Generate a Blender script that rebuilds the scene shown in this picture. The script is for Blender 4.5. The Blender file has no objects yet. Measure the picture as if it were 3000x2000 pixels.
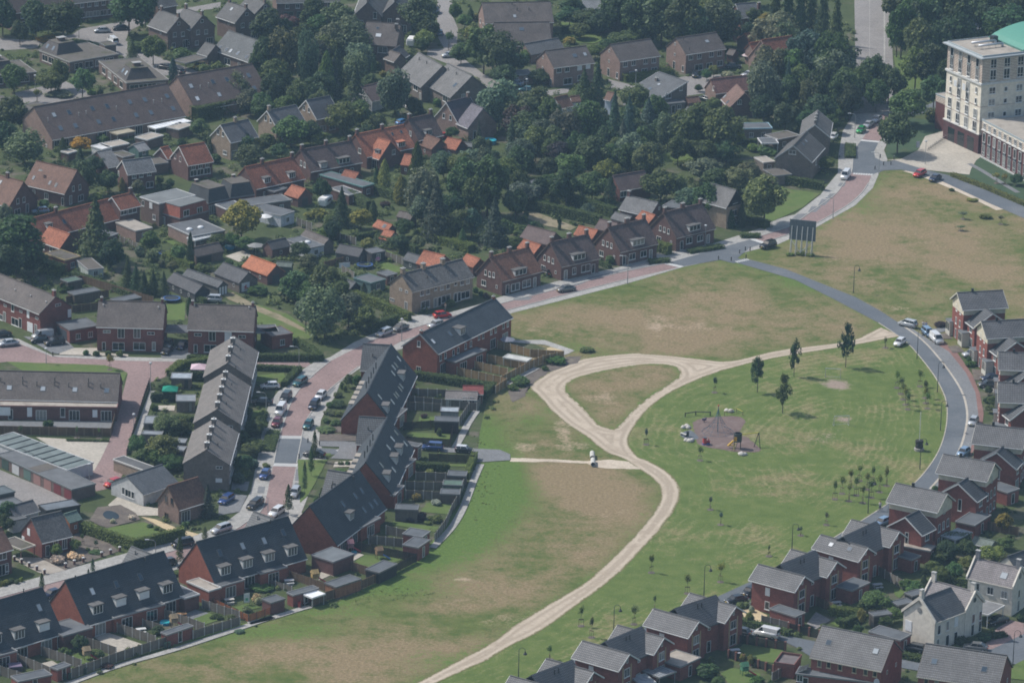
import bpy,math,random
import numpy as np
from mathutils import Vector,Matrix,geometry,noise as mnoise
random.seed(7); np.random.seed(7)
SC = bpy.context.scene
COL = SC.collection
R = math.radians
# ---------------------------------------------------------------- camera
# surveyed view: flat ground at z = 0, camera 308 m up, 948 m south of the origin, 162 mm lens
PITCH,ROLL,HC,FPX = R(18.0),0.0215,308.0,13500.0
CAM = Vector((0.0,-HC/math.tan(PITCH),HC))
_F = Vector((0,math.cos(PITCH),-math.sin(PITCH)))
_R0 = Vector((1,0,0)); _U0 = Vector((0,math.sin(PITCH),math.cos(PITCH)))
_RX = _R0*math.cos(ROLL) + _U0*math.sin(ROLL)
_UX = _U0*math.cos(ROLL) - _R0*math.sin(ROLL)
cd = bpy.data.cameras.new('camera'); cam = bpy.data.objects.new('camera',cd); COL.objects.link(cam)
cd.sensor_width = 36; cd.lens = 36*FPX/3000; cd.clip_start = 5; cd.clip_end = 9000
cam.matrix_world = Matrix(((_RX.x,_UX.x,-_F.x,CAM.x),(_RX.y,_UX.y,-_F.y,CAM.y),(_RX.z,_UX.z,-_F.z,CAM.z),(0,0,0,1)))
SC.camera = cam
# ---------------------------------------------------------------- sky and sun
SUN_EL = R(50.0); HAZE = 0.00009
SUN_DIR = Vector((-0.93*math.cos(SUN_EL),0.367*math.cos(SUN_EL),math.sin(SUN_EL)))   # towards the sun
w = bpy.data.worlds.new('World'); SC.world = w; w.use_nodes = True
nt = w.node_tree; nt.nodes.clear()
sky = nt.nodes.new('ShaderNodeTexSky'); sky.sky_type = 'NISHITA'; sky.sun_disc = False
sky.sun_elevation = SUN_EL; sky.sun_rotation = math.atan2(SUN_DIR.x,SUN_DIR.y)
sky.air_density = 1.2; sky.dust_density = 2.0
bg = nt.nodes.new('ShaderNodeBackground'); bg.inputs[1].default_value = 0.125
wo = nt.nodes.new('ShaderNodeOutputWorld')
nt.links.new(sky.outputs[0],bg.inputs[0]); nt.links.new(bg.outputs[0],wo.inputs[0])
sl = bpy.data.lights.new('sun','SUN'); sl.energy = 3.9; sl.angle = R(0.55); sl.color = (1.0,0.965,0.915)
sun = bpy.data.objects.new('sun',sl); COL.objects.link(sun)
sun.rotation_euler = SUN_DIR.to_track_quat('Z','Y').to_euler()
sun.location = (-300,100,400)
vs = SC.view_settings; vs.view_transform = 'Standard'; vs.look = 'None'; vs.exposure = 0.10; vs.gamma = 1.0; vs.use_curve_mapping = False
SC.cycles.use_denoising = True
SC.cycles.max_bounces = 6; SC.cycles.diffuse_bounces = 2; SC.cycles.glossy_bounces = 2; SC.cycles.transparent_max_bounces = 8
SC.cycles.volume_bounces = 0; SC.cycles.filter_width = 1.8
SC.cycles.use_adaptive_sampling = False
# ---------------------------------------------------------------- survey helpers
TX = (0,750,1500,2200); TY = (0,500,1000,1500)
def pt(k,x,y):
 return (TX[k//10] + x*800/2352,TY[k % 10] + y*800/2352)
def ray(p):
 return (_F*FPX + _RX*(p[0]-1500) - _UX*(p[1]-1000)).normalized()
def U(p,z=0.0):                       # survey mark -> point at height z
 d = ray(p); s = (z-CAM.z)/d.z
 return CAM + d*s
def proj(P):
 v = Vector(P)-CAM; c = v.dot(_F)
 return (1500+FPX*v.dot(_RX)/c,1000-FPX*v.dot(_UX)/c)
def solve_z(P,ypx):
 a,b = 0.0,60.0
 for _ in range(30):
  m = (a+b)/2
  if proj((P[0],P[1],m))[1] > ypx: a = m
  else: b = m
 return (a+b)/2
def scale_at(y):                        # survey units per metre
 return 0.951*(y+3386)/HC
# ---------------------------------------------------------------- objects
def tag(o,label=None,cat=None,group=None,kind=None):
 if label: o['label'] = label
 if cat: o['category'] = cat
 if group: o['group'] = group
 if kind: o['kind'] = kind
 return o
def empty(name,loc,label=None,cat=None,group=None,rz=0.0):
 o = bpy.data.objects.new(name,None); COL.objects.link(o)
 o.location = loc; o.rotation_euler = (0,0,rz); o.empty_display_size = 0.5
 return tag(o,label,cat,group)
def link(name,me,mat=None,parent=None,col=None,loc=None,rz=None,scale=None):
 o = bpy.data.objects.new(name,me); COL.objects.link(o)
 if parent is not None: o.parent = parent
 if col is not None: o.color = (*col,1.0)
 if loc is not None: o.location = loc
 if rz is not None: o.rotation_euler = (0,0,rz)
 if scale is not None: o.scale = scale
 return o
class MB:
 """collects boxes, prisms and quads and links them as ONE mesh object"""
 def __init__(s): s.v = []; s.f = []; s.m = []
 def add(s,vs,fs,mi=0):
  b = len(s.v); s.v += [tuple(p) for p in vs]
  for f in fs: s.f.append(tuple(i+b for i in f)); s.m.append(mi)
  return s
 def box(s,c,d,ax=(1,0),mi=0,tz=None):
  """c: centre of the base, d: (along, across, up); ax: unit direction of 'along'; tz scales the top"""
  ux,uy = ax; hx,hy = d[0]/2,d[1]/2; t = tz or 1.0
  vs = []
  for z,k in ((0,1.0),(d[2],t)):
   for a,b in ((-hx,-hy),(hx,-hy),(hx,hy),(-hx,hy)):
    a *= k; b *= k
    vs.append((c[0]+a*ux-b*uy,c[1]+a*uy+b*ux,c[2]+z))
  return s.add(vs,[(0,3,2,1),(4,5,6,7),(0,1,5,4),(1,2,6,5),(2,3,7,6),(3,0,4,7)],mi)
 def bar(s,a,b,r,n=5,mi=0,r2=None):
  a = Vector(a); b = Vector(b); d = (b-a).normalized()
  t = d.cross(Vector((0,0,1)) if abs(d.z) < .9 else Vector((1,0,0))).normalized(); u = d.cross(t)
  r2 = r if r2 is None else r2
  vs = [a+(t*math.cos(2*math.pi*i/n)+u*math.sin(2*math.pi*i/n))*r for i in range(n)]
  vs += [b+(t*math.cos(2*math.pi*i/n)+u*math.sin(2*math.pi*i/n))*r2 for i in range(n)]
  fs = [(i,(i+1) % n,n+(i+1) % n,n+i) for i in range(n)] + [tuple(range(n))[::-1],tuple(range(n,2*n))]
  return s.add(vs,fs,mi)
 def lathe(s,c,prof,n=12,mi=0):
  vs = []; fs = []
  for r,z in prof:
   for i in range(n):
    a = 2*math.pi*i/n; vs.append((c[0]+r*math.cos(a),c[1]+r*math.sin(a),c[2]+z))
  for j in range(len(prof)-1):
   for i in range(n): fs.append((j*n+i,j*n+(i+1) % n,(j+1)*n+(i+1) % n,(j+1)*n+i))
  fs.append(tuple(range(n))[::-1]); fs.append(tuple(range((len(prof)-1)*n,len(prof)*n)))
  return s.add(vs,fs,mi)
 def mesh(s,name,mats,smooth=False,uv=True):
  me = bpy.data.meshes.new(name); me.from_pydata(s.v,[],s.f); 
  for m in (mats if isinstance(mats,(list,tuple)) else [mats]): me.materials.append(M[m])
  if any(s.m): me.polygons.foreach_set('material_index',s.m)
  if smooth: me.polygons.foreach_set('use_smooth',[True]*len(s.f))
  me.update()
  if uv: auto_uv(me)
  return me
 def build(s,name,mats,parent=None,col=None,smooth=False,**k):
  return link(name,s.mesh(name,mats,smooth),None,parent,col,**k)
def auto_uv(me):
 uvl = me.uv_layers.new(name='UVMap'); out = np.zeros(len(me.loops)*2)
 vs = me.vertices
 for p in me.polygons:
  n = p.normal
  if abs(n.z) > 0.985: t = Vector((1,0,0)); b = Vector((0,1,0))
  else:
   t = Vector((-n.y,n.x,0)).normalized(); b = n.cross(t)
  for li in p.loop_indices:
   c = vs[me.loops[li].vertex_index].co
   out[2*li] = c.dot(t); out[2*li+1] = c.dot(b)
 uvl.data.foreach_set('uv',out)
def inside(x,y,poly):
 c = False; n = len(poly); j = n-1
 for i in range(n):
  xi,yi = poly[i][0],poly[i][1]; xj,yj = poly[j][0],poly[j][1]
  if (yi > y) != (yj > y) and x < (xj-xi)*(y-yi)/(yj-yi)+xi: c = not c
  j = i
 return c
# ---------------------------------------------------------------- materials
M = {}
def nm(name,rough=0.8,spec=0.3):
 m = bpy.data.materials.new(name); m.use_nodes = True; M[name] = m
 nt = m.node_tree; b = nt.nodes['Principled BSDF']
 b.inputs['Roughness'].default_value = rough; b.inputs['Specular IOR Level'].default_value = spec
 return nt,b
def nd(nt,t,ins=None,**kw):
 n = nt.nodes.new('ShaderNode'+t)
 for k,v in kw.items(): setattr(n,k,v)
 for k,v in (ins or {}).items():
  if isinstance(v,bpy.types.NodeSocket): nt.links.new(v,n.inputs[k])
  else: n.inputs[k].default_value = v
 return n
def noise_(nt,vec,scale,detail=3,rough=0.55):
 return nd(nt,'TexNoise',{'Vector': vec,'Scale': scale,'Detail': detail,'Roughness': rough})
def ramp(nt,fac,stops,interp='LINEAR'):
 r = nd(nt,'ValToRGB',{'Fac': fac}); e = r.color_ramp.elements; r.color_ramp.interpolation = interp
 while len(e) > 1: e.remove(e[-1])
 e[0].position = stops[0][0]; e[0].color = (*stops[0][1],1) if not isinstance(stops[0][1],float) else (stops[0][1],)*3+(1,)
 for p,c in stops[1:]:
  x = e.new(p); x.color = (*c,1) if not isinstance(c,float) else (c,c,c,1)
 return r.outputs[0]
def mix(nt,f,a,b,mode='MIX'):
 n = nd(nt,'Mix',data_type='RGBA',blend_type=mode)
 for i,v in ((0,f),(6,a),(7,b)):
  if isinstance(v,bpy.types.NodeSocket): nt.links.new(v,n.inputs[i])
  else: n.inputs[i].default_value = v if i == 0 else ((*v,1) if len(v) == 3 else v)
 return n.outputs[2]
def math_(nt,op,a,b=0.0,clamp=False):
 n = nd(nt,'Math',{0: a,1: b},operation=op); n.use_clamp = clamp
 return n.outputs[0]
def bump(nt,b,h,strength=0.3,dist=0.05):
 n = nd(nt,'Bump',{'Strength': strength,'Distance': dist,'Height': h}); nt.links.new(n.outputs[0],b.inputs['Normal'])
def setc(nt,b,c): nt.links.new(c,b.inputs['Base Color'])
def objcol(nt): return nd(nt,'ObjectInfo').outputs['Color']
def obc(nt): return nd(nt,'TexCoord').outputs['Object']
def wpos(nt): return nd(nt,'NewGeometry').outputs['Position']
def uvc(nt): return nd(nt,'TexCoord').outputs['UV']
# plain painted / coloured: colour from the object
def m_paint(name,rough,spec,var=0.12,sc=1.5,metal=0.0,coat=0.0):
 nt,b = nm(name,rough,spec)
 n = noise_(nt,wpos(nt),sc,4)
 setc(nt,b,mix(nt,1.0,objcol(nt),ramp(nt,n.outputs[0],[(0.25,1.0-var),(0.75,1.0+var*0.6)]),'MULTIPLY'))
 b.inputs['Metallic'].default_value = metal; b.inputs['Coat Weight'].default_value = coat
m_paint('paint',0.55,0.4,0.10)
m_paint('carpaint',0.28,0.5,0.03,3.0,0.25,0.6)
m_paint('concrete',0.9,0.2,0.22,1.2)
m_paint('plastic',0.4,0.5,0.05)
m_paint('cloth',0.95,0.1,0.12,6.0)
m_paint('metal',0.45,0.5,0.10,2.0,0.6)
m_paint('flatroof',0.85,0.3,0.30,0.45)
m_paint('concrete_k',0.9,0.2,0.1)
m_paint('rubber',0.8,0.3,0.05)
# glass panes: dark rooms and curtains behind a reflecting pane
nt,b = nm('glass',0.06,0.6)
oi = nd(nt,'ObjectInfo')
setc(nt,b,ramp(nt,oi.outputs['Random'],[(0.0,(0.012,0.016,0.02)),(0.55,(0.03,0.035,0.04)),(0.62,(0.10,0.10,0.10)),(0.8,(0.22,0.22,0.21)),(1.0,(0.35,0.35,0.34))],'CONSTANT'))
nt,b = nm('skyglass',0.05,0.9)
oi = nd(nt,'ObjectInfo')
setc(nt,b,ramp(nt,oi.outputs['Random'],[(0.0,(0.03,0.05,0.07)),(0.35,(0.10,0.13,0.16)),(0.65,(0.35,0.38,0.40)),(0.9,(0.6,0.62,0.63))],'CONSTANT'))
nt,b = nm('carglass',0.05,0.8)
b.inputs['Base Color'].default_value = (0.012,0.015,0.018,1)
nt,b = nm('clearroof',0.25,0.6)
n = noise_(nt,wpos(nt),1.2,3)
setc(nt,b,ramp(nt,n.outputs[0],[(0.3,(0.22,0.25,0.27)),(0.7,(0.42,0.45,0.47))]))
# brick: courses of single bricks in the object's colour
nt,b = nm('brick',0.9,0.15)
uv = uvc(nt); oc = objcol(nt)
bt = nd(nt,'TexBrick',{'Vector': uv,'Color1': (0.78,0.78,0.78,1),'Color2': (1.18,1.12,1.1,1),'Mortar': (1.15,1.2,1.25,1),'Scale': 1.0,
 'Mortar Size': 0.006,'Brick Width': 0.22,'Row Height': 0.065,'Bias': 0.0})
n = noise_(nt,wpos(nt),0.8,4)
c = mix(nt,1.0,oc,bt.outputs[0],'MULTIPLY')
n2 = noise_(nt,wpos(nt),3.5,5)
setc(nt,b,mix(nt,1.0,mix(nt,1.0,c,ramp(nt,n.outputs[0],[(0.25,0.8),(0.75,1.16)]),'MULTIPLY'),ramp(nt,n2.outputs[0],[(0.3,0.86),(0.7,1.12)]),'MULTIPLY'))
bump(nt,b,bt.outputs[1],0.4,-0.01)
# roof tiles: courses with rounded pans, weathering and lichen
def m_tile(name,wt,ht,moss,dark,rough=0.75,contrast=0.2,gap=0.04):
 nt,b = nm(name,rough,0.35)
 uv = uvc(nt); oc = objcol(nt)
 bt = nd(nt,'TexBrick',{'Vector': uv,'Color1': (1-contrast,1-contrast,1-contrast,1),'Color2': (1+contrast,1+contrast,1+contrast,1),'Mortar': (dark,dark,dark,1),
  'Scale': 1.0,'Mortar Size': gap,'Mortar Smooth': 0.3,'Brick Width': wt,'Row Height': ht})
 bt.offset = 0.0
 c = mix(nt,1.0,oc,bt.outputs[0],'MULTIPLY')
 n1 = noise_(nt,wpos(nt),0.35,5,0.6); n2 = noise_(nt,wpos(nt),2.2,4)
 c = mix(nt,1.0,c,ramp(nt,n1.outputs[0],[(0.3,0.78),(0.7,1.18)]),'MULTIPLY')
 mo = math_(nt,'MULTIPLY',ramp(nt,n2.outputs[0],[(0.55,0.0),(0.75,1.0)]),moss)
 setc(nt,b,mix(nt,mo,c,(0.055,0.055,0.04)))
 sx = nd(nt,'SeparateXYZ',{0: uv})
 wx = math_(nt,'SINE',math_(nt,'MULTIPLY',sx.outputs[0],2*math.pi/wt))
 wy = math_(nt,'FRACT',math_(nt,'DIVIDE',sx.outputs[1],ht))
 bump(nt,b,math_(nt,'ADD',math_(nt,'MULTIPLY',wx,0.35),math_(nt,'MULTIPLY',wy,-0.7)),0.7,0.05)
m_tile('tile',0.30,0.36,0.35,0.55)
m_tile('oldtile',0.26,0.30,0.6,0.5,0.85,0.34)
m_tile('newtile',0.34,0.40,0.15,0.40,0.65,0.16)
m_tile('pantile',0.36,0.46,0.05,0.36,0.55,0.14,0.065)
# asphalt / paving / ground
def m_ground(name,c1,c2,sc,c3=None,fine=9.0,rough=0.95,bstr=0.25,bscale=6.0):
 nt,b = nm(name,rough,0.15)
 p = wpos(nt)
 n1 = noise_(nt,p,sc,5,0.6); n2 = noise_(nt,p,fine,4,0.65)
 c = ramp(nt,n1.outputs[0],[(0.3,c1),(0.7,c2)])
 if c3:
  n3 = noise_(nt,p,sc*0.6,4,0.7)
  c = mix(nt,ramp(nt,n3.outputs[0],[(0.52,0.0),(0.68,1.0)]),c,c3)
 setc(nt,b,mix(nt,1.0,c,ramp(nt,n2.outputs[0],[(0.25,0.78),(0.75,1.2)]),'MULTIPLY'))
 bump(nt,b,n2.outputs[0],bstr,0.08)
 return nt,b
m_ground('asphalt',(0.105,0.118,0.132),(0.135,0.148,0.162),0.10,(0.155,0.165,0.175),3.0)
m_ground('pathsand',(0.46,0.39,0.305),(0.56,0.485,0.39),0.25,(0.38,0.315,0.24),2.2)
m_ground('dirt',(0.19,0.165,0.105),(0.28,0.235,0.16),0.4,(0.12,0.13,0.055),3.0)
m_ground('sand',(0.45,0.36,0.22),(0.52,0.42,0.27),0.5,None,3.0)
m_ground('soil',(0.10,0.085,0.075),(0.16,0.135,0.115),0.5,(0.19,0.165,0.13),4.0)
m_ground('bark',(0.135,0.095,0.085),(0.19,0.14,0.125),0.6,(0.21,0.165,0.15),5.0)
m_ground('gravel',(0.30,0.27,0.23),(0.40,0.36,0.31),0.5,(0.24,0.21,0.18),7.0)
m_ground('mossroof',(0.105,0.095,0.085),(0.14,0.125,0.108),0.4,(0.07,0.075,0.035),3.0)
m_ground('lawn',(0.085,0.128,0.036),(0.112,0.155,0.046),0.35,(0.125,0.14,0.058),4.0)
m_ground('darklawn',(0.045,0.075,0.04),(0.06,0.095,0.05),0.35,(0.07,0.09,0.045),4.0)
m_ground('garden',(0.045,0.062,0.024),(0.075,0.095,0.036),0.16,(0.14,0.12,0.095),1.6)
# small pavers: joints as fine relief
def m_paver(name,c1,c2,joint,bw,bh,rot=0.0):
 nt,b = nm(name,0.92,0.15)
 p = wpos(nt)
 mp = nd(nt,'Mapping',{'Vector': p}); mp.inputs['Rotation'].default_value = (0,0,rot)
 bt = nd(nt,'TexBrick',{'Vector': mp.outputs[0],'Color1': (*c1,1),'Color2': (*c2,1),'Mortar': (*joint,1),'Scale': 1.0,'Mortar Size': 0.012,'Brick Width': bw,'Row Height': bh})
 n1 = noise_(nt,p,0.12,5,0.65); n2 = noise_(nt,p,1.7,4)
 c = mix(nt,1.0,bt.outputs[0],ramp(nt,n1.outputs[0],[(0.25,0.84),(0.75,1.14)]),'MULTIPLY')
 setc(nt,b,mix(nt,1.0,c,ramp(nt,n2.outputs[0],[(0.25,0.85),(0.75,1.12)]),'MULTIPLY'))
m_paver('clay',(0.235,0.165,0.155),(0.32,0.225,0.21),(0.17,0.14,0.13),0.4,0.2,0.3)
m_paver('slab',(0.31,0.30,0.28),(0.39,0.38,0.355),(0.19,0.185,0.175),0.6,0.6,0.25)
m_paver('greypaver',(0.17,0.175,0.18),(0.22,0.225,0.23),(0.12,0.12,0.12),0.4,0.2,0.25)
m_paver('oldpaver',(0.22,0.205,0.195),(0.29,0.27,0.255),(0.15,0.145,0.14),0.4,0.2,0.1)
m_paver('palepaver',(0.385,0.35,0.295),(0.46,0.42,0.355),(0.30,0.28,0.25),0.5,0.5,0.1)
m_paver('redpaver',(0.20,0.115,0.10),(0.25,0.145,0.125),(0.16,0.1,0.09),0.4,0.2,0.4)
# meadow: dryness, lushness and bare sand stored on the mesh; grass tufts from noise
def m_meadow(name,mow):
 nt,b = nm(name,0.95,0.1)
 p = wpos(nt)
 at = lambda n: nd(nt,'Attribute',attribute_name=n).outputs['Fac']
 big = noise_(nt,p,0.045,6,0.62); mid = noise_(nt,p,0.28,5,0.65); fin = noise_(nt,p,1.6,4,0.7)
 if mow:
  g = ramp(nt,mid.outputs[0],[(0.3,(0.080,0.120,0.030)),(0.55,(0.112,0.150,0.042)),(0.75,(0.148,0.168,0.056))])
 else:
  g = ramp(nt,mid.outputs[0],[(0.3,(0.070,0.104,0.026)),(0.5,(0.105,0.126,0.038)),(0.72,(0.150,0.140,0.056))])
 dryc = ramp(nt,fin.outputs[0],[(0.25,(0.150,0.118,0.062)),(0.5,(0.225,0.172,0.098)),(0.75,(0.33,0.252,0.158))])
 d = math_(nt,'ADD',at('dry'),math_(nt,'MULTIPLY',math_(nt,'SUBTRACT',big.outputs[0],0.5),2.6))
 d = math_(nt,'ADD',d,math_(nt,'MULTIPLY',math_(nt,'SUBTRACT',mid.outputs[0],0.5),1.3))
 d = math_(nt,'ADD',d,math_(nt,'MULTIPLY',math_(nt,'SUBTRACT',fin.outputs[0],0.5),0.7))
 c = mix(nt,ramp(nt,d,[(0.20,0.0),(0.86,1.0)]),g,dryc)
 lush = math_(nt,'ADD',at('lush'),math_(nt,'MULTIPLY',math_(nt,'SUBTRACT',math_(nt,'ADD',fin.outputs[0],mid.outputs[0]),1.0),1.3))
 lc = ramp(nt,fin.outputs[0],[(0.3,(0.066,0.116,0.026)),(0.7,(0.128,0.186,0.046))])
 c = mix(nt,ramp(nt,lush,[(0.25,0.0),(0.65,1.0)]),c,lc)
 if mow:   # swaths of cut hay left by the mower: a distance field stored on the mesh gives the rows
  wob = noise_(nt,p,0.09,3,0.6)
  wv = math_(nt,'ADD',at('row'),math_(nt,'MULTIPLY',math_(nt,'SUBTRACT',wob.outputs[0],0.5),6.0))
  st = math_(nt,'MULTIPLY',math_(nt,'SINE',math_(nt,'MULTIPLY',wv,2*math.pi/2.2)),0.85)
  st = math_(nt,'ADD',st,math_(nt,'MULTIPLY',math_(nt,'SUBTRACT',fin.outputs[0],0.5),4.6))
  st = math_(nt,'ADD',st,math_(nt,'MULTIPLY',math_(nt,'SUBTRACT',big.outputs[0],0.5),5.5))
  c = mix(nt,math_(nt,'MULTIPLY',ramp(nt,math_(nt,'MULTIPLY',st,0.4),[(0.20,0.0),(0.90,1.0)]),0.62),c,(0.29,0.262,0.13))
 bare = math_(nt,'ADD',at('bare'),math_(nt,'MULTIPLY',math_(nt,'SUBTRACT',mid.outputs[0],0.5),1.4))
 bare = math_(nt,'ADD',bare,math_(nt,'MULTIPLY',math_(nt,'SUBTRACT',fin.outputs[0],0.5),1.0))
 bc = ramp(nt,fin.outputs[0],[(0.3,(0.24,0.19,0.15)),(0.7,(0.33,0.262,0.21))] if mow else [(0.3,(0.33,0.255,0.178)),(0.7,(0.43,0.335,0.24))])
 c = mix(nt,ramp(nt,bare,[(0.32,0.0),(0.8,1.0)]),c,bc)
 sp = noise_(nt,p,4.0,3,0.7)
 setc(nt,b,mix(nt,1.0,c,ramp(nt,sp.outputs[0],[(0.3,0.82),(0.7,1.16)]),'MULTIPLY'))
 bump(nt,b,fin.outputs[0],0.45,0.25)
m_meadow('meadow',False); m_meadow('mown',True)
# sandy track: wheel ruts, damp patches, grass creeping in from the borders
nt,b = nm('track',0.95,0.1); p = wpos(nt); ed = nd(nt,'Attribute',attribute_name='edge').outputs['Fac']
n1 = noise_(nt,p,.22,5,.65); n2 = noise_(nt,p,1.8,4,.65); n3 = noise_(nt,p,.05,3,.6)
c = ramp(nt,n1.outputs[0],[(0.25,(0.34,0.28,0.212)),(0.5,(0.455,0.382,0.298)),(0.75,(0.54,0.462,0.368))])
rut = math_(nt,'SINE',math_(nt,'MULTIPLY',math_(nt,'ADD',ed,math_(nt,'MULTIPLY',n3.outputs[0],1.5)),3.4))
c = mix(nt,math_(nt,'MULTIPLY',ramp(nt,math_(nt,'ADD',math_(nt,'MULTIPLY',rut,.3),n1.outputs[0]),[(0.42,0.0),(0.8,1.0)]),0.6),c,(0.29,0.24,0.18))
c = mix(nt,1.0,c,ramp(nt,n2.outputs[0],[(0.25,0.84),(0.75,1.12)]),'MULTIPLY')
g = math_(nt,'SUBTRACT',math_(nt,'ADD',math_(nt,'MULTIPLY',n2.outputs[0],.9),math_(nt,'MULTIPLY',n1.outputs[0],.9)),math_(nt,'MULTIPLY',ed,.85))
setc(nt,b,mix(nt,ramp(nt,g,[(0.42,0.0),(0.75,1.0)]),c,(0.14,0.135,0.058))); bump(nt,b,n2.outputs[0],.4,.1)
# foliage in the object's colour, each leaf a little different
def m_leaf(name,trans=0.38):
 nt,b = nm(name,0.6,0.25)
 g = nd(nt,'NewGeometry'); oc = objcol(nt)
 c = mix(nt,1.0,oc,ramp(nt,g.outputs['Random Per Island'],[(0.0,(0.55,0.6,0.55)),(0.5,(1.0,1.0,1.0)),(1.0,(1.9,1.7,1.3))]),'MULTIPLY')
 setc(nt,b,c)
 tr = nd(nt,'BsdfTranslucent',{'Color': c}); ms = nd(nt,'MixShader',{0: trans,1: b.outputs[0],2: tr.outputs[0]})
 nt.links.new(ms.outputs[0],nt.nodes['Material Output'].inputs['Surface'])
m_leaf('leaf')
nt,b = nm('trunkbark',0.95,0.1)
n = noise_(nt,obc(nt),12.0,4); setc(nt,b,ramp(nt,n.outputs[0],[(0.3,(0.06,0.05,0.042)),(0.7,(0.13,0.11,0.095))]))
# weathered boards: vertical grain in the object's colour
nt,b = nm('wood',0.85,0.15)
uv = uvc(nt)
bt = nd(nt,'TexBrick',{'Vector': uv,'Color1': (0.8,0.8,0.8,1),'Color2': (1.15,1.12,1.08,1),'Mortar': (0.45,0.45,0.45,1),'Scale': 1.0,'Mortar Size': 0.012,'Brick Width': 0.15,'Row Height': 4.0})
n = noise_(nt,wpos(nt),1.3,4)
setc(nt,b,mix(nt,1.0,mix(nt,1.0,objcol(nt),bt.outputs[0],'MULTIPLY'),ramp(nt,n.outputs[0],[(0.3,0.85),(0.7,1.15)]),'MULTIPLY'))
nt,b = nm('water',0.12,0.25)
setc(nt,b,objcol(nt))
# skin of posters and screens
# ---------------------------------------------------------------- the setting: ground, fields, roads, paths
def struct(o,label=None): return tag(o,label,kind='structure')
def ground_pts(px,k=None):
 return [U(pt(k,*p) if k is not None else p) for p in px]
def smooth_line(P,it=2,closed=False):
 P = [Vector((p[0],p[1])) for p in P]
 for _ in range(it):
  Q = []; n = len(P)
  rng = range(n if closed else n-1)
  if not closed: Q.append(P[0])
  for i in rng:
   a,b = P[i],P[(i+1) % n]
   Q += [a*0.75+b*0.25,a*0.25+b*0.75]
  if not closed: Q.append(P[-1])
  P = Q
 return P
def resample(P,step,jit=0.0,closed=True):
 out = []; n = len(P)
 for i in range(n if closed else n-1):
  a = Vector(P[i][:2]); b = Vector(P[(i+1) % n][:2]); L = (b-a).length; k = max(1,int(L/step))
  for j in range(k):
   p = a.lerp(b,j/k)
   if jit: p = p+Vector((mnoise.noise((p.x*0.9,p.y*0.9,3.1)),mnoise.noise((p.x*0.9,p.y*0.9,8.7))))*jit+Vector((mnoise.noise((p.x*.25,p.y*.25,5.1)),mnoise.noise((p.x*.25,p.y*.25,1.7))))*jit
   out.append(p)
 return out
def ccw(P):
 a = sum(P[i][0]*P[(i+1) % len(P)][1]-P[(i+1) % len(P)][0]*P[i][1] for i in range(len(P)))
 return P if a > 0 else P[::-1]
SHEETS = []; ZN = [0]
def sheet(name,px,mat,z,k=None,jit=0.0,smooth=0,world=None,label=None,kind='structure'):
 P = world if world is not None else ground_pts(px,k)
 P = [Vector((p[0],p[1])) for p in P]
 if smooth: P = smooth_line(P,smooth,True)
 if jit: P = resample(P,0.8,jit)
 P = ccw(P); SHEETS.append((P,min(p.x for p in P),max(p.x for p in P),min(p.y for p in P),max(p.y for p in P)))
 me = bpy.data.meshes.new(name)
 me.from_pydata([(p.x,p.y,z) for p in P],[],[tuple(range(len(P)))])
 me.materials.append(M[mat]); me.update()
 o = link(name,me); struct(o,label); o['kind'] = kind
 return o
def strip(name,px,width,mat,z,k=None,h=0.0,smooth=2,label=None,off=0.0,world=None):
 """a ribbon (or a low kerb when h > 0) along a line"""
 P = world if world is not None else ground_pts(px,k)
 P = smooth_line(P,smooth) if smooth else [Vector((p[0],p[1])) for p in P]
 L,Rr = [],[]
 for i,p in enumerate(P):
  d = (P[min(i+1,len(P)-1)]-P[max(i-1,0)]).normalized(); n = Vector((-d.y,d.x))
  L.append(p+n*(off+width/2)); Rr.append(p+n*(off-width/2))
 n = len(P); vs = []; fs = []
 if h <= 0:
  vs = [(p.x,p.y,z) for p in Rr]+[(p.x,p.y,z) for p in L]
  fs = [(i,i+1,n+i+1,n+i) for i in range(n-1)]
 else:
  for zz in (z,z+h): vs += [(p.x,p.y,zz) for p in Rr]+[(p.x,p.y,zz) for p in L]
  for i in range(n-1):
   fs += [(2*n+i,2*n+i+1,3*n+i+1,3*n+i),(i,i+1,2*n+i+1,2*n+i),(n+i+1,n+i,3*n+i,3*n+i+1)]
  fs += [(0,2*n,3*n,n),(n-1,2*n-1,4*n-1,3*n-1)]
 me = bpy.data.meshes.new(name); me.from_pydata(vs,[],fs); me.materials.append(M[mat]); me.update()
 o = link(name,me); struct(o,label); return o
def seg_dist(X,Y,line):
 d = np.full(X.shape,1e9)
 for i in range(len(line)-1):
  ax,ay = line[i][0],line[i][1]; bx,by = line[i+1][0],line[i+1][1]
  l2 = (bx-ax)**2+(by-ay)**2+1e-9
  t = np.clip(((X-ax)*(bx-ax)+(Y-ay)*(by-ay))/l2,0,1)
  d = np.minimum(d,np.hypot(X-ax-t*(bx-ax),Y-ay-t*(by-ay)))
 return d
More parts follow.
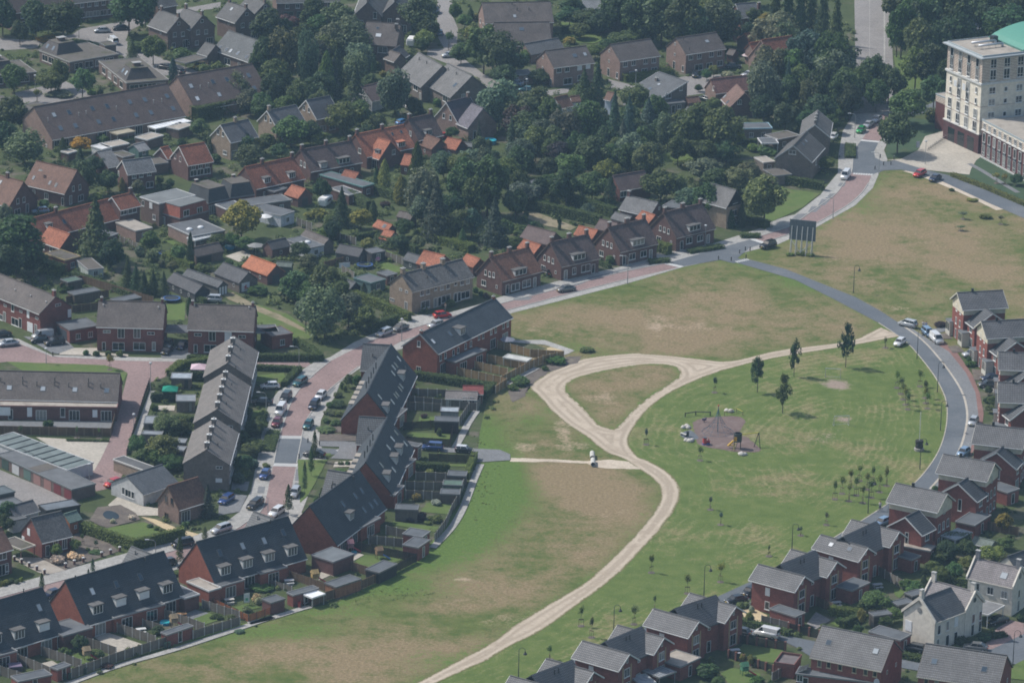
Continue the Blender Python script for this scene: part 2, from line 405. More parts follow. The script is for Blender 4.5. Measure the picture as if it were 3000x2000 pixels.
def field(name,px,mat,z,step,attrs,label):
 P = resample(ccw([Vector((p.x,p.y)) for p in ground_pts(px)]),step)
 xs = [p.x for p in P]; ys = [p.y for p in P]
 pts = list(P); n = len(P); rnd = random.Random(5)
 y = min(ys)
 while y < max(ys):
  x = min(xs)
  while x < max(xs):
   q = (x+rnd.uniform(-.3,.3)*step,y+rnd.uniform(-.3,.3)*step)
   if inside(q[0],q[1],P): pts.append(Vector(q))
   x += step
  y += step
 r = geometry.delaunay_2d_cdt(pts,[(i,(i+1) % n) for i in range(n)],[],1,1e-4)
 V,F = r[0],r[2]
 me = bpy.data.meshes.new(name); me.from_pydata([(v.x,v.y,z) for v in V],[],[f for f in F])
 me.materials.append(M[mat]); me.update()
 if me.polygons and me.polygons[0].normal.z < 0: me.flip_normals()
 X = np.array([v.x for v in V]); Y = np.array([v.y for v in V])
 for an,fn in attrs.items():
  a = me.attributes.new(an,'FLOAT','POINT'); a.data.foreach_set('value',fn(X,Y).astype(np.float32))
 return struct(link(name,me),label)
def blobs(lst,base=0.0):
 W = []
 for x,y,rx,ry,v in lst:
  c = U((x,y)); s = scale_at(y); W.append((c.x,c.y,rx/s,ry/s/0.31,v))
 def fn(X,Y):
  o = np.full(X.shape,base)
  for cx,cy,a,b,v in W:
   o = o + v*np.exp(-(((X-cx)/a)**2+((Y-cy)/b)**2))
  return o
 return fn
# base ground out to the horizon
me = bpy.data.meshes.new('ground'); me.from_pydata([(-3000,-1500,0),(3000,-1500,0),(3000,5000,0),(-3000,5000,0)],[],[(0,1,2,3)])
me.materials.append(M['garden']); struct(link('ground',me),'flat garden ground of soil and rough grass under the whole estate')
PATH_R = [(2640,985),(2500,1012),(2300,1043),(2180,1068),(2095,1092),(2010,1126),(1942,1163),(1895,1201),(1861,1245),(1842,1282),(1844,1306),(1867,1337),(1901,1350),(1942,1371),(1976,1398),(1995,1432),(1990,1466),(1973,1500),(1929,1558),(1881,1609),(1827,1667),(1759,1724),(1701,1765),(1636,1813),(1575,1854),(1500,1889),(1430,1932),(1294,1993),(1180,2050)]
PATH_L = [(2577,958),(2496,1000),(2300,1022),(2231,1036),(2177,1051),(2119,1060),(2044,1051),(1959,1041),(1857,1034),(1772,1041),(1704,1051),(1663,1068),(1612,1088),(1578,1109),(1551,1129),(1554,1143),(1571,1153),(1612,1201),(1663,1245),(1718,1279),(1745,1303),(1779,1327),(1830,1345),(1878,1378),(1908,1398),(1932,1422),(1937,1449),(1928,1476),(1915,1500),(1874,1551),(1823,1605),(1765,1660),(1718,1704),(1636,1752),(1585,1782),(1500,1835),(1447,1878),(1379,1915),(1216,2000),(1130,2050)]
STREET_L = [(2150,768),(2200,782),(2329,820),(2438,874),(2574,946),(2656,1000),(2700,1051),(2734,1095),(2758,1136),(2775,1180),(2775,1238),(2761,1299),(2731,1357),(2676,1422),(2581,1490),(2438,1578),(2302,1653),(2204,1701),(2092,1752),(1990,1793),(1901,1833),(1779,1884),(1663,1939),(1554,1993),(1440,2050)]
pr = smooth_line(ground_pts(PATH_R),1); pl = smooth_line(ground_pts(PATH_L),1); sL = smooth_line(ground_pts(STREET_L),1)
ROAD_LOW = [(1500,917),(1670,874),(1840,830),(2003,782),(2105,760),(2200,735),(2275,718),(2390,667),(2506,602),(2557,551),(2579,500)]
rl = ground_pts(ROAD_LOW)
BACK = [(250,1985),(560,1870),(800,1800),(985,1765),(1130,1690),(1262,1590),(1345,1480),(1395,1370),(1405,1270)]
bk = ground_pts(BACK)
_dry = blobs([(1900,930,330,55,.45),(2080,985,150,30,.35),(2640,700,250,90,.38),(2450,640,60,60,.2),(2900,820,160,90,.25),(1750,1480,140,90,.50),(1680,1390,130,35,.35),
   (1760,1160,90,55,.4),(1500,1240,90,60,.1),(1180,1870,330,55,.28),(1430,1780,150,60,.18),(640,1945,330,40,.22),(1330,1830,110,35,-.45),(830,1985,90,25,-.5),(2850,880,120,60,-.25),(2600,860,120,30,-.2),
   (2340,760,120,40,-.1),(1640,880,200,25,-.25),(1900,850,150,20,-.2),(1440,1400,80,110,-.6),(1130,1730,150,45,-.35)],0.50)
_bare = blobs([(2610,545,45,14,.35),(2560,640,30,30,.25),(2440,765,60,14,.35),(1925,960,20,35,.4),(1650,1255,28,50,.75),(1700,1310,60,14,.55),(1540,1310,40,14,.4),(1490,1180,40,40,.2),(1770,1165,60,22,.55),(1780,1210,30,18,.35),
   (1560,1310,50,18,.3),(1640,985,80,14,.3),(1550,965,50,12,.4),(1460,1815,70,18,.4),(1570,1815,60,22,.35),(1750,1515,50,12,.35),(2060,945,100,40,.15),(1360,1695,30,5,.9),(2400,995,70,10,.4),(2960,830,60,40,.1),(2630,905,40,10,.5),(2760,910,90,10,.3),(2500,560,60,14,.35),(2700,700,120,40,.22),(2450,720,40,20,.3),(1850,930,120,20,.28),(2000,960,140,22,.3),(1820,1500,60,20,.25),(1150,1850,120,18,.2),(1330,1760,60,14,.3),(880,1930,100,12,.25)],-0.02)
_lush = blobs([(1450,1420,100,120,.9),(1350,1560,110,70,.8),(1160,1720,220,30,.5),(1050,1795,200,25,.35),(700,1860,220,22,.3),(1560,1230,60,30,.4),(1420,1240,60,40,.35),(1700,1010,80,14,.4),(1650,1025,90,12,.4),(1470,1150,60,30,.2),(2680,960,120,12,.35),(1560,1460,90,50,.2),(1250,1640,120,40,.4),(900,1850,160,20,.4),(2300,830,120,25,.35),(2700,880,160,30,.3),(2560,620,60,40,.2),(2880,650,100,25,.25),(1250,1930,120,25,.35),(1380,1830,90,30,.25),(1730,1270,20,20,.3)],0.0)
def lush(X,Y):
 d = np.minimum(seg_dist(X,Y,pl),seg_dist(X,Y,sL)); d2 = np.minimum(seg_dist(X,Y,rl),seg_dist(X,Y,bk))
 return _lush(X,Y)+0.46*np.exp(-d/2.6)+0.44*np.exp(-d2/4.5)
MEADOW = [(1450,880)]+ROAD_LOW+[(2650,488),(2758,531),(3000,640),(3080,700),(3080,1040),(2900,1040),(2700,1030)]+STREET_L[6:-1]+[(1440,2060),(120,2060)]+BACK+[(1420,1200),(1440,1130),(1530,1060),(1600,1020),(1500,985),(1450,960)]
field('meadow',MEADOW,'meadow',0.012,1.7,{'dry': _dry,'bare': _bare,'lush': lush},'rough dry meadow of tan and green grass between road and gardens')
_bp = blobs([(2450,1125,45,16,1.3),(2470,1228,30,11,1.0),(2390,1290,70,14,.5),(2430,1275,50,10,.5),(2130,1350,60,5,.6),(2300,1075,60,10,.3),(2040,1370,40,8,.4),(2350,1000,60,6,.2)],-0.12)
_dp = blobs([(2250,1440,260,60,.22),(2050,1650,200,60,.2),(2600,1440,150,60,.1),(2350,1300,150,40,.3),(2300,1020,200,30,.2),(2500,1030,120,20,.2)],0.08)
_lp = blobs([(2190,1200,200,60,.1),(2060,1380,30,60,.5),(1830,1660,80,20,.2)],0.0)
LAWN = PATH_R[:-1]+[(1200,2060),(1440,2060)]+STREET_L[4:-1][::-1]
def lrow(X,Y): return np.minimum(seg_dist(X,Y,pr),1.35*seg_dist(X,Y,sL))
field('park_lawn',LAWN,'mown',0.024,1.3,{'dry': _dp,'bare': _bp,'lush': lambda X,Y: _lp(X,Y)+0.30*np.exp(-seg_dist(X,Y,pr)/1.6),'row': lrow},'mown park lawn with pale swaths of cut grass')
# sandy track with its loop
ISL = [(590,300),(800,250),(1100,200),(1300,195),(1420,220),(1450,270),(1440,310),(1350,370),(1180,480),(1050,580),(960,690),(880,765),(760,730),(690,660),(600,560),(520,490),(460,430),(460,380),(520,330)]
ISLP = [pt(22,*p) for p in ISL]; isl = smooth_line(ground_pts(ISLP),1,True); isl.append(isl[0])
field('path',PATH_L+PATH_R[::-1],'track',0.036,0.9,{'edge': lambda X,Y: np.minimum(np.minimum(seg_dist(X,Y,pl),seg_dist(X,Y,pr)),seg_dist(X,Y,isl))},'pale sandy track curving through the meadow to the street')
field('meadow_island',ISLP,'meadow',0.048,1.2,{'dry': _dry,'bare': _bare,'lush': lambda X,Y: 0.5*np.exp(-seg_dist(X,Y,isl)/1.6)},'dry grass island inside the loop of the sandy track')
sheet('footpath',[(-10,1000),(300,1012),(640,1030),(850,1015),(1000,1035),(1120,1100),(1000,1098),(800,1092),(690,1072),(640,1050),(300,1038),(-10,1035)],'pathsand',0.042,22,jit=0.3,label='narrow sandy footpath from the parking bay to the track')
sheet('bare_soil',[(150,400),(30,380),(60,330),(250,230),(330,190),(480,130),(600,130),(560,180),(430,230),(330,260),(200,340),(150,390),(110,480),(0,520),(-40,420)],'soil',0.05,22,jit=0.5,label='dark bare soil beside the end of the fences')
# the main road: pavement corridor, clay carriageway, raised junctions
CORR = [(0,1721),(374,1619),(391,1612),(534,1578),(640,1545),(700,1500),(735,1439),(748,1374),(761,1306),(772,1238),(787,1184),(815,1146),(838,1133),(879,1088),(920,1061),(968,1046),(1036,1003),(1158,949),(1202,925),(1308,918),(1396,894),(1468,869),(1550,847),(1643,821),(1820,781),(1925,741),(1986,735),(2090,714),(2231,668),(2245,650),(2329,629),(2404,571),(2421,548),(2455,507),(2456,456),(2469,384),(2486,357),(2500,335),(2640,325),(2640,360),(2608,400),(2590,440),(2600,468),(2590,500),(2579,500),(2557,551),(2506,602),(2390,667),(2275,718),(2200,735),(2105,762),(2003,782),(1840,830),(1670,874),(1500,917),(1400,952),(1300,985),(1167,1025),(1053,1080),(998,1119),(981,1163),(957,1197),(940,1231),(935,1292),(957,1347),(903,1452),(880,1510),(845,1560),(740,1600),(503,1672),(136,1772),(0,1808),(-60,1825),(-60,1740)]
sheet('pavement',CORR,'slab',0.05,label='grey slab pavement along the main road')
CW_L = [(-60,1765),(0,1750),(180,1700),(400,1642),(560,1600),(680,1560),(735,1520),(764,1500),(776,1476),(801,1361),(818,1276),(835,1231),(849,1184),(879,1136),(917,1099),(968,1058),(1083,1000),(1110,990),(1233,956),(1328,925),(1475,888),(1550,869),(1690,833),(1793,803),(1952,772),(2201,701),(2214,697),(2309,667),(2346,643),(2404,602),(2452,568),(2472,537),(2496,510),(2499,463),(2506,435),(2523,413),(2553,370),(2585,335)]
CW_R = [(-60,1798),(0,1782),(180,1730),(420,1672),(580,1630),(720,1585),(790,1545),(828,1500),(852,1442),(869,1357),(884,1279),(893,1238),(910,1211),(940,1163),(995,1116),(1049,1075),(1175,1000),(1290,965),(1400,933),(1500,906),(1667,861),(1840,818),(2000,781),(2235,714),(2241,709),(2305,690),(2390,656),(2438,629),(2489,599),(2527,565),(2544,537),(2554,514),(2562,463),(2560,446),(2574,417),(2601,384),(2625,345)]
sheet('road',CW_L+CW_R[::-1],'clay',0.062,label='curving main road paved in reddish clay bricks')
for i,q in enumerate([[(1952,772),(2201,701),(2235,714),(2195,728),(2160,757),(2182,762),(2150,772),(2110,762),(2000,781)],
  [(2497,508),(2499,463),(2506,435),(2523,413),(2574,417),(2560,446),(2564,463),(2584,473),(2620,475),(2590,500),(2556,512)],
  [(818,1276),(884,1279),(905,1290),(930,1312),(998,1316),(990,1330),(885,1338),(869,1357),(801,1361)]]):
 sheet('raised_junction',q,'asphalt',0.074,label=['raised grey junction table by the brick houses','raised grey junction table in front of the tower plaza','raised grey junction table beside the columnar trees'][i])
# kerbs, and pale gutters beside them
KER = [CW_L[:3]+CW_L[3:9],CW_L[9:16],CW_L[16:25],CW_L[25:34],CW_R[:9],CW_R[9:16],CW_R[16:22],CW_R[23:31]]
for q in KER:
 strip('kerb',q,0.18,'concrete_k',0.04,h=0.11).color = (0.40,0.39,0.36,1)
# parking bays: darker paving set into the pavement beside the carriageway
def bay(px,k=None,mat='greypaver',z=0.066): sheet('parking_bay',px,mat,z,k,label=None)
for k,q in ((12,[(640,400),(690,395),(640,460),(595,470)]),(12,[(470,640),(515,645),(490,700),(450,690)]),(12,[(345,1100),(400,1110),(390,1205),(335,1200)]),(12,[(335,1215),(385,1220),(372,1300),(318,1300)]),
  (12,[(430,290),(505,295),(440,345),(400,330)]),(2,[(2225,1250),(2285,1250),(2275,1310),(2215,1305)]),
  (31,[(770,105),(820,110),(800,140),(745,135)]),(31,[(680,200),(740,195),(700,240),(645,240)]),(31,[(610,245),(685,250),(640,300),(575,305)]),(31,[(520,310),(610,310),(560,360),(490,360)]),(31,[(400,375),(500,370),(420,430),(340,430)]),
  (21,[(30,1090),(180,1090),(150,1115),(0,1120)]),(21,[(350,1025),(560,990),(640,960),(500,985)]),(21,[(640,940),(830,900),(850,880),(660,920)]),(21,[(900,880),(1010,850),(1010,840),(880,860)]),(21,[(1000,850),(1190,800),(1200,815),(1020,862)])):
 bay(q,k)
# chevrons of white blocks at the junction ramps
def ramp_marks(a,b,n,w=0.5,l=1.4,lab=None):
 A,B = U(a),U(b); d = (B-A); ln = d.length; d.normalize(); nn = Vector((-d.y,d.x,0))
 mb = MB()
 for i in range(n):
  c = A+d*(ln*(i+.5)/n); p = [c-d*w/2-nn*l/2,c+d*w/2-nn*l/2,c+d*w*.9+nn*l/2,c-d*w*.1+nn*l/2]
  mb.add([(q.x,q.y,0.088) for q in p],[(0,1,2,3)])
 struct(mb.build('road_marking','paint',None,(0.55,0.55,0.53)),lab)
ramp_marks(pt(21,1325,800),pt(21,1465,832),8,lab='white ramp blocks across the road at the near end of the junction table')
ramp_marks(pt(21,2065,590),pt(21,2170,625),8,lab='white ramp blocks across the road beside the black off-roader')
ramp_marks(pt(31,875,28),pt(31,1045,38),8,lab='white ramp blocks across the road before the white van')
ramp_marks(pt(30,945,1210),pt(30,1100,1225),9,lab='white ramp blocks across the road in front of the green car')
ramp_marks(pt(12,200,825),pt(12,390,828),11,.5,1.8,lab='white ramp blocks across the road at the upper edge of the table')
ramp_marks(pt(12,150,1062),pt(12,350,1068),11,.5,1.8,lab='white ramp blocks across the road at the lower edge of the table')
ramp_marks(pt(21,1925,790),pt(21,2035,765),6,.4,1.2,lab='white ramp blocks where the park street begins')
ramp_marks(pt(12,705,950),pt(12,790,915),5,.4,1.6,lab='white ramp blocks at the entrance of the parking court')
# the park street, its light channel, parking strip and red pavement
ST_R = [(2180,757),(2200,762),(2302,789),(2404,830),(2506,871),(2574,908),(2642,952),(2710,1000),(2778,1082),(2822,1150),(2836,1211),(2829,1265),(2809,1327),(2761,1391),(2724,1432),(2640,1500),(2520,1580),(2390,1665),(2270,1722),(2150,1775),(2050,1822),(1950,1865),(1840,1915),(1720,1970),(1600,2030),(1560,2055)]
sheet('street',STREET_L+ST_R[::-1],'asphalt',0.07,label='grey park street curving round the lawn')
ST_P = [(2650,948),(2730,1000),(2780,1030),(2830,1092),(2858,1150),(2867,1221),(2863,1245),(2850,1290),(2840,1330),(2800,1385),(2760,1430),(2690,1490)]
sheet('parking_strip',ST_R[6:16]+ST_P[::-1],'greypaver',0.06,label='grey paved parking strip along the park street')
sheet('red_pavement',ST_P[1:9]+[(2845,1335),(2862,1300),(2878,1250),(2882,1210),(2870,1150),(2850,1100),(2800,1027),(2760,1000)],'redpaver',0.055,label='red brick pavement in front of the villas')
strip('gutter_line',ST_R[6:15],0.45,'palepaver',0.082,label='pale gutter line along the park street')
strip('kerb_line',STREET_L[4:16],0.2,'palepaver',0.05,h=0.06,label='pale kerb between lawn and park street')
EAST = [(2584,478),(2620,470),(2710,498),(2792,517),(2900,562),(3000,605),(3080,640),(3080,675),(3000,640),(2900,597),(2758,531),(2690,508),(2640,498),(2590,500)]
sheet('side_street',EAST,'asphalt',0.068,label='asphalt street leading past the plaza to the picture edge')
sheet('plaza',[(2590,470),(2640,466),(2690,440),(2710,400),(2775,380),(2900,440),(2860,470),(2845,495),(2840,512),(2710,498),(2620,470)],'palepaver',0.045,label='pale paved plaza in front of the tower block')
strip('verge_sand',[(2655,500),(2700,512),(2770,540),(2850,575),(2930,615)],2.2,'pathsand',0.03,label='sandy verge along the asphalt street')
# the long straight road in the distance and the cross street under the trees
sheet('far_road',[(890,-60),(1195,-60),(1225,560),(1240,760),(1180,1000),(880,1010),(900,560)],'oldpaver',0.03,30,label='long straight concrete road running away between the trees')
strip('road_edge',[(1150,-60),(1150,300),(1150,575)],0.4,'slab',0.045,30,smooth=0,label='pale edge line of the straight road')
strip('road_edge',[(1022,-60),(1022,300),(1022,560)],0.15,'slab',0.045,30,smooth=0,label='thin joint line down the middle of the straight road')
strip('cross_street',[(840,1030),(1160,1010),(1500,950),(1700,880),(1900,700)],5.0,'asphalt',0.04,30,label='cross street under the trees behind the parked cars')
sheet('far_lawn',[(1930,-40),(2352,-60),(2352,160),(1950,165)],'lawn',0.02,30,label='sunlit lawn beyond the avenue trees')
sheet('far_lawn',[(1230,480),(1500,480),(1700,700),(1480,800),(1300,760),(1250,600)],'lawn',0.02,30,label='sunlit lawn beside the straight road')
sheet('far_parking',[(1900,165),(2352,160),(2352,330),(1900,330)],'greypaver',0.018,30,label='grey car park beyond the green roof')
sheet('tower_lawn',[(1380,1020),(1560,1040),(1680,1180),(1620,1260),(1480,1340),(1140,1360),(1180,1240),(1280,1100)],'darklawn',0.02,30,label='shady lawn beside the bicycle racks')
sheet('tower_lawn',[(1130,1470),(1160,1430),(1240,1440),(1340,1470)],'lawn',0.02,30)
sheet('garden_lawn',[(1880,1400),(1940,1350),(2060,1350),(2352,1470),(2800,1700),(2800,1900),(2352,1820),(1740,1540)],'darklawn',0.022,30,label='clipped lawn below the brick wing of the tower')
strip('garden_path',[(1880,1410),(1990,1470),(2150,1570),(2300,1660)],1.4,'greypaver',0.05,30,label='grey garden path below the brick wing')
# older streets
OLD = [(0,[(-60,440),(280,420),(640,330),(850,370),(1020,470),(1200,570),(1420,650),(1560,660),(1720,620),(1480,540),(1230,440),(1080,350),(1130,260),(1330,160),(1500,120),(1900,70),(1900,20),(1280,130),(980,200),(700,250),(620,300),(300,350),(-60,330)],'grey brick street between the bungalows'),
 (0,[(130,800),(560,700),(840,830),(600,870),(340,910),(150,880)],'grey brick square with small trees by the bungalows'),
 (10,[(1560,-60),(1690,-60),(1690,130),(1740,250),(1730,380),(1700,430),(1830,540),(1960,640),(2100,720),(2352,830),(2352,900),(2200,830),(1990,760),(1860,640),(1720,580),(1470,480),(1480,430),(1620,420),(1570,330),(1560,160)],'grey brick lane running down past the parked estate car'),
 (20,[(820,680),(940,710),(1060,740),(1330,700),(1480,660),(1700,650),(1850,640),(2000,690),(2352,700),(2352,740),(2000,760),(1700,800),(1490,830),(1480,760),(1060,790),(860,770)],'grey brick close in front of the three twin houses'),
 (20,[(-40,760),(180,790),(500,760),(480,800),(180,850),(-40,860)],'grey brick lane end by the signpost'),
 (2,[(0,55),(160,15),(450,130),(1100,165),(1820,178),(2352,170),(2650,175),(2700,215),(2600,225),(2352,228),(1550,190),(1460,240),(1440,300),(1300,350),(1260,420),(1200,600),(1150,770),(1090,970),(1060,1140),(1000,1250),(830,1290),(730,1170),(800,1120),(930,870),(960,800),(1000,650),(1050,480),(1100,280),(1050,240),(900,210),(60,175),(-60,190),(-60,40)],None)]
for k,q,lab in OLD[:-1]: sheet('lane',q,'oldpaver',0.03,k,label=lab)
sheet('estate_road',OLD[-1][1],'clay',0.04,2,label='reddish clay brick road of the estate on the left')
sheet('estate_pavement',[(-60,-40),(160,-20),(450,120),(830,130),(1100,135),(1820,152),(1820,180),(1100,168),(450,132),(160,18),(-60,60)],'slab',0.052,2,label='pale pavement along the dark brick twin houses')
sheet('grass_strip',[(60,175),(900,205),(1100,270),(1060,345),(1035,280),(190,250)],'lawn',0.05,2,jit=0.1,label='grass strip behind the long terraced roof')
sheet('paved_square',[(310,825),(940,860),(870,1010),(810,1115),(590,1000)],'palepaver',0.052,2,label='cream paved square beside the white garage row')
sheet('garage_court',[(-60,1080),(600,1350),(640,1400),(380,1450),(280,1500),(-60,1500)],'oldpaver',0.03,2,label='worn concrete court in front of the old garages')
# gravel and paved plots
PLOTS = [
 ('drive',3,[(100,390),(340,390),(560,500),(400,545),(330,520),(160,430)],'gravel','grey gravel drive beside the carport'),
 ('front_garden',3,[(350,400),(560,500),(1030,335),(840,200),(640,170),(620,330)],'soil','raked gravel front garden with white hydrangeas'),
 ('drive',3,[(1210,40),(1330,60),(1560,150),(1720,190),(1600,230),(1480,180)],'sand','sandy drive beside the clipped lawn hedge'),
 ('patio',2,[(930,1410),(1010,1340),(1230,1420),(1380,1440),(1370,1500),(1080,1500)],'palepaver','pale paved terrace of the white bungalow'),
 ('lawn',3,[(880,140),(1240,85),(1480,180),(1160,275)],'lawn','clipped rectangular lawn inside a tall hedge'),
 ('lawn',1,[(1410,1160),(1600,1120),(1590,1290),(1420,1290)],'lawn','small lawn under the blue trampoline'),
 ('lawn',11,[(1110,675),(1290,770),(1270,780),(1110,720)],'lawn','narrow lawn between tall hedges'),
 ('lawn',11,[(1020,800),(1110,780),(1310,865),(1110,890)],'lawn','lawn beside the pink ball'),
 ('lawn',11,[(0,1150),(260,1230),(440,1350),(470,1450),(320,1460),(0,1330)],'lawn','rough grass along the dirt track'),
 ('dirt_track',11,[(-300,1060),(-200,1050),(0,1160),(200,1240),(440,1370),(430,1395),(200,1290),(0,1210),(-240,1110)],'dirt','rutted dirt track behind the twin houses'),
 ('lawn',12,[(-20,300),(240,270),(260,320),(200,360),(-20,350)],'lawn','front lawn inside the L-shaped hedge'),
 ('lawn',12,[(-40,600),(90,600),(75,690),(-40,690)],'lawn','small lawn behind the black parked car'),
 ('verge',12,[(360,1020),(615,1020),(450,1330),(380,1390),(365,1200)],'lawn','grass verge with columnar trees beside the road'),
 ('verge',12,[(590,965),(645,965),(640,985),(590,985)],'lawn',None),
 ('lawn',12,[(1410,650),(1540,650),(1530,692),(1400,690)],'lawn','small back garden lawn beside the grey shed'),
 ('lawn',12,[(1345,785),(1670,800),(1670,842),(1310,825)],'lawn','artificial lawn with coloured toys'),
 ('lawn',12,[(1550,1055),(1850,1060),(1840,1080),(1520,1075)],'lawn','narrow lawn behind the dark slatted fence'),
 ('lawn',12,[(1470,1390),(1700,1400),(1670,1490),(1420,1470)],'lawn','bright square lawn in the terrace garden'),
 ('lawn',13,[(1180,80),(1580,130),(1540,170),(1170,110)],'lawn','long thin lawn beside the flower bed'),
 ('lawn',13,[(860,420),(930,370),(1290,400),(1080,470),(900,480)],'lawn','play lawn around the wooden climbing frame'),
 ('patio',13,[(840,420),(930,370),(850,340)],'palepaver',None),
 ('patio',13,[(540,590),(640,545),(680,560),(560,500)],'palepaver','patio beside the dark brick annex'),
 ('lawn',3,[(1640,930),(1800,870),(1920,920),(1740,980)],'lawn','small lawn beside the grey slatted fence'),
 ('patio',3,[(1580,890),(1680,840),(1800,870),(1640,930)],'greypaver','grey patio behind the second terrace'),
 ('patio',3,[(800,1070),(940,1040),(1230,1140),(1000,1210)],'palepaver','pale slab patio behind the near terrace'),
 ('lawn',3,[(600,1250),(700,1200),(830,1270),(700,1310)],'lawn','lawn under the small wooden playhouse'),
 ('lawn',3,[(2020,820),(2120,790),(2250,820),(2080,860)],'lawn','lawn with the white and green banner'),
 ('patio',3,[(330,1310),(450,1280),(500,1310),(410,1360)],'palepaver',None),
 ('lawn',33,[(-60,1150),(30,1120),(280,1190),(190,1300),(-60,1260)],'lawn','bright lawn behind the dark slatted fence'),
 ('lawn',23,[(1940,1190),(2010,1120),(2370,1210),(2250,1300)],'lawn',None),
 ('lawn',23,[(1800,1390),(1890,1340),(2140,1390),(2160,1450),(1880,1500)],'lawn','play lawn with a green slide'),
 ('drive',33,[(-60,870),(60,880),(90,980),(-60,960)],'sand','yellow gravel corner by the twin gabled house'),
 ('drive',23,[(1960,840),(2080,830),(2200,890),(2150,980),(1950,920)],'sand',None),
 ('patio',33,[(480,960),(560,860),(690,930),(560,1010)],'oldpaver','paved patio behind the flat brick annex'),
 ('lawn',33,[(1230,660),(1340,680),(1280,740),(1240,720)],'lawn','small lawn beside the black shed'),
 ('lawn',33,[(680,960),(720,930),(820,960),(780,1000)],'lawn',None),
 ('lane',33,[(-110,1000),(0,1005),(560,1115),(900,1200),(1290,1265),(1480,1290),(1900,1220),(2060,1150),(2352,990),(2400,1010),(2400,1310),(2210,1310),(2100,1350),(1480,1375),(1290,1340),(520,1250),(380,1160),(240,1095),(-110,1040)],'asphalt','grey lane behind the twin gabled houses'),
 ('drive',33,[(1980,1190),(2120,1000),(2240,930),(2352,960),(2352,1050),(2080,1180)],'clay','brick drive beside the white carport'),
 ('verge',33,[(2190,1400),(2280,1310),(2400,1250),(2400,1450),(2200,1430)],'lawn','grass verge below the street lamp'),
 ('front_garden',31,[(1600,1410),(1690,1400),(1740,1450),(1640,1450)],'soil','bare front garden bed of the first villa'),
 ('drive',31,[(1520,1370),(1690,1350),(1700,1380),(1560,1410)],'greypaver','grey paved drive beside the first villa'),
 ('front_garden',32,[(1690,45),(1780,35),(1840,95),(1740,100)],'soil',None),
 ('front_garden',32,[(1900,240),(2000,250),(2030,330),(1920,335)],'soil',None),
 ('drive',32,[(1960,350),(2120,340),(2130,440),(2020,440)],'oldpaver','paved drive with two dark cars'),
 ('front_garden',12,[(560,740),(755,740),(755,785),(560,780)],'soil','bare dark soil bed below the terrace gable'),
 ('front_garden',12,[(555,800),(860,800),(860,860),(545,855)],'soil',None),
 ('patio',12,[(680,1040),(830,1030),(810,1080),(665,1085)],'palepaver','white paved front garden with clipped bushes'),
 ('parking_court',12,[(540,860),(760,862),(870,870),(870,1020),(640,1010),(700,960),(720,910),(540,905)],'greypaver','grey and red parking court at the block end'),
 ('parking_court',12,[(1430,905),(2100,935),(2190,975),(2190,1025),(1890,1045),(1880,965),(1600,955),(1420,940)],'greypaver','grey parking spot of the blue and the white-roofed cars'),
 ('front_garden',2,[(520,95),(620,60),(850,60),(840,100),(1105,115),(1105,132),(510,118)],'palepaver','white gravel front garden with clipped bushes'),
 ('drive',2,[(1380,60),(1640,60),(1640,150),(1390,145)],'greypaver','grey drive with two dark cars between the twin houses'),
 ('drive',2,[(200,-40),(560,-20),(640,60),(500,110),(440,100)],'greypaver','grey parking court in front of the left terrace'),
 ('drive',2,[(1890,1300),(2130,1330),(2060,1470),(1880,1500)],'greypaver','grey drive with a blue car'),
 ('drive',2,[(2000,1210),(2150,1210),(2130,1290),(1990,1280)],'greypaver',None),
 ('back_garden',2,[(1290,430),(1340,430),(1210,810),(1150,810)],'slab','slab path behind the garden sheds'),
 ('patio',2,[(1360,555),(1510,555),(1500,600),(1350,595)],'palepaver',None),
 ('back_garden',2,[(-60,690),(1000,690),(950,800),(-60,730)],'greypaver','paved back yards behind the fence'),
 ('patio',1,[(1940,740),(2090,690),(2180,740),(2060,790)],'palepaver','terrace with a blue pool and straw parasol'),
 ('lawn',1,[(1400,600),(1480,600),(1550,640),(1500,650)],'lawn',None),
 ('lawn',21,[(330,330),(440,330),(740,440),(700,450),(560,400)],'lawn','garden lawn between two tall hedges'),
 ('rock_garden',21,[(30,350),(200,360),(560,490),(500,520),(300,480),(60,390)],'dirt','pale gravel garden with clipped bushes'),
 ('lawn',31,[(230,150),(600,200),(450,320),(280,400),(130,460),(100,380),(250,300)],'lawn','lawn sloping to the road beside the round tree'),
 ('lawn',20,[(1220,1340),(1540,1280),(1560,1380),(1300,1400)],'lawn','sunlit lawn behind the big broad tree'),
 ('lawn',20,[(400,195),(640,200),(980,240),(960,300),(700,380),(480,370)],'lawn','park-like lawn with round trees'),
 ('patio',3,[(770,70),(860,115),(920,140),(1210,65),(1170,10),(1040,-60),(840,-40)],'soil','stone terrace round the garden pond'),
 ('lawn',0,[(860,1120),(1000,1090),(1040,1100),(900,1160)],'lawn',None),
]
for i,(n,k,q,m,lab) in enumerate(PLOTS): sheet(n,q,m,0.084+0.0008*i,k,jit=0.12 if m in ('lawn','soil','sand','gravel','pathsand') else 0,label=lab)
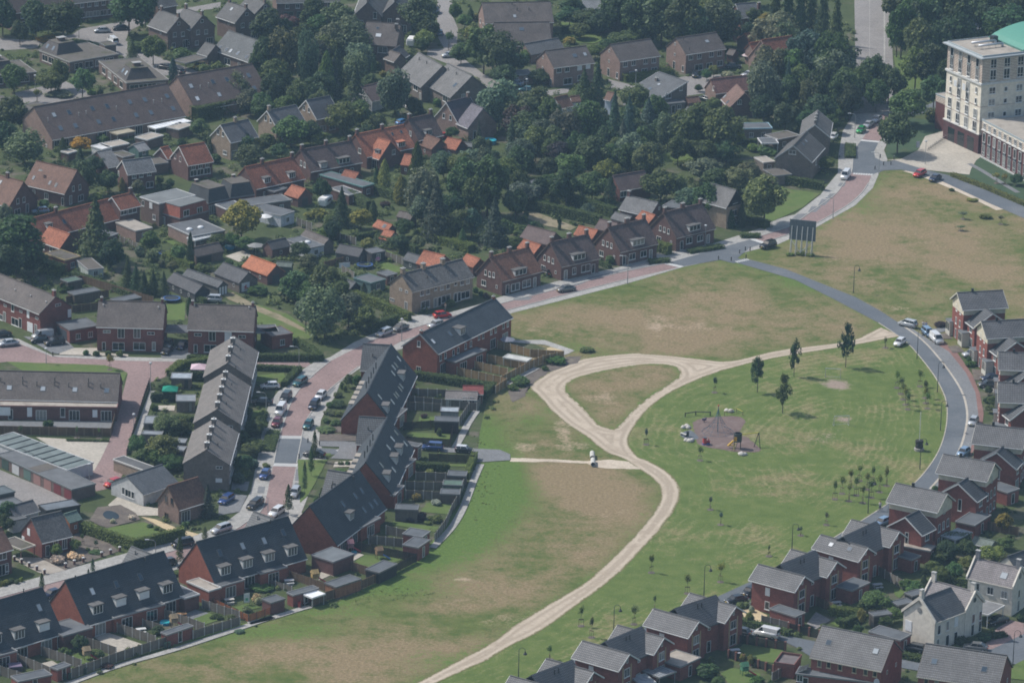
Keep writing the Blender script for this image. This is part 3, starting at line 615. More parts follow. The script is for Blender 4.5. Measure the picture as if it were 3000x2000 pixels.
# narrow slab paths behind the back gardens
for k,q in ((12,[(2420,230),(2270,310),(2160,370)]),(12,[(1900,600),(1830,700),(1770,820),(1715,915)]),(12,[(1935,1060),(1880,1180),(1820,1350),(1770,1470),(1700,1590),(1620,1680),(1520,1780)]),
   (13,[(-60,960),(150,910),(400,830),(470,815)]),(3,[(540,1500),(1000,1325),(1500,1190),(2010,1020),(2352,905)])):
 strip('garden_path',q,1.5,'slab',0.145,k,label=None)
sheet('slab_path',[(-60,-10),(280,-10),(540,80),(480,110),(290,170),(200,200),(0,310),(-60,330),(-60,290),(130,200),(300,150),(450,85),(280,30),(-60,5)],'slab',0.085,22,label='slab path round the end of the new fences')
sheet('sand_heap',[(300,60),(330,50),(460,85),(360,135),(305,145)],'sand',0.07,22,jit=0.15,label='heap of yellow sand beside the fence corner')
sheet('bark_bed',[(1555,680),(1700,650),(1960,640),(2025,690),(1970,740),(1950,800),(2060,840),(2140,930),(2130,955),(1950,955),(1850,940),(1650,905),(1580,870),(1600,820),(1560,760)],'bark',0.05,22,jit=0.3,smooth=1,label='bark chip bed of the playground')
sheet('asphalt_patch',[(1435,800),(1500,770),(1545,762),(1615,830),(1590,845),(1490,840)],'asphalt',0.056,22,smooth=1,label='small grey asphalt patch with a bench by the playground')
# ---------------------------------------------------------------- building kit
WHITE = (0.66,0.66,0.64); CREAM = (0.60,0.545,0.43); DARK = (0.05,0.055,0.06)
BR_RED = (0.19,0.078,0.065); BR_DARK = (0.15,0.075,0.065); BR_BROWN = (0.165,0.12,0.102); BR_PALE = (0.30,0.235,0.175); BR_PINK = (0.255,0.182,0.152); BR_OLD = (0.14,0.085,0.075); BR_GREY = (0.17,0.145,0.125)
BR_NEW = (0.24,0.088,0.06); BR_VILLA = (0.225,0.085,0.068); PLASTER = (0.52,0.49,0.45)
T_BLACK = (0.045,0.055,0.066); T_GREY = (0.118,0.115,0.112); T_BROWN = (0.118,0.086,0.076); T_RED = (0.28,0.105,0.064); T_ORANGE = (0.39,0.148,0.086); T_PURP = (0.135,0.095,0.088); T_LIGHT = (0.150,0.148,0.150); T_DARK = (0.085,0.085,0.09); T_TAUPE = (0.128,0.108,0.098); T_RUST = (0.19,0.105,0.075)
class Body:
 """one gabled, mono-pitch or flat volume of a building; x along the front eave, y to the back"""
 def __init__(s,root,P1,P2,he):
  s.root = root; s.o = Vector((root.location.x,root.location.y,0))
  s.P = Vector((P1.x,P1.y)); d = Vector((P2.x-P1.x,P2.y-P1.y)); s.L = d.length; s.ux = d/s.L; s.uy = Vector((-s.ux.y,s.ux.x)); s.he = he
 def w(s,x,y,z):
  p = s.P+s.ux*x+s.uy*y
  return Vector((p.x-s.o.x,p.y-s.o.y,z))
 def loc(s,W):
  d = Vector((W[0],W[1]))-s.P
  return d.dot(s.ux),d.dot(s.uy),W[2]
 def hit(s,px,n,c):                 # where a sight line meets the plane n.(x,y,z) = c
  a = s.loc(CAM); d = ray(px); dl = (d.x*s.ux.x+d.y*s.ux.y,d.x*s.uy.x+d.y*s.uy.y,d.z)
  t = (c-sum(n[i]*a[i] for i in range(3)))/sum(n[i]*dl[i] for i in range(3))
  return [a[i]+dl[i]*t for i in range(3)]
 def prism(s,mb,poly,x0,x1,mi=0):  # poly in (y, z)
  n = len(poly); vs = [s.w(x0,y,z) for y,z in poly]+[s.w(x1,y,z) for y,z in poly]
  fs = [tuple(range(n))[::-1],tuple(range(n,2*n))]+[(i,(i+1) % n,n+(i+1) % n,n+i) for i in range(n)]
  mb.add(vs,[f[::-1] for f in fs],mi)
 def bx(s,mb,x0,x1,y0,y1,z0,z1,mi=0):
  vs = [s.w(x,y,z) for z in (z0,z1) for x,y in ((x0,y0),(x1,y0),(x1,y1),(x0,y1))]
  mb.add(vs,[(0,3,2,1),(4,5,6,7),(0,1,5,4),(1,2,6,5),(2,3,7,6),(3,0,4,7)],mi)
FOOT = []
def root_at(name,P1,label,cat,group=None):
 return empty(name,(P1.x,P1.y,0),label,cat,group)
def gable(root,k,e,he,r=None,a=45,hr=None,D=None,hb=None,wall=BR_BROWN,roof=T_GREY,tile='tile',wmat='brick',oh=0.35,og=0.18,trim=None,gutter=WHITE,z0=0.0,yr=None,band=None):
 e = [pt(k,e[0],e[1]),pt(k,e[2],e[3])] if k is not None else [(e[0],e[1]),(e[2],e[3])]
 P1,P2 = U(e[0],he),U(e[1],he)
 if root is None or isinstance(root,tuple):
  root = root_at(root[0],P1,*root[1:])
 B = Body(root,P1,P2,he); ta = math.tan(R(a))
 if r is not None: rp = pt(k,*r) if k is not None else r
 if hr is None and r is not None:
  lo,hi = he+0.3,he+12
  for _ in range(40):
   m = (lo+hi)/2; y = B.loc(U(rp,m))[1]
   if m-he-ta*y > 0: hi = m
   else: lo = m
  hr = (lo+hi)/2; B.yr = (hr-he)/ta
 elif yr is not None: B.yr = yr
 elif D: B.yr = D/2
 else: B.yr = (hr-he)/ta
 B.yr = max(1.0,B.yr)
 B.hr = hr; sl = (hr-he)/B.yr; B.sl = sl
 B.hb = he if hb is None else hb
 B.D = D if D else B.yr+(hr-B.hb)/sl
 slb = (hr-B.hb)/(B.D-B.yr); L,D = B.L,B.D
 mb = MB(); e_ = 0.06
 vs = [B.w(0,0,z0),B.w(L,0,z0),B.w(L,D,z0),B.w(0,D,z0),B.w(0,0,he-e_),B.w(L,0,he-e_),B.w(L,D,B.hb-e_),B.w(0,D,B.hb-e_),B.w(0,B.yr,hr-e_),B.w(L,B.yr,hr-e_)]
 mb.add(vs,[(0,1,5,4),(1,2,6,9,5),(2,3,7,6),(3,0,4,8,7)])
 B.wall = mb.build('wall',wmat,root,wall)
 if band:                              # rendered upper storey: a thin shell proud of the brick
  zb,bc = band; mb = MB(); g = 0.03
  cut = lambda z: max(z,zb)
  vs = [B.w(-g,-g,zb),B.w(L+g,-g,zb),B.w(L+g,D+g,zb),B.w(-g,D+g,zb),B.w(-g,-g,he-e_),B.w(L+g,-g,he-e_),B.w(L+g,D+g,B.hb-e_),B.w(-g,D+g,B.hb-e_),B.w(-g,B.yr,hr-e_),B.w(L+g,B.yr,hr-e_)]
  mb.add(vs,[(0,1,5,4),(1,2,6,9,5),(2,3,7,6),(3,0,4,8,7),(0,3,2,1)]); mb.build('upper_render','concrete',root,bc)
 t = 0.2; c = 1.0
 mb = MB(); f = [(-oh,he-oh*sl+t),(B.yr,hr+t),(B.yr,hr),(-oh,he-oh*sl)]
 B.prism(mb,f,-og,L+og)
 bk = [(B.yr,hr+t),(D+oh,B.hb-oh*slb+t),(D+oh,B.hb-oh*slb),(B.yr,hr)]
 B.prism(mb,bk,-og,L+og)
 B.roof = mb.build('roof',tile,root,roof)
 mb = MB(); B.bx(mb,-og,L+og,B.yr-.14,B.yr+.14,hr+t-.06,hr+t+.07); mb.build('ridge_cap','concrete',B.roof,tuple(x*0.8 for x in roof))
 if gutter:
  zg = he-oh*sl
  mb = MB(); B.bx(mb,-og,L+og,-oh-.14,-oh-.003,zg-.02,zg+.12); mb.build('gutter','paint',root,gutter)
 if trim:
  for x0,x1 in ((-og-.06,-og-.003),(L+og+.003,L+og+.06)):
   mb = MB(); B.prism(mb,[(-oh,he-oh*sl-.06),(-oh,he-oh*sl+t+.03),(B.yr,hr+t+.03),(D+oh,B.hb-oh*slb+t+.03),(D+oh,B.hb-oh*slb-.06),(B.yr,hr-.06)],x0,x1)
   mb.build('bargeboard','paint',root,trim)
 B.t = t; B.k = k; FOOT.append(B)
 return B
def flat(root,k,e,h,g=None,D=None,wall=BR_BROWN,roof=(0.10,0.105,0.11),rmat='flatroof',wmat='brick',edge=(0.2,0.2,0.2),lip=0.16,z0=0.0,post=False):
 e = [pt(k,e[0],e[1]),pt(k,e[2],e[3])] if k is not None else [(e[0],e[1]),(e[2],e[3])]
 P1,P2 = U(e[0],h),U(e[1],h)
 if root is None or isinstance(root,tuple): root = root_at(root[0],P1,*root[1:])
 B = Body(root,P1,P2,h)
 if g is not None: D = max(1.2,B.loc(U(pt(k,*g) if k is not None else g,h))[1])
 B.D = D; B.hr = h; L = B.L
 mb = MB()
 if post:
  for x in (0.1,L-.1):
   for y in (.1,D-.1): B.bx(mb,x-.07,x+.07,y-.07,y+.07,z0,h-.25)
  mb.build('post','paint',root,wall)
 else:
  B.bx(mb,0,L,0,D,z0,h-.2); B.wall = mb.build('wall',wmat,root,wall)
 mb = MB(); B.bx(mb,-.1,L+.1,-.1,D+.1,h-.22,h-.04); B.roof = mb.build('roof',rmat,root,roof)
 mb = MB(); w_ = .16
 for x0,x1,y0,y1 in ((-.14,L+.14,-.14,-.14+w_),(-.14,L+.14,D+.14-w_,D+.14),(-.14,-.14+w_,-.14+w_,D+.14-w_),(L+.14-w_,L+.14,-.14+w_,D+.14-w_)):
  B.bx(mb,x0,x1,y0,y1,h-.24,h+lip-.1)
 mb.build('roof_edge','paint',B.roof,edge)
 B.k = k; B.sl = 0; B.t = 0; B.yr = D/2; FOOT.append(B)
 return B
WT = {'s': (0.6,0.8),'m': (1.1,1.25),'n': (0.8,1.3),'l': (1.9,1.5),'L': (2.6,1.7),'d': (1.0,2.2),'p': (2.2,2.2),'t': (1.0,2.2),'h': (1.1,0.55),'x': (1.0,1.3),'g': (2.4,2.2),'T': (0.8,2.0),'r': (0.7,0.7)}
def wframe(B,face,c,w,h,kind,fr=WHITE,name=None):
 x,z = c
 if face == 'f': P = lambda u,v,d: B.w(u,-d,v)
 elif face == 'b': P = lambda u,v,d: B.w(u,B.D+d,v)
 elif face == 'l': P = lambda u,v,d: B.w(-d,u,v)
 elif face == 'r': P = lambda u,v,d: B.w(B.L+d,u,v)
 def bxx(mb,u0,u1,v0,v1,d0,d1):
  vs = [P(u,v,d) for d in (d0,d1) for u,v in ((u0,v0),(u1,v0),(u1,v1),(u0,v1))]
  mb.add(vs,[(0,3,2,1),(4,5,6,7),(0,1,5,4),(1,2,6,5),(2,3,7,6),(3,0,4,7)])
 u0,u1,v0,v1 = x-w/2,x+w/2,z-h/2,z+h/2; t = 0.09
 if kind == 'x':                      # lowered shutter
  mb = MB(); bxx(mb,u0,u1,v0,v1,-.02,.07); mb.build('window_shutter','paint',B.root,(0.72,0.73,0.74)); return
 if kind == 'G':                      # garage door, or a near-black panel painting the shade of an open front
  mb = MB(); bxx(mb,u0,u1,v0,v1,-.02,.05); mb.build('garage_door_or_shade','paint',B.root,fr); return
 nm_ = name or ('door' if kind in 'dT' else 'window')
 mb = MB()
 for q in ((u0,u1,v0,v0+t),(u0,u1,v1-t,v1),(u0,u0+t,v0+t,v1-t),(u1-t,u1,v0+t,v1-t)): bxx(mb,*q,-.02,.06)
 if w > 1.05:
  n = max(1,int(w/1.0)) if kind != 'L' else 1
  for i in range(1,n+1):
   u = u0+w*i/(n+1); bxx(mb,u-.035,u+.035,v0+t,v1-t,-.02,.05)
 if kind in 'mlnL' and kind != 'h': bxx(mb,u0-.08,u1+.08,v0-.1,v0-.003,-.02,.12)
 f = mb.build(nm_,'paint',B.root,fr)
 mb = MB(); mb.add([P(u0+t*.5,v0+t*.5,.025),P(u1-t*.5,v0+t*.5,.025),P(u1-t*.5,v1-t*.5,.025),P(u0+t*.5,v1-t*.5,.025)],[(0,1,2,3)])
 mb.build('pane','glass',f)
def wins(B,face,lst,k=None,fr=WHITE):
 """lst: (x, y, type[, w, h]) - survey marks of the window centres on that wall"""
 k = B.k if k is None else k
 for it in lst:
  px = pt(k,it[0],it[1]); kd = it[2]; w_,h_ = it[3:5] if len(it) > 4 else WT.get(kd,(1.1,1.2))
  if face == 'f': q = B.hit(px,(0,1,0),0); u = q[0]; mx = B.L
  elif face == 'l': q = B.hit(px,(1,0,0),0); u = q[1]; mx = B.D
  elif face == 'r': q = B.hit(px,(1,0,0),B.L); u = q[1]; mx = B.D
  w_ = min(w_,mx*.9); u = min(max(u,w_/2+.12),mx-w_/2-.12); z = max(q[2],h_/2+.12)
  if kd in 'dpgTG': z = h_/2+.1
  wframe(B,face,(u,z),w_,h_,kd,fr if len(it) < 6 else it[5])
def wrow(B,face,n,z,kd='m',fr=WHITE,a=0.08,b=0.92,wh=None):
 mx = B.L if face in 'fb' else B.D; w_,h_ = wh or WT.get(kd,(1.1,1.2))
 for i in range(n):
  u = mx*(a+(b-a)*(i+.5)/n); wframe(B,face,(u,z),w_,h_,kd,fr)
def slope_pt(B,px): # front slope
 return B.hit(px,(0,-B.sl,1),B.he+B.t)
def skylights(B,lst,k=None,w_=0.95,h_=1.25,mat='skyglass'):
 k = B.k if k is None else k
 n = math.hypot(1,B.sl); cy,cz = 1/n,B.sl/n
 for it in lst:
  x,y,z = slope_pt(B,pt(k,it[0],it[1])); w2,h2 = (it[2:4] if len(it) > 3 else (w_,h_))
  x = min(max(x,w2/2+.1),B.L-w2/2-.1)
  def P(u,v,d): return B.w(x+u,y+v*cy-d*cz,z+v*cz+d*cy)
  def slab(mb,u0,u1,v0,v1,d0,d1):
   vs = [P(u,v,d) for d in (d0,d1) for u,v in ((u0,v0),(u1,v0),(u1,v1),(u0,v1))]
   mb.add(vs,[(0,3,2,1),(4,5,6,7),(0,1,5,4),(1,2,6,5),(2,3,7,6),(3,0,4,7)])
  mb = MB(); slab(mb,-w2/2,w2/2,-h2/2,h2/2,-.1,.07); f = mb.build('skylight','paint',B.roof,(0.12,0.125,0.13))
  mb = MB(); mb.add([P(-w2/2+.1,-h2/2+.1,.08),P(w2/2-.1,-h2/2+.1,.08),P(w2/2-.1,h2/2-.1,.08),P(-w2/2+.1,h2/2-.1,.08)],[(0,1,2,3)])
  o = mb.build('skylight_pane',mat,B.roof)
def vents(B,lst,k=None,h=0.55,r=.1,col=(0.1,0.1,0.1)):
 k = B.k if k is None else k
 for x,y in lst:
  q = slope_pt(B,pt(k,x,y)); mb = MB(); c = B.w(q[0],q[1],q[2]-.15)
  mb.bar(c,c+Vector((0,0,h+.15)),r,6); mb.lathe(c+Vector((0,0,h+.15)),[(r*1.7,0),(r*1.7,.1),(r*.4,.18)],6); mb.build('vent_pipe','metal',B.roof,col)
def dormer(B,px,w_=2.0,h_=1.25,k=None,col=WHITE,kd='l',fr=WHITE,roof=(0.13,0.125,0.12),shut=False):
 k = B.k if k is None else k
 x,y,z = slope_pt(B,pt(k,*px)); x = min(max(x,w_/2+.3),B.L-w_/2-.3)
 z -= .05; dy = (h_+.25)/B.sl
 mb = MB(); vs = []
 for u in (x-w_/2,x+w_/2): vs += [B.w(u,y,z-.1),B.w(u,y,z+h_+.1),B.w(u,y+dy,z+h_+.1)]
 mb.add(vs,[(0,3,4,1),(0,1,2),(3,5,4),(1,4,5,2)])
 d = mb.build('dormer','paint',B.root,col)
 mb = MB(); B.bx(mb,x-w_/2-.15,x+w_/2+.15,y-.18,y+dy+.1,z+h_+.1,z+h_+.24); B.bx(mb,x-w_/2-.18,x+w_/2+.18,y-.22,y-.183,z+h_+.02,z+h_+.26,1)
 me = mb.mesh('dormer_roof',['flatroof','paint']); link('dormer_roof',me,None,d,roof)
 S = Body.__new__(Body); S.root = d; S.o = B.o; S.P = B.P+B.ux*(x-w_/2)+B.uy*y; S.ux = B.ux; S.uy = B.uy; S.L = w_; S.D = 1
 if shut: wframe(S,'f',(w_/2,z+h_/2+.05),w_-.15,h_-.1,'x')
 else:
  # frame and pane both sit directly under the dormer
  u0,u1,v0,v1 = .12,w_-.12,z+.12,z+h_
  mb = MB(); mb.add([S.w(u0,-.02,v0),S.w(u1,-.02,v0),S.w(u1,-.02,v1),S.w(u0,-.02,v1)],[(0,1,2,3)]); mb.build('dormer_pane','glass',d)
  mb = MB(); n = 3 if w_ > 1.5 else 2
  for i in range(n+1):
   u = u0+(u1-u0)*i/n; S.bx(mb,u-.06,u+.06,-.07,-.025,v0,v1)
  S.bx(mb,u0,u1,-.07,-.025,v0-.1,v0); S.bx(mb,u0,u1,-.07,-.025,v1,v1+.08)
  mb.build('dormer_frame','paint',d,fr)
def chimney(B,px,k=None,w_=0.8,d_=0.55,h_=1.1,col=None,cap=(0.4,0.4,0.38),y=None,x=None,pots=True):
 k = B.k if k is None else k
 yy = B.yr if y is None else y
 if x is None: x = B.hit(pt(k,*px),(0,1,0),yy)[0]
 x = min(max(x,w_/2),B.L-w_/2)
 zt = B.hr+B.t; zb = zt-1.2 if B.sl else zt-.2
 mb = MB(); B.bx(mb,x-w_/2,x+w_/2,yy-d_/2,yy+d_/2,zb,zt+h_)
 c = mb.build('chimney','brick',B.root,col or tuple(q for q in B.wall.color[:3]))
 mb = MB(); B.bx(mb,x-w_/2-.07,x+w_/2+.07,yy-d_/2-.07,yy+d_/2+.07,zt+h_,zt+h_+.1)
 if pots:
  for i in (-1,1): mb.lathe(B.w(x+i*w_*.22,yy,zt+h_+.1),[(.1,0),(.1,.25)],6)
 mb.build('chimney_cap','concrete',c,cap)
def frustum(root,B,x0,x1,y0,y1,z0,z1,inset,mat,col,top=(0.15,0.145,0.135),topmat='mossroof',name='mansard'):
 mb = MB(); i = inset
 vs = [B.w(x,y,z0) for x,y in ((x0,y0),(x1,y0),(x1,y1),(x0,y1))]+[B.w(x,y,z1) for x,y in ((x0+i,y0+i),(x1-i,y0+i),(x1-i,y1-i),(x0+i,y1-i))]
 mb.add(vs,[(0,1,5,4),(1,2,6,5),(2,3,7,6),(3,0,4,7)])
 o = mb.build(name,mat,root,col)
 mb = MB(); B.bx(mb,x0+i-.1,x1-i+.1,y0+i-.1,y1-i+.1,z1-.05,z1+.1); mb.build(name+'_top',topmat,root,top)
 return o
# ---------------------------------------------------------------- houses, upper left quarter
def hs(label,name='house',group=None): return (name,label,'house',group)
def sh(label,name='shed',group=None): return (name,label,name.replace('_',' ').split(' ')[-1] if name != 'shed' else 'shed',group)
B = gable(hs('long terrace with brown tiled roof and two rows of skylights','terraced_house'),0,(450,1200,1590,995),2.8,(320,920),38,hb=5.0,wall=BR_PINK,roof=T_BROWN)
skylights(B,[(465,990),(595,968),(795,935),(922,915),(1118,880),(1247,860),(1437,828),(522,1105),(650,1083),(850,1050),(978,1027),(1172,992),(1300,970),(1490,935)],w_=1.1,h_=1.4)
vents(B,[(412,1045),(678,1000),(742,985),(1003,945),(1322,890),(1392,880)],h=.8,col=(.45,.45,.45))
wins(B,'f',[(560,1220,'p'),(690,1190,'L'),(880,1160,'L'),(1195,1105,'p'),(500,1240,'p')]); wins(B,'l',[(370,1210,'s'),(400,1270,'s')])
B = gable(hs('terrace with brown tiled roof stepping behind the long terrace','terraced_house'),0,(1690,945,2330,835),2.8,(1535,660),38,hb=5.0,wall=BR_PINK,roof=T_BROWN)
skylights(B,[(1645,742),(1832,705),(1955,685),(2140,650),(1700,850),(1888,815),(2192,760)],w_=1.1,h_=1.4); vents(B,[(1725,765),(1795,745),(2100,690)],h=.8,col=(.45,.45,.45))
wins(B,'f',[(1735,965,'p'),(1910,920,'x',2.4,1.8),(1830,940,'m')])
for i,(e,r,lab) in enumerate([((1280,215,1445,275),(1540,150),'first gabled house of four in the row beside the bungalow street'),((1490,195,1645,255),(1765,140),'second gabled house of four in the row, with a flat link'),
 ((1870,140,2030,195),(2130,75),'third gabled house of four in the row, with a white skylight'),((2060,60,2190,130),(2290,30),'fourth gabled house of four in the row at the picture top')]):
 B = gable(hs(lab,'gabled_house','gabled houses in a stepped row'),0,e,5.3,r,42,wall=BR_BROWN,roof=T_GREY if i else (.13,.125,.12))
 chimney(B,r,x=.6); chimney(B,r,x=B.L-.5,h_=.9)
 ex,ey = e[2],e[3]
 wins(B,'r',[(ex+60,ey+25,'m'),(ex+130,ey+20,'m'),(ex+95,ey-70,'r',.9,.9),(ex+160,ey+110,'p'),(ex+50,ey+115,'m')]); wins(B,'f',[(ex-60,ey+10,'s'),(ex-20,ey+120,'s')])
 if i == 2: skylights(B,[(1995,80,1.0,1.1)])
B = gable(hs('grey roofed house with a row of bright skylights','house'),0,(1840,425,2230,560),3.0,(1960,265),40,wall=BR_BROWN,roof=(.12,.125,.125))
skylights(B,[(1895,410),(1950,428),(1987,440),(2050,460),(2125,490),(2188,515)],w_=1.0,h_=1.3); wins(B,'f',[(1960,545,'L'),(2060,560,'m')])
B = gable(sh('small grey gabled outbuilding beside the skylight house','outbuilding'),0,(1705,455,1790,480),2.4,(1840,390),40,wall=BR_BROWN,roof=T_GREY)
flat(sh('carport with mossy flat roof above the yellow car','carport'),0,(1600,545,1780,500),2.5,D=4.5,rmat='mossroof',post=True,wall=(.12,.1,.09))
def bungalow(k,e,g,fx,lab,sky=None):
 B = flat(hs(lab,'bungalow','flat-roofed bungalows with mansard tops'),k,e,3.1,g=g,rmat='mossroof',wall=BR_BROWN,edge=(.30,.29,.27))
 o = frustum(B.root,B,*fx,3.05,5.6,1.9,'tile',(.075,.065,.062),name='mansard_roof')
 x0,x1,y0,y1 = fx
 mb = MB(); B.bx(mb,(x0+x1)/2-.9,(x0+x1)/2+.9,(y0+y1)/2-.5,(y0+y1)/2+.6,5.6,6.3); c = mb.build('chimney','brick',B.root,BR_BROWN)
 mb = MB(); B.bx(mb,(x0+x1)/2-1.2,(x0+x1)/2+1.2,(y0+y1)/2-.8,(y0+y1)/2+.9,6.55,6.65); mb.build('chimney_cap','concrete',c,(.35,.35,.34))
 for i in (.35,.68):   # pair of roof windows on the left slope
  mb = MB(); yy = y0+(y1-y0)*i; n = math.hypot(1.9,2.55); cx,cz = 1.9/n,2.55/n
  def P(v,u,d): return B.w(x0+.95+v*cx-d*cz,yy+u,4.3+v*cz+d*cx)
  mb.add([P(-.6,-.5,.06),P(-.6,.5,.06),P(.6,.5,.06),P(.6,-.5,.06),P(-.6,-.5,-.1),P(-.6,.5,-.1),P(.6,.5,-.1),P(.6,-.5,-.1)],[(3,2,1,0),(0,1,5,4),(1,2,6,5),(2,3,7,6),(3,0,4,7)])
  mb.build('skylight','skyglass',B.root)
 wrow(B,'f',4,1.6,'L',(.62,.6,.56)); wrow(B,'l',4,1.6,'L',(.62,.6,.56))
 return B
bungalow(0,(600,535,1020,465),(130,470),(.8,9.3,7.5,16.0),'flat-roofed bungalow with mansard top beside the white van')
bungalow(0,(1090,715,1450,685),(625,545),(.7,9.0,2.4,10.5),'flat-roofed bungalow with mansard top next to the young trees')
bungalow(0,(-230,670,310,620),(-300,560),(4.0,13.0,2.2,10.5),'flat-roofed bungalow with mansard top cut by the picture edge')
flat(sh('low flat-roofed garage beside the white van','garage'),0,(905,395,1000,385),2.6,D=4,wall=BR_BROWN,rmat='mossroof')
flat(sh('flat-roofed corner building at the picture edge','garage'),0,(-160,960,135,850),3.0,D=8,wall=BR_BROWN,rmat='mossroof')
flat(sh('flat roof behind the long terrace gable','garage'),0,(240,960,400,900),2.8,D=4,wall=BR_BROWN,rmat='mossroof')
B = gable(hs('brick row at the top edge with white framed windows','terraced_house'),0,(640,25,1080,-25),5.4,None,40,hr=9.2,wall=BR_BROWN,roof=T_GREY)
wrow(B,'f',6,4.4,'m'); wrow(B,'f',6,1.7,'l')
B = gable(hs('brick row at the upper left corner with brown roof','terraced_house'),0,(110,112,560,45),5.2,(20,0),42,wall=BR_BROWN,roof=T_BROWN); wrow(B,'f',4,3.9,'m'); wrow(B,'f',4,1.6,'l')
gable(hs('house with grey roof half hidden by trees at the top edge'),0,(1365,65,1520,40),5.0,None,42,hr=8.5,wall=BR_BROWN,roof=T_GREY)
B = gable(hs('pale brick house with grey gabled roof beside the tall hedge'),0,(1985,1222,2215,1172),4.7,(1890,1085),42,wall=BR_PALE,roof=(.125,.125,.13),trim=WHITE)
chimney(B,(2025,1040)); wins(B,'l',[(1880,1138,'n'),(1922,1155,'n'),(1938,1315,'l',1.5,1.0)]); wins(B,'f',[(2025,1340,'p'),(2150,1320,'l')])
B = gable(hs('small house with bright red tiled roof and white gable edge'),0,(1620,1420,1830,1385),4.0,(1525,1270),42,wall=BR_OLD,roof=T_RED,tile='oldtile',trim=WHITE)
wins(B,'l',[(1510,1345,'n'),(1553,1370,'n')],fr=(.6,.5,.48)); wrow(B,'f',3,1.7,'l'); wrow(B,'f',3,3.2,'m')
gable(sh('orange roofed annex beside the small red house','annex'),0,(1440,1365,1500,1350),2.8,(1425,1270),42,wall=BR_OLD,roof=T_ORANGE,tile='oldtile',trim=WHITE)
flat(sh('flat garage with grey roof beside the red house','garage'),0,(1300,1420,1450,1400),2.6,D=5,rmat='mossroof')
B = gable(hs('grey slate roofed house above the brick lane'),1,(1100,28,1335,-2),4.6,(1010,-75),40,wall=BR_OLD,roof=(.19,.195,.2),tile='oldtile',trim=WHITE)
wins(B,'f',[(1155,45,'m'),(1215,35,'m'),(1285,22,'m'),(1180,120,'L'),(1290,120,'l')]); wins(B,'l',[(980,0,'n')])
# back garden sheds of the long terrace
for e,D,lab,wl,rf,ed in [((1270,1205,1405,1165),4,'brick shed with gravel roof behind the long terrace',BR_BROWN,'gravel',(.6,.6,.58)),((1540,1115,1660,1075),4,'brick shed with gravel roof beside the white awning',BR_BROWN,'gravel',(.6,.6,.58)),
 ((880,1285,965,1265),4,'white roofed shed in the gardens',WHITE,'flatroof',WHITE),((930,1270,1110,1235),4,'long shed with gravel roof and white edge',BR_BROWN,'gravel',(.6,.6,.58)),((1060,1355,1160,1335),5,'grey flat shed behind the slate roof',BR_BROWN,'mossroof',(.3,.3,.3)),((590,1320,660,1300),2.5,'small brick shed under the golden tree',BR_OLD,'gravel',(.6,.6,.58))]:
 flat(sh(lab),0,e,2.5,D=D,wall=wl,rmat=rf,edge=ed,roof=(.55,.55,.55) if wl == WHITE else (.2,.19,.17))
B = flat(sh('white corrugated awning along the long terrace','awning'),0,(1340,1110,1645,1045),2.5,D=3,roof=(.72,.74,.76),edge=WHITE,post=True,wall=WHITE)
for i in range(1,9):
 mb = MB(); B.bx(mb,B.L*i/9-.06,B.L*i/9+.06,0,B.D,2.465,2.53); mb.build('rib','paint',B.roof,(.55,.57,.6))
flat(sh('beige canvas roofed veranda behind the long terrace','veranda'),0,(1010,1160,1165,1130),2.5,D=3,roof=(.36,.32,.24),edge=(.3,.27,.2),post=True,wall=(.3,.3,.3))
B = gable(sh('green garden summerhouse with grey roof','summerhouse'),0,(1195,1300,1280,1280),2.0,(1150,1250),30,wall=(.12,.2,.18),roof=(.3,.3,.3),wmat='wood'); wins(B,'f',[(1240,1310,'m')])
B = gable(sh('slate roofed garage with a long ridge below the white shed','garage'),0,(930,1440,1040,1420),2.6,(790,1320),30,wall=BR_OLD,roof=(.2,.2,.2),tile='oldtile')
# ---------------------------------------------------------------- second row left
B = gable(hs('dark brick house with brown gable roof and four skylights'),1,(215,112,560,192),3.4,(655,0),46,wall=BR_OLD,roof=T_RUST)
skylights(B,[(290,62),(430,105),(483,125)],w_=.7,h_=1.1); chimney(B,(350,60),y=1.6,h_=-1.2) ; wins(B,'r',[(630,155,'n'),(687,142,'n'),(695,235,'l'),(608,270,'d')]); wins(B,'f',[(293,185,'n'),(400,218,'l',1.2,1.5),(540,260,'T')])
B = gable(hs('dark brick house with brown roof cut by the left edge'),1,(-140,245,80,305),3.0,(180,95),46,wall=BR_OLD,roof=T_RUST); chimney(B,(65,75)); skylights(B,[(5,100)],w_=.7,h_=1.1)
wins(B,'r',[(153,262,'n'),(205,250,'n'),(150,355,'l'),(235,350,'d')])
B = gable(hs('long red tiled row with yellow gable edge','terraced_house'),1,(325,585,1025,405),3.0,(232,425),44,wall=BR_OLD,roof=T_RED,tile='oldtile',trim=(.5,.33,.08))
skylights(B,[(553,440)],w_=.9,h_=1.1); chimney(B,(480,365)); wins(B,'f',[(380,640,'l')]); dormer(B,(430,500),1.6,1.1)
B2 = gable(B.root,1,(345,600,520,662),2.6,(585,545),44,wall=BR_OLD,roof=T_ORANGE,tile='oldtile'); wins(B2,'f',[(370,655,'m'),(440,675,'m')])
B2 = gable(B.root,1,(1035,335,1205,295),5.2,(960,235),38,wall=BR_OLD,roof=T_RED,tile='oldtile',trim=WHITE); wins(B2,'f',[(1060,355,'l'),(1140,335,'L')]); chimney(B2,(1130,190),x=B2.L-.5)
B = flat(hs('flat-roofed brick house block with grey roof','flat_roofed_house'),1,(1370,282,1680,212),5.6,g=(1197,228),wall=BR_BROWN,roof=(.17,.18,.18),edge=(.6,.6,.58)); wins(B,'l',[(1233,280,'n'),(1300,300,'x',1.1,1.5),(1328,400,'m')])
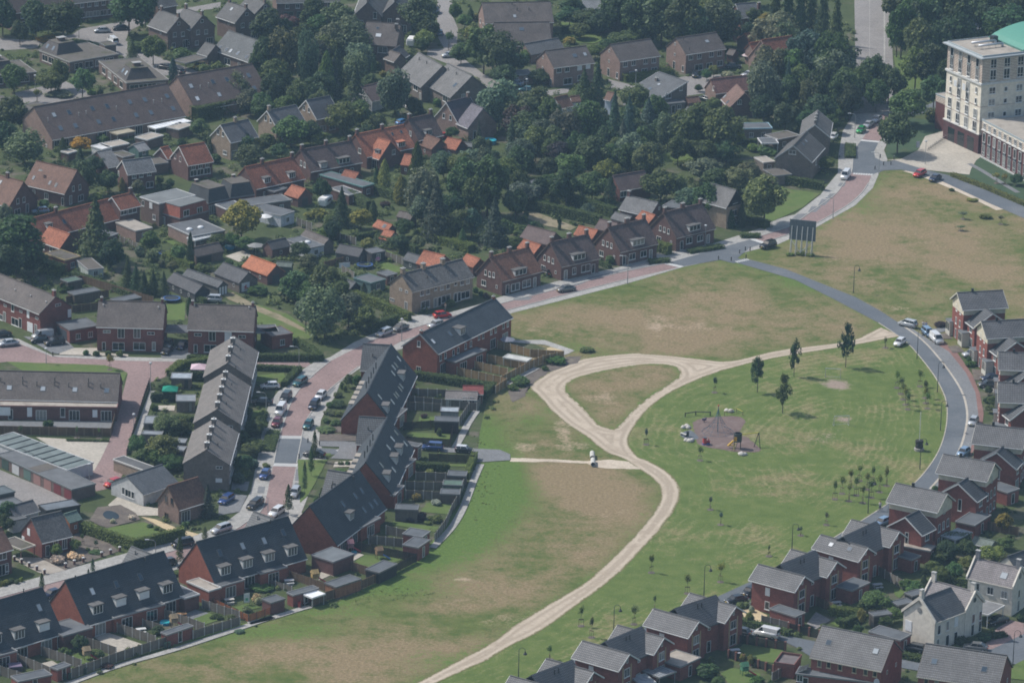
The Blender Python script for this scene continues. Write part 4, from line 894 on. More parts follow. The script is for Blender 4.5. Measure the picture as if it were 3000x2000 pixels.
B2 = flat(B.root,1,(1550,410,1800,342),3.0,g=(1385,345),wall=BR_OLD,roof=(.15,.16,.16)); frustum(B.root,B2,-.1,B2.L+.1,-.1,B2.D,2.95,5.5,.7,'tile',(.32,.10,.065),(.16,.17,.17),'flatroof','mansard_roof')
wins(B2,'f',[(1605,365,'l',1.9,1.5),(1720,340,'l',1.7,1.5)]); wins(B2,'l',[(1410,435,'d')])
B = flat(hs('slate mansard house with pale flat roof','mansard_house'),1,(1795,278,1975,238),3.0,g=(1650,205),wall=BR_OLD,roof=(.2,.2,.19)); frustum(B.root,B,-.1,B.L+.1,-.1,B.D,2.95,6.0,.9,'tile',(.06,.065,.07),(.33,.31,.28),'mossroof','mansard_roof')
wins(B,'f',[(1830,330,'p')]); chimney(B,(1690,130),y=B.D-.6,h_=3.6,pots=False)
B = flat(hs('second slate mansard house with mossy flat roof','mansard_house'),1,(1985,232,2190,205),3.0,g=(1930,165),wall=BR_OLD,roof=(.2,.2,.19)); frustum(B.root,B,-.1,B.L+.1,-.1,B.D,2.95,6.0,.9,'tile',(.06,.065,.07),(.3,.29,.27),'mossroof','mansard_roof')
chimney(B,(2010,60),y=B.D-.6,h_=3.6,pots=False); wins(B,'f',[(2010,280,'m')])
FL = [(1,(1170,517,1310,490),(970,450),2.8,BR_PINK,'gravel',(.4,.38,.35),'flat brick extension with gravel roof behind the red row'),
 (1,(1660,562,1935,512),(1425,470),2.8,BR_PINK,'flatroof',(.45,.45,.44),'flat brick extension with domed rooflight'),
 (1,(1950,330,2110,300),(1860,290),2.8,BR_OLD,'flatroof',(.6,.6,.6),'low flat extension behind the slate mansard'),
 (1,(560,768,690,735),(390,712),2.9,BR_RED,'mossroof',(.4,.3,.15),'square brick garage with mossy roof and yellow edge'),
 (1,(760,852,890,838),(615,770),2.3,(.42,.47,.45),'mossroof',(.3,.3,.3),'pale green wooden shed beside the big spruce'),
 (1,(960,560,1015,540),(900,490),2.6,BR_OLD,'flatroof',(.3,.3,.3),'small grey roofed shed behind the big spruce'),
 (1,(600,1372,850,1332),(450,1312),3.0,BR_RED,'flatroof',(.12,.12,.12),'pair of brick garages beside the left terrace'),
 (1,(1405,1388,1640,1392),None,3.0,(.1,.09,.09),'flatroof',(.25,.25,.25),'dark carport between the twin brick houses'),
 (1,(2185,1395,2400,1385),None,3.0,(.1,.09,.09),'flatroof',(.25,.25,.25),'dark carport beside the second twin house'),
 (11,(140,1425,315,1398),(-60,1380),3.0,BR_NEW,'flatroof',(.2,.1,.08),'red brick garage at the end of the dirt track'),
 (11,(920,138,1015,112),(600,22),2.8,BR_OLD,'flatroof',(.16,.3,.28),'long flat annex with green roof edge'),
 (11,(800,208,905,186),(650,150),2.6,BR_OLD,'flatroof',(.6,.58,.55),'dark flat annex with white roof edge'),
 (11,(215,388,330,350),(-50,330),2.8,(.55,.57,.6),'flatroof',(.3,.3,.3),'white walled bungalow with grey flat roof'),
 (11,(-60,300,300,250),None,2.8,BR_BROWN,'flatroof',(.35,.34,.32),'flat-roofed house with a white parasol'),
 (11,(450,668,585,640),(250,592),2.6,(.5,.52,.54),'flatroof',(.25,.25,.25),'flat garden room with two white roof domes'),
 (11,(990,967,1115,932),(865,915),2.5,(.1,.16,.15),'flatroof',(.12,.2,.19),'open garden shed with green edged flat roof'),
 (11,(1130,905,1215,885),(1105,860),2.3,BR_OLD,'flatroof',(.2,.2,.2),'low flat shed behind the pale terrace chimneys'),
 (11,(1000,712,1112,690),(965,672),2.3,(.08,.08,.08),'flatroof',(.12,.12,.12),'small black shed beside the long hedge'),
 (11,(160,182,265,150),(110,150),2.6,BR_OLD,'flatroof',(.2,.2,.2),'dark extension behind the red terrace'),
 (21,(230,140,385,98),None,2.5,(.1,.1,.1),'flatroof',(.15,.15,.15),'dark garden shed beside the yellow slide'),
 (20,(1990,1108,2240,1102),None,3.0,BR_GREY,'flatroof',(.30,.48,.55),'flat-roofed building with pale blue roof edge'),
 (30,(95,1235,235,1232),None,2.6,(.6,.6,.6),'flatroof',(.7,.7,.7),'white roofed carport beside the gabled house'),
 (30,(235,1200,420,1165),None,2.8,BR_GREY,'mossroof',(.4,.4,.4),'flat annex of the grey gabled house'),
 (30,(110,1400,205,1390),None,2.6,BR_GREY,'gravel',(.5,.48,.45),'small flat annex below the grey gabled house'),
 (21,(1300,300,1480,330),None,2.6,BR_OLD,'flatroof',(.3,.3,.3),'flat annex with pale skylight behind the brick houses'),
 (20,(960,815,1030,830),None,2.8,(.55,.53,.5),'flatroof',(.6,.6,.6),'pale flat garage beside the slanted roof house'),
 (20,(-20,650,180,640),None,2.6,BR_PINK,'flatroof',(.3,.3,.3),'low brick annex beside the first twin house')]
for k,e,g,h,wl,rm,ed,lab in FL:
 B = flat(sh(lab,'garage' if 'garage' in lab else ('carport' if 'carport' in lab else ('bungalow' if 'bungalow' in lab else 'annex' if 'annex' in lab or 'extension' in lab else 'shed'))),k,e,h,g=g,D=None if g else 5.0,wall=wl,rmat=rm,edge=ed,roof=(.115,.122,.13),wmat='wood' if 'wooden' in lab else 'brick',post='carport' in lab)
 if 'carport' not in lab:
  wrow(B,'f',max(1,int(B.L/3)),1.3,'m')
 if 'domed' in lab or 'domes' in lab:
  for i in (.25,.6):
   mb = MB(); mb.lathe(B.w(B.L*i,B.D*.45,h-.04),[(.8,0),(.78,.15),(.5,.38),(.1,.45)],10); mb.build('rooflight','paint',B.roof,(.65,.67,.68),smooth=True)
 if 'pair of brick garages' in lab: wins(B,'l',[(480,1430,'G',2.4,2.2,(.05,.06,.07)),(555,1450,'G',2.4,2.2,(.05,.06,.07))])
# gabled sheds and small outbuildings: (tile, eave line, ridge mark, eave height, wall, roof, label)
GS = [(1,(1690,742,1920,692),(1680,665),2.1,(.16,.12,.10),T_TAUPE,'open wooden barn with grey roof beside the tall cypress'),
 (1,(1850,885,2060,970),(2115,870),2.3,BR_GREY,T_DARK,'grey garage with a painted door'),
 (1,(1440,950,1680,1060),(1740,990),2.0,(.07,.07,.07),T_DARK,'long black shed nearest the fir clump'),
 (1,(1580,900,1880,1005),(1930,960),2.0,(.12,.12,.11),(.11,.115,.12),'long grey shed with open white doors'),
 (1,(2090,825,2302,905),(2360,810),2.2,BR_OLD,(.46,.16,.075),'small outbuilding with bright orange roof'),
 (11,(140,682,290,650),(92,618),2.2,BR_OLD,T_DARK,'dark roofed garden shed with a yellow strip'),
 (11,(390,560,580,642),(612,588),2.2,BR_GREY,T_TAUPE,'grey tiled shed behind the round bush'),
 (11,(690,705,885,742),(1000,690),2.2,(.08,.08,.08),T_DARK,'black roofed shed beside the garden trampoline'),
 (11,(250,205,362,240),(415,160),2.2,BR_OLD,T_ORANGE,'orange tiled shed behind the red terrace'),
 (11,(735,48,850,75),(898,28),2.6,BR_OLD,T_RED,'red roofed annex next to the green edged flat roof'),
 (11,(1010,478,1130,520),(1178,475),2.0,(.12,.1,.08),T_ORANGE,'orange shed with a grey skylight'),
 (11,(1065,580,1140,600),(1220,540),1.8,(.4,.36,.3),T_ORANGE,'low orange shed with pale edges'),
 (11,(740,990,812,1018),(858,968),2.2,(.03,.03,.03),(.10,.105,.11),'black shed with white gable edge'),
 (11,(1385,798,1560,838),(1650,740),2.3,BR_OLD,T_ORANGE,'orange outbuilding behind the pale terrace'),
 (11,(1760,792,1870,832),(1930,765),2.2,BR_OLD,T_ORANGE,'orange outbuilding beside the dark brick house'),
 (11,(1215,395,1330,420),(1375,380),2.0,(.15,.13,.11),T_TAUPE,'grey shed half hidden under the blue spruce'),
 (11,(1270,765,1390,800),(1415,740),2.0,(.09,.1,.1),(.10,.105,.11),'dark summerhouse beside the orange outbuilding'),
 (21,(70,577,305,640),(395,545),2.3,BR_OLD,T_PURP,'brown tiled barn behind the second brick house'),
 (21,(50,665,192,712),(230,640),2.1,BR_OLD,T_ORANGE,'orange shed below the brown barn'),
 (21,(535,552,690,588),(730,515),2.1,BR_OLD,T_ORANGE,'orange shed below the gravel garden'),
 (21,(715,500,860,532),(935,460),2.3,BR_OLD,T_PURP,'brown tiled outbuilding behind the third brick house'),
 (21,(855,412,990,450),(1070,412),2.2,BR_OLD,(.15,.15,.15),'grey tiled outbuilding behind the hedges'),
 (21,(1070,412,1180,450),(1230,388),2.2,BR_OLD,T_ORANGE,'orange shed beside the fourth brick house'),
 (20,(165,475,450,425),(108,382),2.4,BR_PINK,(.15,.15,.15),'grey garage roof beside the first twin house'),
 (20,(735,222,945,226),(735,188),2.2,(.15,.13,.11),T_TAUPE,'long brown shed behind the clipped hedge'),
 (20,(1425,1020,1500,1050),(1560,945),2.6,BR_GREY,(.16,.16,.16),'grey gabled shed behind the slanted roof house'),
 (10,(1395,1242,1512,1288),(1565,1200),2.3,BR_OLD,T_RUST,'small red roofed shed at the end of the row'),
 (10,(1605,1268,1720,1292),(1760,1212),2.3,BR_OLD,T_ORANGE,'small orange roofed shed beside the blue pool'),
 (10,(1780,1260,1860,1268),(1890,1240),2.0,(.1,.1,.1),(.14,.15,.15),'low grey shed beside the blue pool'),
 (10,(1250,1420,1330,1430),(1340,1340),2.4,BR_OLD,T_ORANGE,'orange annex roof behind the green cypress'),
 (11,(175,822,300,832),(340,800),1.9,(.12,.15,.12),(.13,.16,.14),'green roofed garden shed in the allotment corner'),
 (20,(520,880,590,875),(490,835),2.8,(.6,.6,.6),T_RUST,'white gabled garage among the firs'),
 (20,(1520,890,1620,880),(1505,845),2.3,BR_OLD,T_RUST,'brown hipped shed beside the slanted roof house'),
 (20,(1850,470,1900,480),(1940,440),2.2,BR_OLD,T_TAUPE,'brown carport beside the third twin house'),
 (3,(600,90,700,60),(560,20),2.6,(.3,.12,.06),(.14,.2,.17),'red wooden pavilion with green roof by the pond')]
for k,e,r,he,wl,rf,lab in GS:
 B = gable(sh(lab,'barn' if 'barn' in lab else 'outbuilding' if 'outbuilding' in lab or 'annex' in lab or 'garage' in lab else 'shed'),k,e,he,r,38,wall=wl,roof=rf,tile='oldtile' if rf in (T_ORANGE,T_RED,T_RUST) else 'tile',oh=.2,gutter=None)
 if 'painted door' in lab:
  wins(B,'r',[(2115,1000,'x',2.2,2.0)]); wins(B,'f',[(2015,985,'s')])
  w0 = Body.__new__(Body); q = B.hit(pt(1,2115,1000),(1,0,0),B.L); mb = MB()
  for dy,dz,ww,hh in ((-.1,.1,.7,.25),(.2,-.2,.9,.2),(-.2,-.45,.25,.35),(.35,-.5,.2,.3),(.05,.4,.25,.3)):
   B.bx(mb,B.L+.075,B.L+.09,q[1]+dy-ww/2,q[1]+dy+ww/2,1.1+dz-hh/2,1.1+dz+hh/2)
  mb.build('door_painting','paint',B.root,(.5,.03,.04))
 elif 'white doors' in lab:
  for i in (.2,.5,.8): wframe(B,'r',(B.D*i,1.0),.5,1.8,'x')
 elif 'open wooden barn' in lab: wins(B,'f',[(1760,770,'G',4,1.7,(.02,.02,.02))])  # no door here: near-black panel paints the shade inside the open front
 elif B.D > 3: wframe(B,'r',(B.D*.5,1.1),min(2.0,B.D*.4),1.9,'G',(.06,.07,.07)); wrow(B,'f',max(1,int(B.L/3.5)),he*.55,'s')
 if 'grey skylight' in lab: skylights(B,[(1105,478,1.0,1.0)])
# ---------------------------------------------------------------- estate on the left
B = gable(hs('dark red terrace with grey roof at the left edge','terraced_house'),1,(-260,985,345,1228),5.2,(480,1085),35,wall=BR_RED,roof=T_TAUPE,gutter=(.5,.5,.48))
wins(B,'f',[(45,1160,'h'),(110,1180,'n',1.0,1.7),(180,1212,'h'),(243,1232,'x',.9,1.9),(318,1270,'h'),(130,1315,'L'),(260,1365,'x',2.0,2.1),(10,1265,'m'),(40,1280,'d'),(175,1320,'d'),(308,1370,'d')]); wins(B,'r',[(500,1155,'h',1.5,.6),(608,1225,'x',.9,1.8)])
chimney(B,(495,1060),x=B.L-.6); vents(B,[(130,1035),(265,1085),(398,1140)],h=.3,col=(.5,.5,.5))
for e,r,lab,ws in [((835,1338,1400,1352),(870,1125),'dark red twin house with white gravel front garden',[(920,1385,'h',1.6,.7),(1043,1400,'t',1.5,2.2),(1180,1400,'t',1.5,2.2),(1300,1400,'h',1.6,.7),(895,1500,'T',.8,1.9),(1020,1510,'L'),(1200,1510,'L'),(1325,1510,'n',.8,1.9)]),
 ((1620,1362,2180,1378),(1660,1155),'dark red twin house half hidden by the chimney terrace',[(1705,1412,'h',1.6,.7),(1828,1425,'t',1.5,2.2),(1965,1430,'x',1.5,2.2),(2085,1430,'h',1.6,.7),(1685,1525,'T'),(1810,1530,'L')])]:
 B = gable(hs(lab,'twin_house','dark red twin houses'),1,e,5.5,r,36,wall=BR_RED,roof=T_TAUPE)
 wins(B,'f',ws); chimney(B,(e[0]+35,1110),x=.5,w_=.5,h_=.7); chimney(B,(e[2]-20,1130),x=B.L-.5,w_=.5,h_=.7); vents(B,[(e[0]+55,1165),(e[2]-35,1185)],h=.3,col=(.55,.55,.55)); wins(B,'r',[(e[2]+20,1450,'s')])
B = gable(hs('long terrace with taupe roof and gravel strip along its back','terraced_house'),2,(-120,487,1010,512),3.5,(1035,280),36,wall=BR_RED,roof=T_TAUPE)
skylights(B,[(80,398),(370,407),(645,415),(918,422)],w_=1.1,h_=1.2); vents(B,[(195,335),(472,345),(762,350),(195,370),(468,378),(760,388),(318,380),(592,390),(868,398),(5,345)],h=.8)
B2 = flat(B.root,2,(-120,548,1005,565),3.1,D=2.6,wall=BR_DARK,rmat='gravel',edge=(.25,.12,.1))
wins(B2,'f',[(35,600,'x',2.6,1.8),(255,607,'x',1.0,2.0),(355,605,'p',2.2,2.1),(540,610,'n',1.0,2.0),(640,615,'p'),(818,620,'x',1.0,1.6),(915,620,'p'),(90,610,'d')],k=2)
B = flat(('garage_row','long white garage row with ribbed grey-green roof','garage'),2,(580,1105,800,1040),2.6,g=(-60,830),wall=(.55,.54,.56),wmat='concrete',roof=(.16,.19,.185),edge=(.5,.5,.5))
for i in range(1,9):
 mb = MB(); B.bx(mb,.1,B.L-.1,B.D*i/9-.16,B.D*i/9+.16,2.55,2.68); mb.build('roof_rib','flatroof',B.roof,(.05,.06,.065))
B = flat(('garage_row','old garage row with seven coloured doors','garage'),2,(620,1272,820,1222),2.5,g=(-40,975),wall=(.16,.12,.105),roof=(.13,.135,.14),edge=(.16,.17,.17))
for x,y,c in ((45,1080,(.05,.08,.07)),(135,1120,(.5,.5,.5)),(235,1160,(.1,.16,.14)),(320,1197,(.3,.17,.15)),(410,1230,(.3,.16,.14)),(495,1265,(.16,.03,.035)),(585,1305,(.16,.03,.035))):
 wins(B,'l',[(x,y,'G',2.4,2.0,c)])
mb = MB(); B.bx(mb,0.3,B.L-.3,B.D*.47,B.D*.60,2.465,2.5); mb.build('roof_patch','mossroof',B.roof)
flat(sh('black container shed in the garage court','container'),2,(400,1455,690,1405),2.5,D=3.5,wall=(.03,.032,.035),wmat='paint',roof=(.14,.16,.18),edge=(.05,.05,.05))
flat(sh('dark garage at the lower left of the garage court','garage'),2,(-60,1330,125,1290),2.5,D=4,wall=(.05,.05,.05),wmat='paint',roof=(.1,.12,.13),edge=(.1,.12,.12))
flat(sh('brown garage with open front below the garage court','garage'),2,(20,1430,210,1390),2.5,D=4,wall=(.09,.07,.06),roof=(.12,.13,.14),edge=(.1,.1,.1))
B = gable(hs('white bungalow with dark gabled roof','bungalow'),2,(1235,1312,1530,1215),2.5,(1070,1170),28,wall=(.56,.555,.54),wmat='concrete',roof=(.115,.125,.135),tile='newtile',gutter=(.5,.5,.5))
wins(B,'l',[(1065,1285,'n',1.0,1.5),(1090,1300,'n',1.0,1.5),(1118,1312,'n',1.0,1.5),(1143,1322,'n',1.0,1.5)])
B = gable(hs('small pink brick house with steep brown roof beside the fir'),2,(1540,1437,1790,1360),3.2,(1450,1250),50,wall=BR_PINK,roof=T_RUST,tile='oldtile',trim=(.12,.07,.05))
wins(B,'l',[(1432,1355,'n',.8,1.4),(1482,1375,'n',.8,1.4),(1435,1500,'m')],fr=(.12,.08,.06)); wins(B,'f',[(1600,1490,'p')])
CHT = [((2160,320,2215,90),(1950,225),[(2010,28),(1990,105),(1970,182)],'upper section of the grey terrace with a row of chimneys'),
 ((2065,715,2145,385),(1862,612),[(1950,255),(1930,330),(1910,412),(1888,492),(1868,572)],'middle section of the grey terrace with a row of chimneys'),
 ((1970,1062,2045,790),(1770,957),[(1840,672),(1818,752),(1797,837),(1775,920)],'lower section of the grey terrace with a row of chimneys')]
for i,(e,r,ch,lab) in enumerate(CHT):
 B = gable(hs(lab,'terraced_house','grey terrace with chimneys'),2,e,5.4,r,33,wall=(.18,.155,.135),roof=(.18,.162,.148),oh=.25)
 n = len(ch)
 for j in range(n): chimney(B,ch[j],x=B.L*(j+.25)/n+.3,w_=.6,d_=.9,h_=.9,cap=(.62,.62,.6))
 wins(B,'l',[[(1,1,'h')],[(1978,735,'h',1.3,.6)],[(1888,1085,'h',1.3,.6),(1885,1195,'x',1.3,.8)]][i] if i else [])
 vents(B,[[(2070,80),(2030,230)],[(1995,380),(1950,545)],[(1875,900)]][i],h=.5)
 wrow(B,'f',2*n,1.7,'l'); wrow(B,'f',2*n,4.2,'m')
for e,D,lab,rm in [((1475,315,1645,318),3.5,'glass roofed shed beside the pink gazebo','clearroof'),((1520,512,1680,512),4,'flat garden shed with wet grey roof','flatroof'),((1240,702,1340,704),4.5,'flat garden shed by the fence path','flatroof'),((1225,795,1390,802),2,'low corrugated garden shed','flatroof'),((1415,862,1590,872),2.5,'flat garden shed between the round bushes','flatroof'),((1510,940,1575,945),3,'small grey shed against the lower chimney house','flatroof')]:
 B = flat(sh(lab,'garden_shed','garden sheds of the chimney terrace'),2,e,2.4,D=D,wall=BR_GREY,roof=(.22,.24,.26),rmat=rm,edge=(.22,.22,.22)); wins(B,'f',[(e[2]-40,e[3]+60,'T')],fr=(.05,.05,.05))
flat(sh('low brick shed with slanting dark roof beside the estate road'),2,(1270,1118,1360,1090),2.5,g=(1018,1000),wall=BR_PALE,roof=(.11,.11,.11),edge=(.55,.54,.5))
# lower left corner
B = gable(hs('red brick cottage with weathered grey roof and carport'),3,(360,252,612,192),3.3,(250,60),45,wall=BR_RED,roof=(.13,.13,.13),tile='oldtile',gutter=WHITE)
wins(B,'l',[(248,168,'x',.9,1.4),(195,215,'x',.9,.6)]); wins(B,'f',[(410,315,'d'),(480,275,'n',1.1,1.5),(556,270,'n',1.1,2.0)])
flat(sh('flat carport beside the red brick cottage','carport'),3,(180,318,300,282),2.6,g=(65,230),wall=BR_DARK,rmat='mossroof',edge=(.5,.47,.4),post=True)
B = gable(hs('brown roofed house cut by the lower left edge'),3,(-160,378,100,308),5.0,(-40,150),42,wall=BR_DARK,roof=T_RUST); wins(B,'f',[(20,375,'l'),(30,500,'p'),(60,480,'n')])
gable(sh('grey roofed outbuilding behind the cottage','outbuilding'),3,(130,35,330,-20),2.6,(60,-40),35,wall=(.5,.5,.5),roof=(.13,.13,.135))
B = flat(sh('white walled annex with flat roof behind the cottage','annex'),3,(110,70,225,45),2.6,D=3.5,wall=(.5,.5,.48),wmat='concrete',rmat='flatroof')
# ---------------------------------------------------------------- the new dark-roofed terraces
def newrow(k,e,r,lab,back_wins,sky,dorm,shut=(),a=50,hr=None,kd=None):
 B = gable(hs(lab,'terraced_house','new terraces with steep dark roofs'),k,e,2.9,r,a,wall=BR_NEW,roof=T_BLACK,tile='newtile',gutter=WHITE,oh=.3,og=.12)
 skylights(B,sky,w_=.95,h_=1.45)
 for i,d in enumerate(dorm): dormer(B,d,2.3,1.55,shut=i in shut)
 wins(B,'f',back_wins)
 return B
def ext(B,k,e,D,lab=None,h=2.9,w_=None):
 X = flat(B.root,k,e,h,D=D,wall=BR_NEW,roof=(.10,.105,.11),edge=(.3,.3,.3)); 
 n = max(1,int(X.L/4.5))
 for i in range(n): wframe(X,'f',(X.L*(i+.5)/n,1.25),min(2.4,X.L*.7),2.2,'p')
 return X
B1 = newrow(3,(-330,1292,535,1032),(375,650),'new terrace with steep dark roof at the lower left corner',[(400,1130,'g'),(190,1200,'g'),(530,1110,'d')],[(338,820)],[(170,1085),(-30,1130),(385,1020)],(2,))
ext(B1,3,(-300,1310,145,1190),2.0); vents(B1,[(204,690)],h=.6)
flat(B1.root,3,(545,1062,795,990),2.9,D=6,wall=BR_DARK,roof=(.13,.14,.15),edge=(.2,.2,.2))
B2 = newrow(3,(735,968,1580,707),(595,585),'second new terrace with four dormers and shuttered windows',[(865,1010,'g'),(1470,800,'g'),(1100,960,'g')],[(795,680),(1003,620),(1207,557)],[(845,870),(1045,805),(1245,745),(1445,690)],(1,2))
X = ext(B2,3,(985,908,1415,787),2.2); flat(B2.root,3,(1590,738,1715,702),2.9,D=5.5,wall=BR_DARK,roof=(.13,.14,.15),edge=(.5,.5,.5)); vents(B2,[(650,580),(1250,420)],h=.7)
B3 = newrow(3,(1850,612,2635,387),(1705,258),'third new terrace with rows of dormers above back gardens',[(2150,560,'g'),(1990,700,'p')],[(1893,350),(2090,290),(2275,245),(2440,175)],[(1945,535),(2135,475),(2325,420),(2520,370)])
X = ext(B3,3,(1870,645,2105,577),2.2); flat(B3.root,3,(1800,675,1900,645),3.0,g=(1590,600),wall=BR_NEW,rmat='gravel',edge=(.55,.55,.53)); ext(B3,3,(2245,525,2470,465),2.2); vents(B3,[(2330,95)],h=.7)
flat(B3.root,13,(665,425,840,357),2.9,g=(462,372),wall=BR_DARK,roof=(.15,.165,.175),edge=(.22,.22,.23))
B4 = newrow(None,(985,1593,1128,1486),(917,1476),'corner terrace with large brick gable facing the road',[],[],[],a=50)
B4.k = 12
skylights(B4,[(750,1402),(855,1330),(910,1285),(930,1450),(990,1412),(1030,1385)],w_=.9,h_=1.4); dormer(B4,(825,1530),1.9,1.4,k=12); vents(B4,[(840,1190)],h=.6)
wins(B4,'f',[(750,285,'g'),(850,210,'p')],k=13); X = ext(B4,13,(905,130,1070,45),2.5)
B5 = newrow(12,(1170,1318,1350,922),(960,1013),'middle block of steep dark roof with dormers toward the fields',[(1250,1180,'g')],[(1140,912),(1175,840),(1080,1065),(1185,1105),(1205,785),(1285,880)],[(1150,1195),(1215,1045),(1255,965)])
X = ext(B5,12,(1290,1085,1375,1010),2.5); X = ext(B5,12,(1195,1320,1275,1240),2.5); X = ext(B5,12,(1390,905,1425,880),3)
B6 = newrow(12,(1175,708,1375,287),(965,428),'upper block of steep dark roof with dormers toward the fields',[(1320,440,'g')],[(1065,478),(1175,520),(1200,470),(1215,455),(1240,410),(1250,385),(1185,225),(1205,205),(1230,150),(1300,240),(1180,275)],[(1140,605),(1275,330)])
X = ext(B6,12,(1215,655,1300,580),2.5); 
# street-side dormers and the wings with pale tiled roofs
for B,n in ((B5,4),(B6,5),(B4,2)):
 for i in range(n):
  x = B.L*(.08+.5*(i+.5)/n)+1.0; y = B.D-1.3; z = B.hb+1.0
  mb = MB(); B.bx(mb,x-.9,x+.9,y-1.6,y+.4,z-.6,z+1.2); d = mb.build('dormer','paint',B.root,WHITE)
  mb = MB(); B.bx(mb,x-1.05,x+1.05,y-1.7,y+.55,z+1.2,z+1.36); mb.build('dormer_roof','gravel',d)
  for j in range(1):
   mb = MB(); mb.bar(B.w(x+1.6,B.D*.62,B.hr-1.6),B.w(x+1.6,B.D*.62,B.hr+.1),.12,6); mb.build('vent_pipe','metal',B.roof,(.05,.05,.05))
for B,k,e,r in ((B6,12,(905,238,1130,250),(925,25)),(B5,12,(866,872,1090,886),(885,650)),(B4,12,(560,1345,790,1380),(625,1112)),(B3,3,(2120,125,2290,190),(2190,0)),(B2,3,(1065,425,1240,495),(1135,300))):
 W = gable(B.root,k,e,3.4,r,50,hr=None,wall=BR_NEW,roof=(.13,.135,.14),tile='pantile',oh=.3); vents(W,[(e[0]+100,(e[1]+r[1])/2)],h=.6)
B = gable(hs('red brick terrace with dark roof and fenced back yards','terraced_house'),None,(1281,1034,1498,929),5.2,pt(11,1425,1403),38,wall=BR_NEW,roof=(.06,.072,.085),tile='newtile',trim=(.3,.3,.3))
B.k = 11
skylights(B,[(1672,1405,.9,1.3),(1525,1470,.9,1.3)]); dormer(B,(1780,1410),2.0,1.4); chimney(B,(1410,1400),x=.4,w_=.6,h_=.5); chimney(B,(2065,1080),x=B.L-.5,w_=.6,h_=.5)
wins(B,'f',[(1920,1430,'n'),(1955,1420,'n'),(2025,1385,'n'),(2063,1370,'n'),(2130,1335,'n'),(2168,1320,'n'),(2145,1435,'p')]); wins(B,'f',[(1590,140,'n'),(1630,120,'n'),(1700,95,'n'),(1740,75,'n'),(1805,40,'n'),(1850,20,'n'),(1610,235,'p'),(1650,230,'n'),(2040,20,'p')],k=12); wins(B,'l',[(1403,20,'n'),(1400,250,'m')],k=12)
X = flat(B.root,12,(1720,180,1985,70),2.9,D=2.6,wall=BR_NEW,roof=(.14,.15,.16),edge=(.12,.12,.12)); wins(X,'f',[(1785,205,'g'),(1925,145,'p')])
# ---------------------------------------------------------------- top middle
B = gable(hs('brick row with green panels at the top edge','terraced_house'),10,(180,22,720,8),5.2,None,42,hr=9.0,wall=BR_BROWN,roof=T_GREY); wrow(B,'f',5,4.0,'m'); wrow(B,'f',4,1.6,'L',(.1,.2,.16))
for e,r,lab in [((905,-20,845,135),(967,12),'left of two gabled houses with glazed gable fronts at the top edge'),((1150,5,1090,120),(1197,22),'right of two gabled houses with glazed gable fronts at the top edge')]:
 B = gable(hs(lab,'gabled_house'),10,e,5.2,r,45,wall=BR_BROWN,roof=T_GREY); x,y = e[2],e[3]
 wins(B,'r',[(x+180,y+0,'n',1.0,1.8),(x+170,y+60,'p'),(x+60,y+60,'m'),(x+220,y+60,'p')]); chimney(B,r,x=B.L-.6)
B = gable(hs('grey roofed house with chimneys beside the caravan'),10,(918,377,1205,397),4.7,(905,188),42,wall=BR_BROWN,roof=T_TAUPE,gutter=None)
skylights(B,[(1048,243,.8,.8),(1055,305,1.6,1.2)]); chimney(B,(1190,180),x=B.L-.7); chimney(B,(1190,240),x=B.L-.7,y=B.yr-1.6,h_=.2); wins(B,'f',[(1090,430,'L')])
gable(B.root,10,(1110,500,1195,530),3.6,(1090,415),42,wall=BR_BROWN,roof=T_TAUPE)
W = gable(B.root,10,(1200,540,1310,470),2.6,(1205,420),40,wall=BR_BROWN,roof=T_DARK)
for e,r,lab,sk in [((1225,632,1430,747),(1385,450),'left half of the stepped grey roof pair',[]),((1480,730,1685,836),(1845,650),'right half of the stepped grey roof pair with one bright skylight',[(1715,733,1.2,1.5)])]:
 B = gable(hs(lab,'house','stepped grey roof pair'),10,e,4.2,r,40,wall=BR_GREY,roof=(.17,.165,.16),gutter=(.3,.3,.3)); skylights(B,sk)
 vents(B,[(1405,520),(1470,550)] if not sk else [(1655,610),(1725,645)],h=.6); wins(B,'f',[(e[0]+150,e[1]+120,'L'),(e[0]+190,e[1]+150,'d')]); wrow(B,'r',2,4.0,'m')
B = gable(hs('large house with long taupe roof at the top edge'),10,(1975,200,2560,188),5.2,(1975,30),36,wall=BR_PINK,roof=T_TAUPE); vents(B,[(2205,40),(2250,90),(2350,85)],h=.6); skylights(B,[(2228,140,.9,1.1)])
W = gable(B.root,10,(2075,392,2545,385),3.2,(2070,200),40,wall=BR_PINK,roof=T_TAUPE); skylights(W,[(2288,252,1.3,1.1)]); wrow(B,'l',2,3.8,'m')
for e,r,he,lab,rf in [((175,1092,415,1042),(95,960),4.4,'pale brick house with grey roof left of the dark roofed one',(.13,.13,.135)),((520,1022,715,985),(425,870),4.6,'pale brick house with dark roof and white gable edges',(.085,.09,.1))]:
 B = gable(hs(lab),10,e,he,r,42,wall=BR_PALE,roof=rf,trim=WHITE); x,y = r
 wins(B,'l',[(x-10,y+60,'n'),(x+32,y+78,'n')]); wrow(B,'f',2,1.7,'l'); chimney(B,r,x=.5) if x < 200 else vents(B,[(615,915)])
B = gable(hs('white walled house hidden behind a birch'),10,(1000,870,1270,810),2.8,(960,740),35,wall=(.55,.55,.54),wmat='concrete',roof=T_PURP)
B = gable(hs('cross-gabled house with purple-grey glazed roof'),10,(1740,1062,1935,1010),3.4,(1640,890),48,wall=BR_PINK,roof=(.075,.065,.085),trim=WHITE)
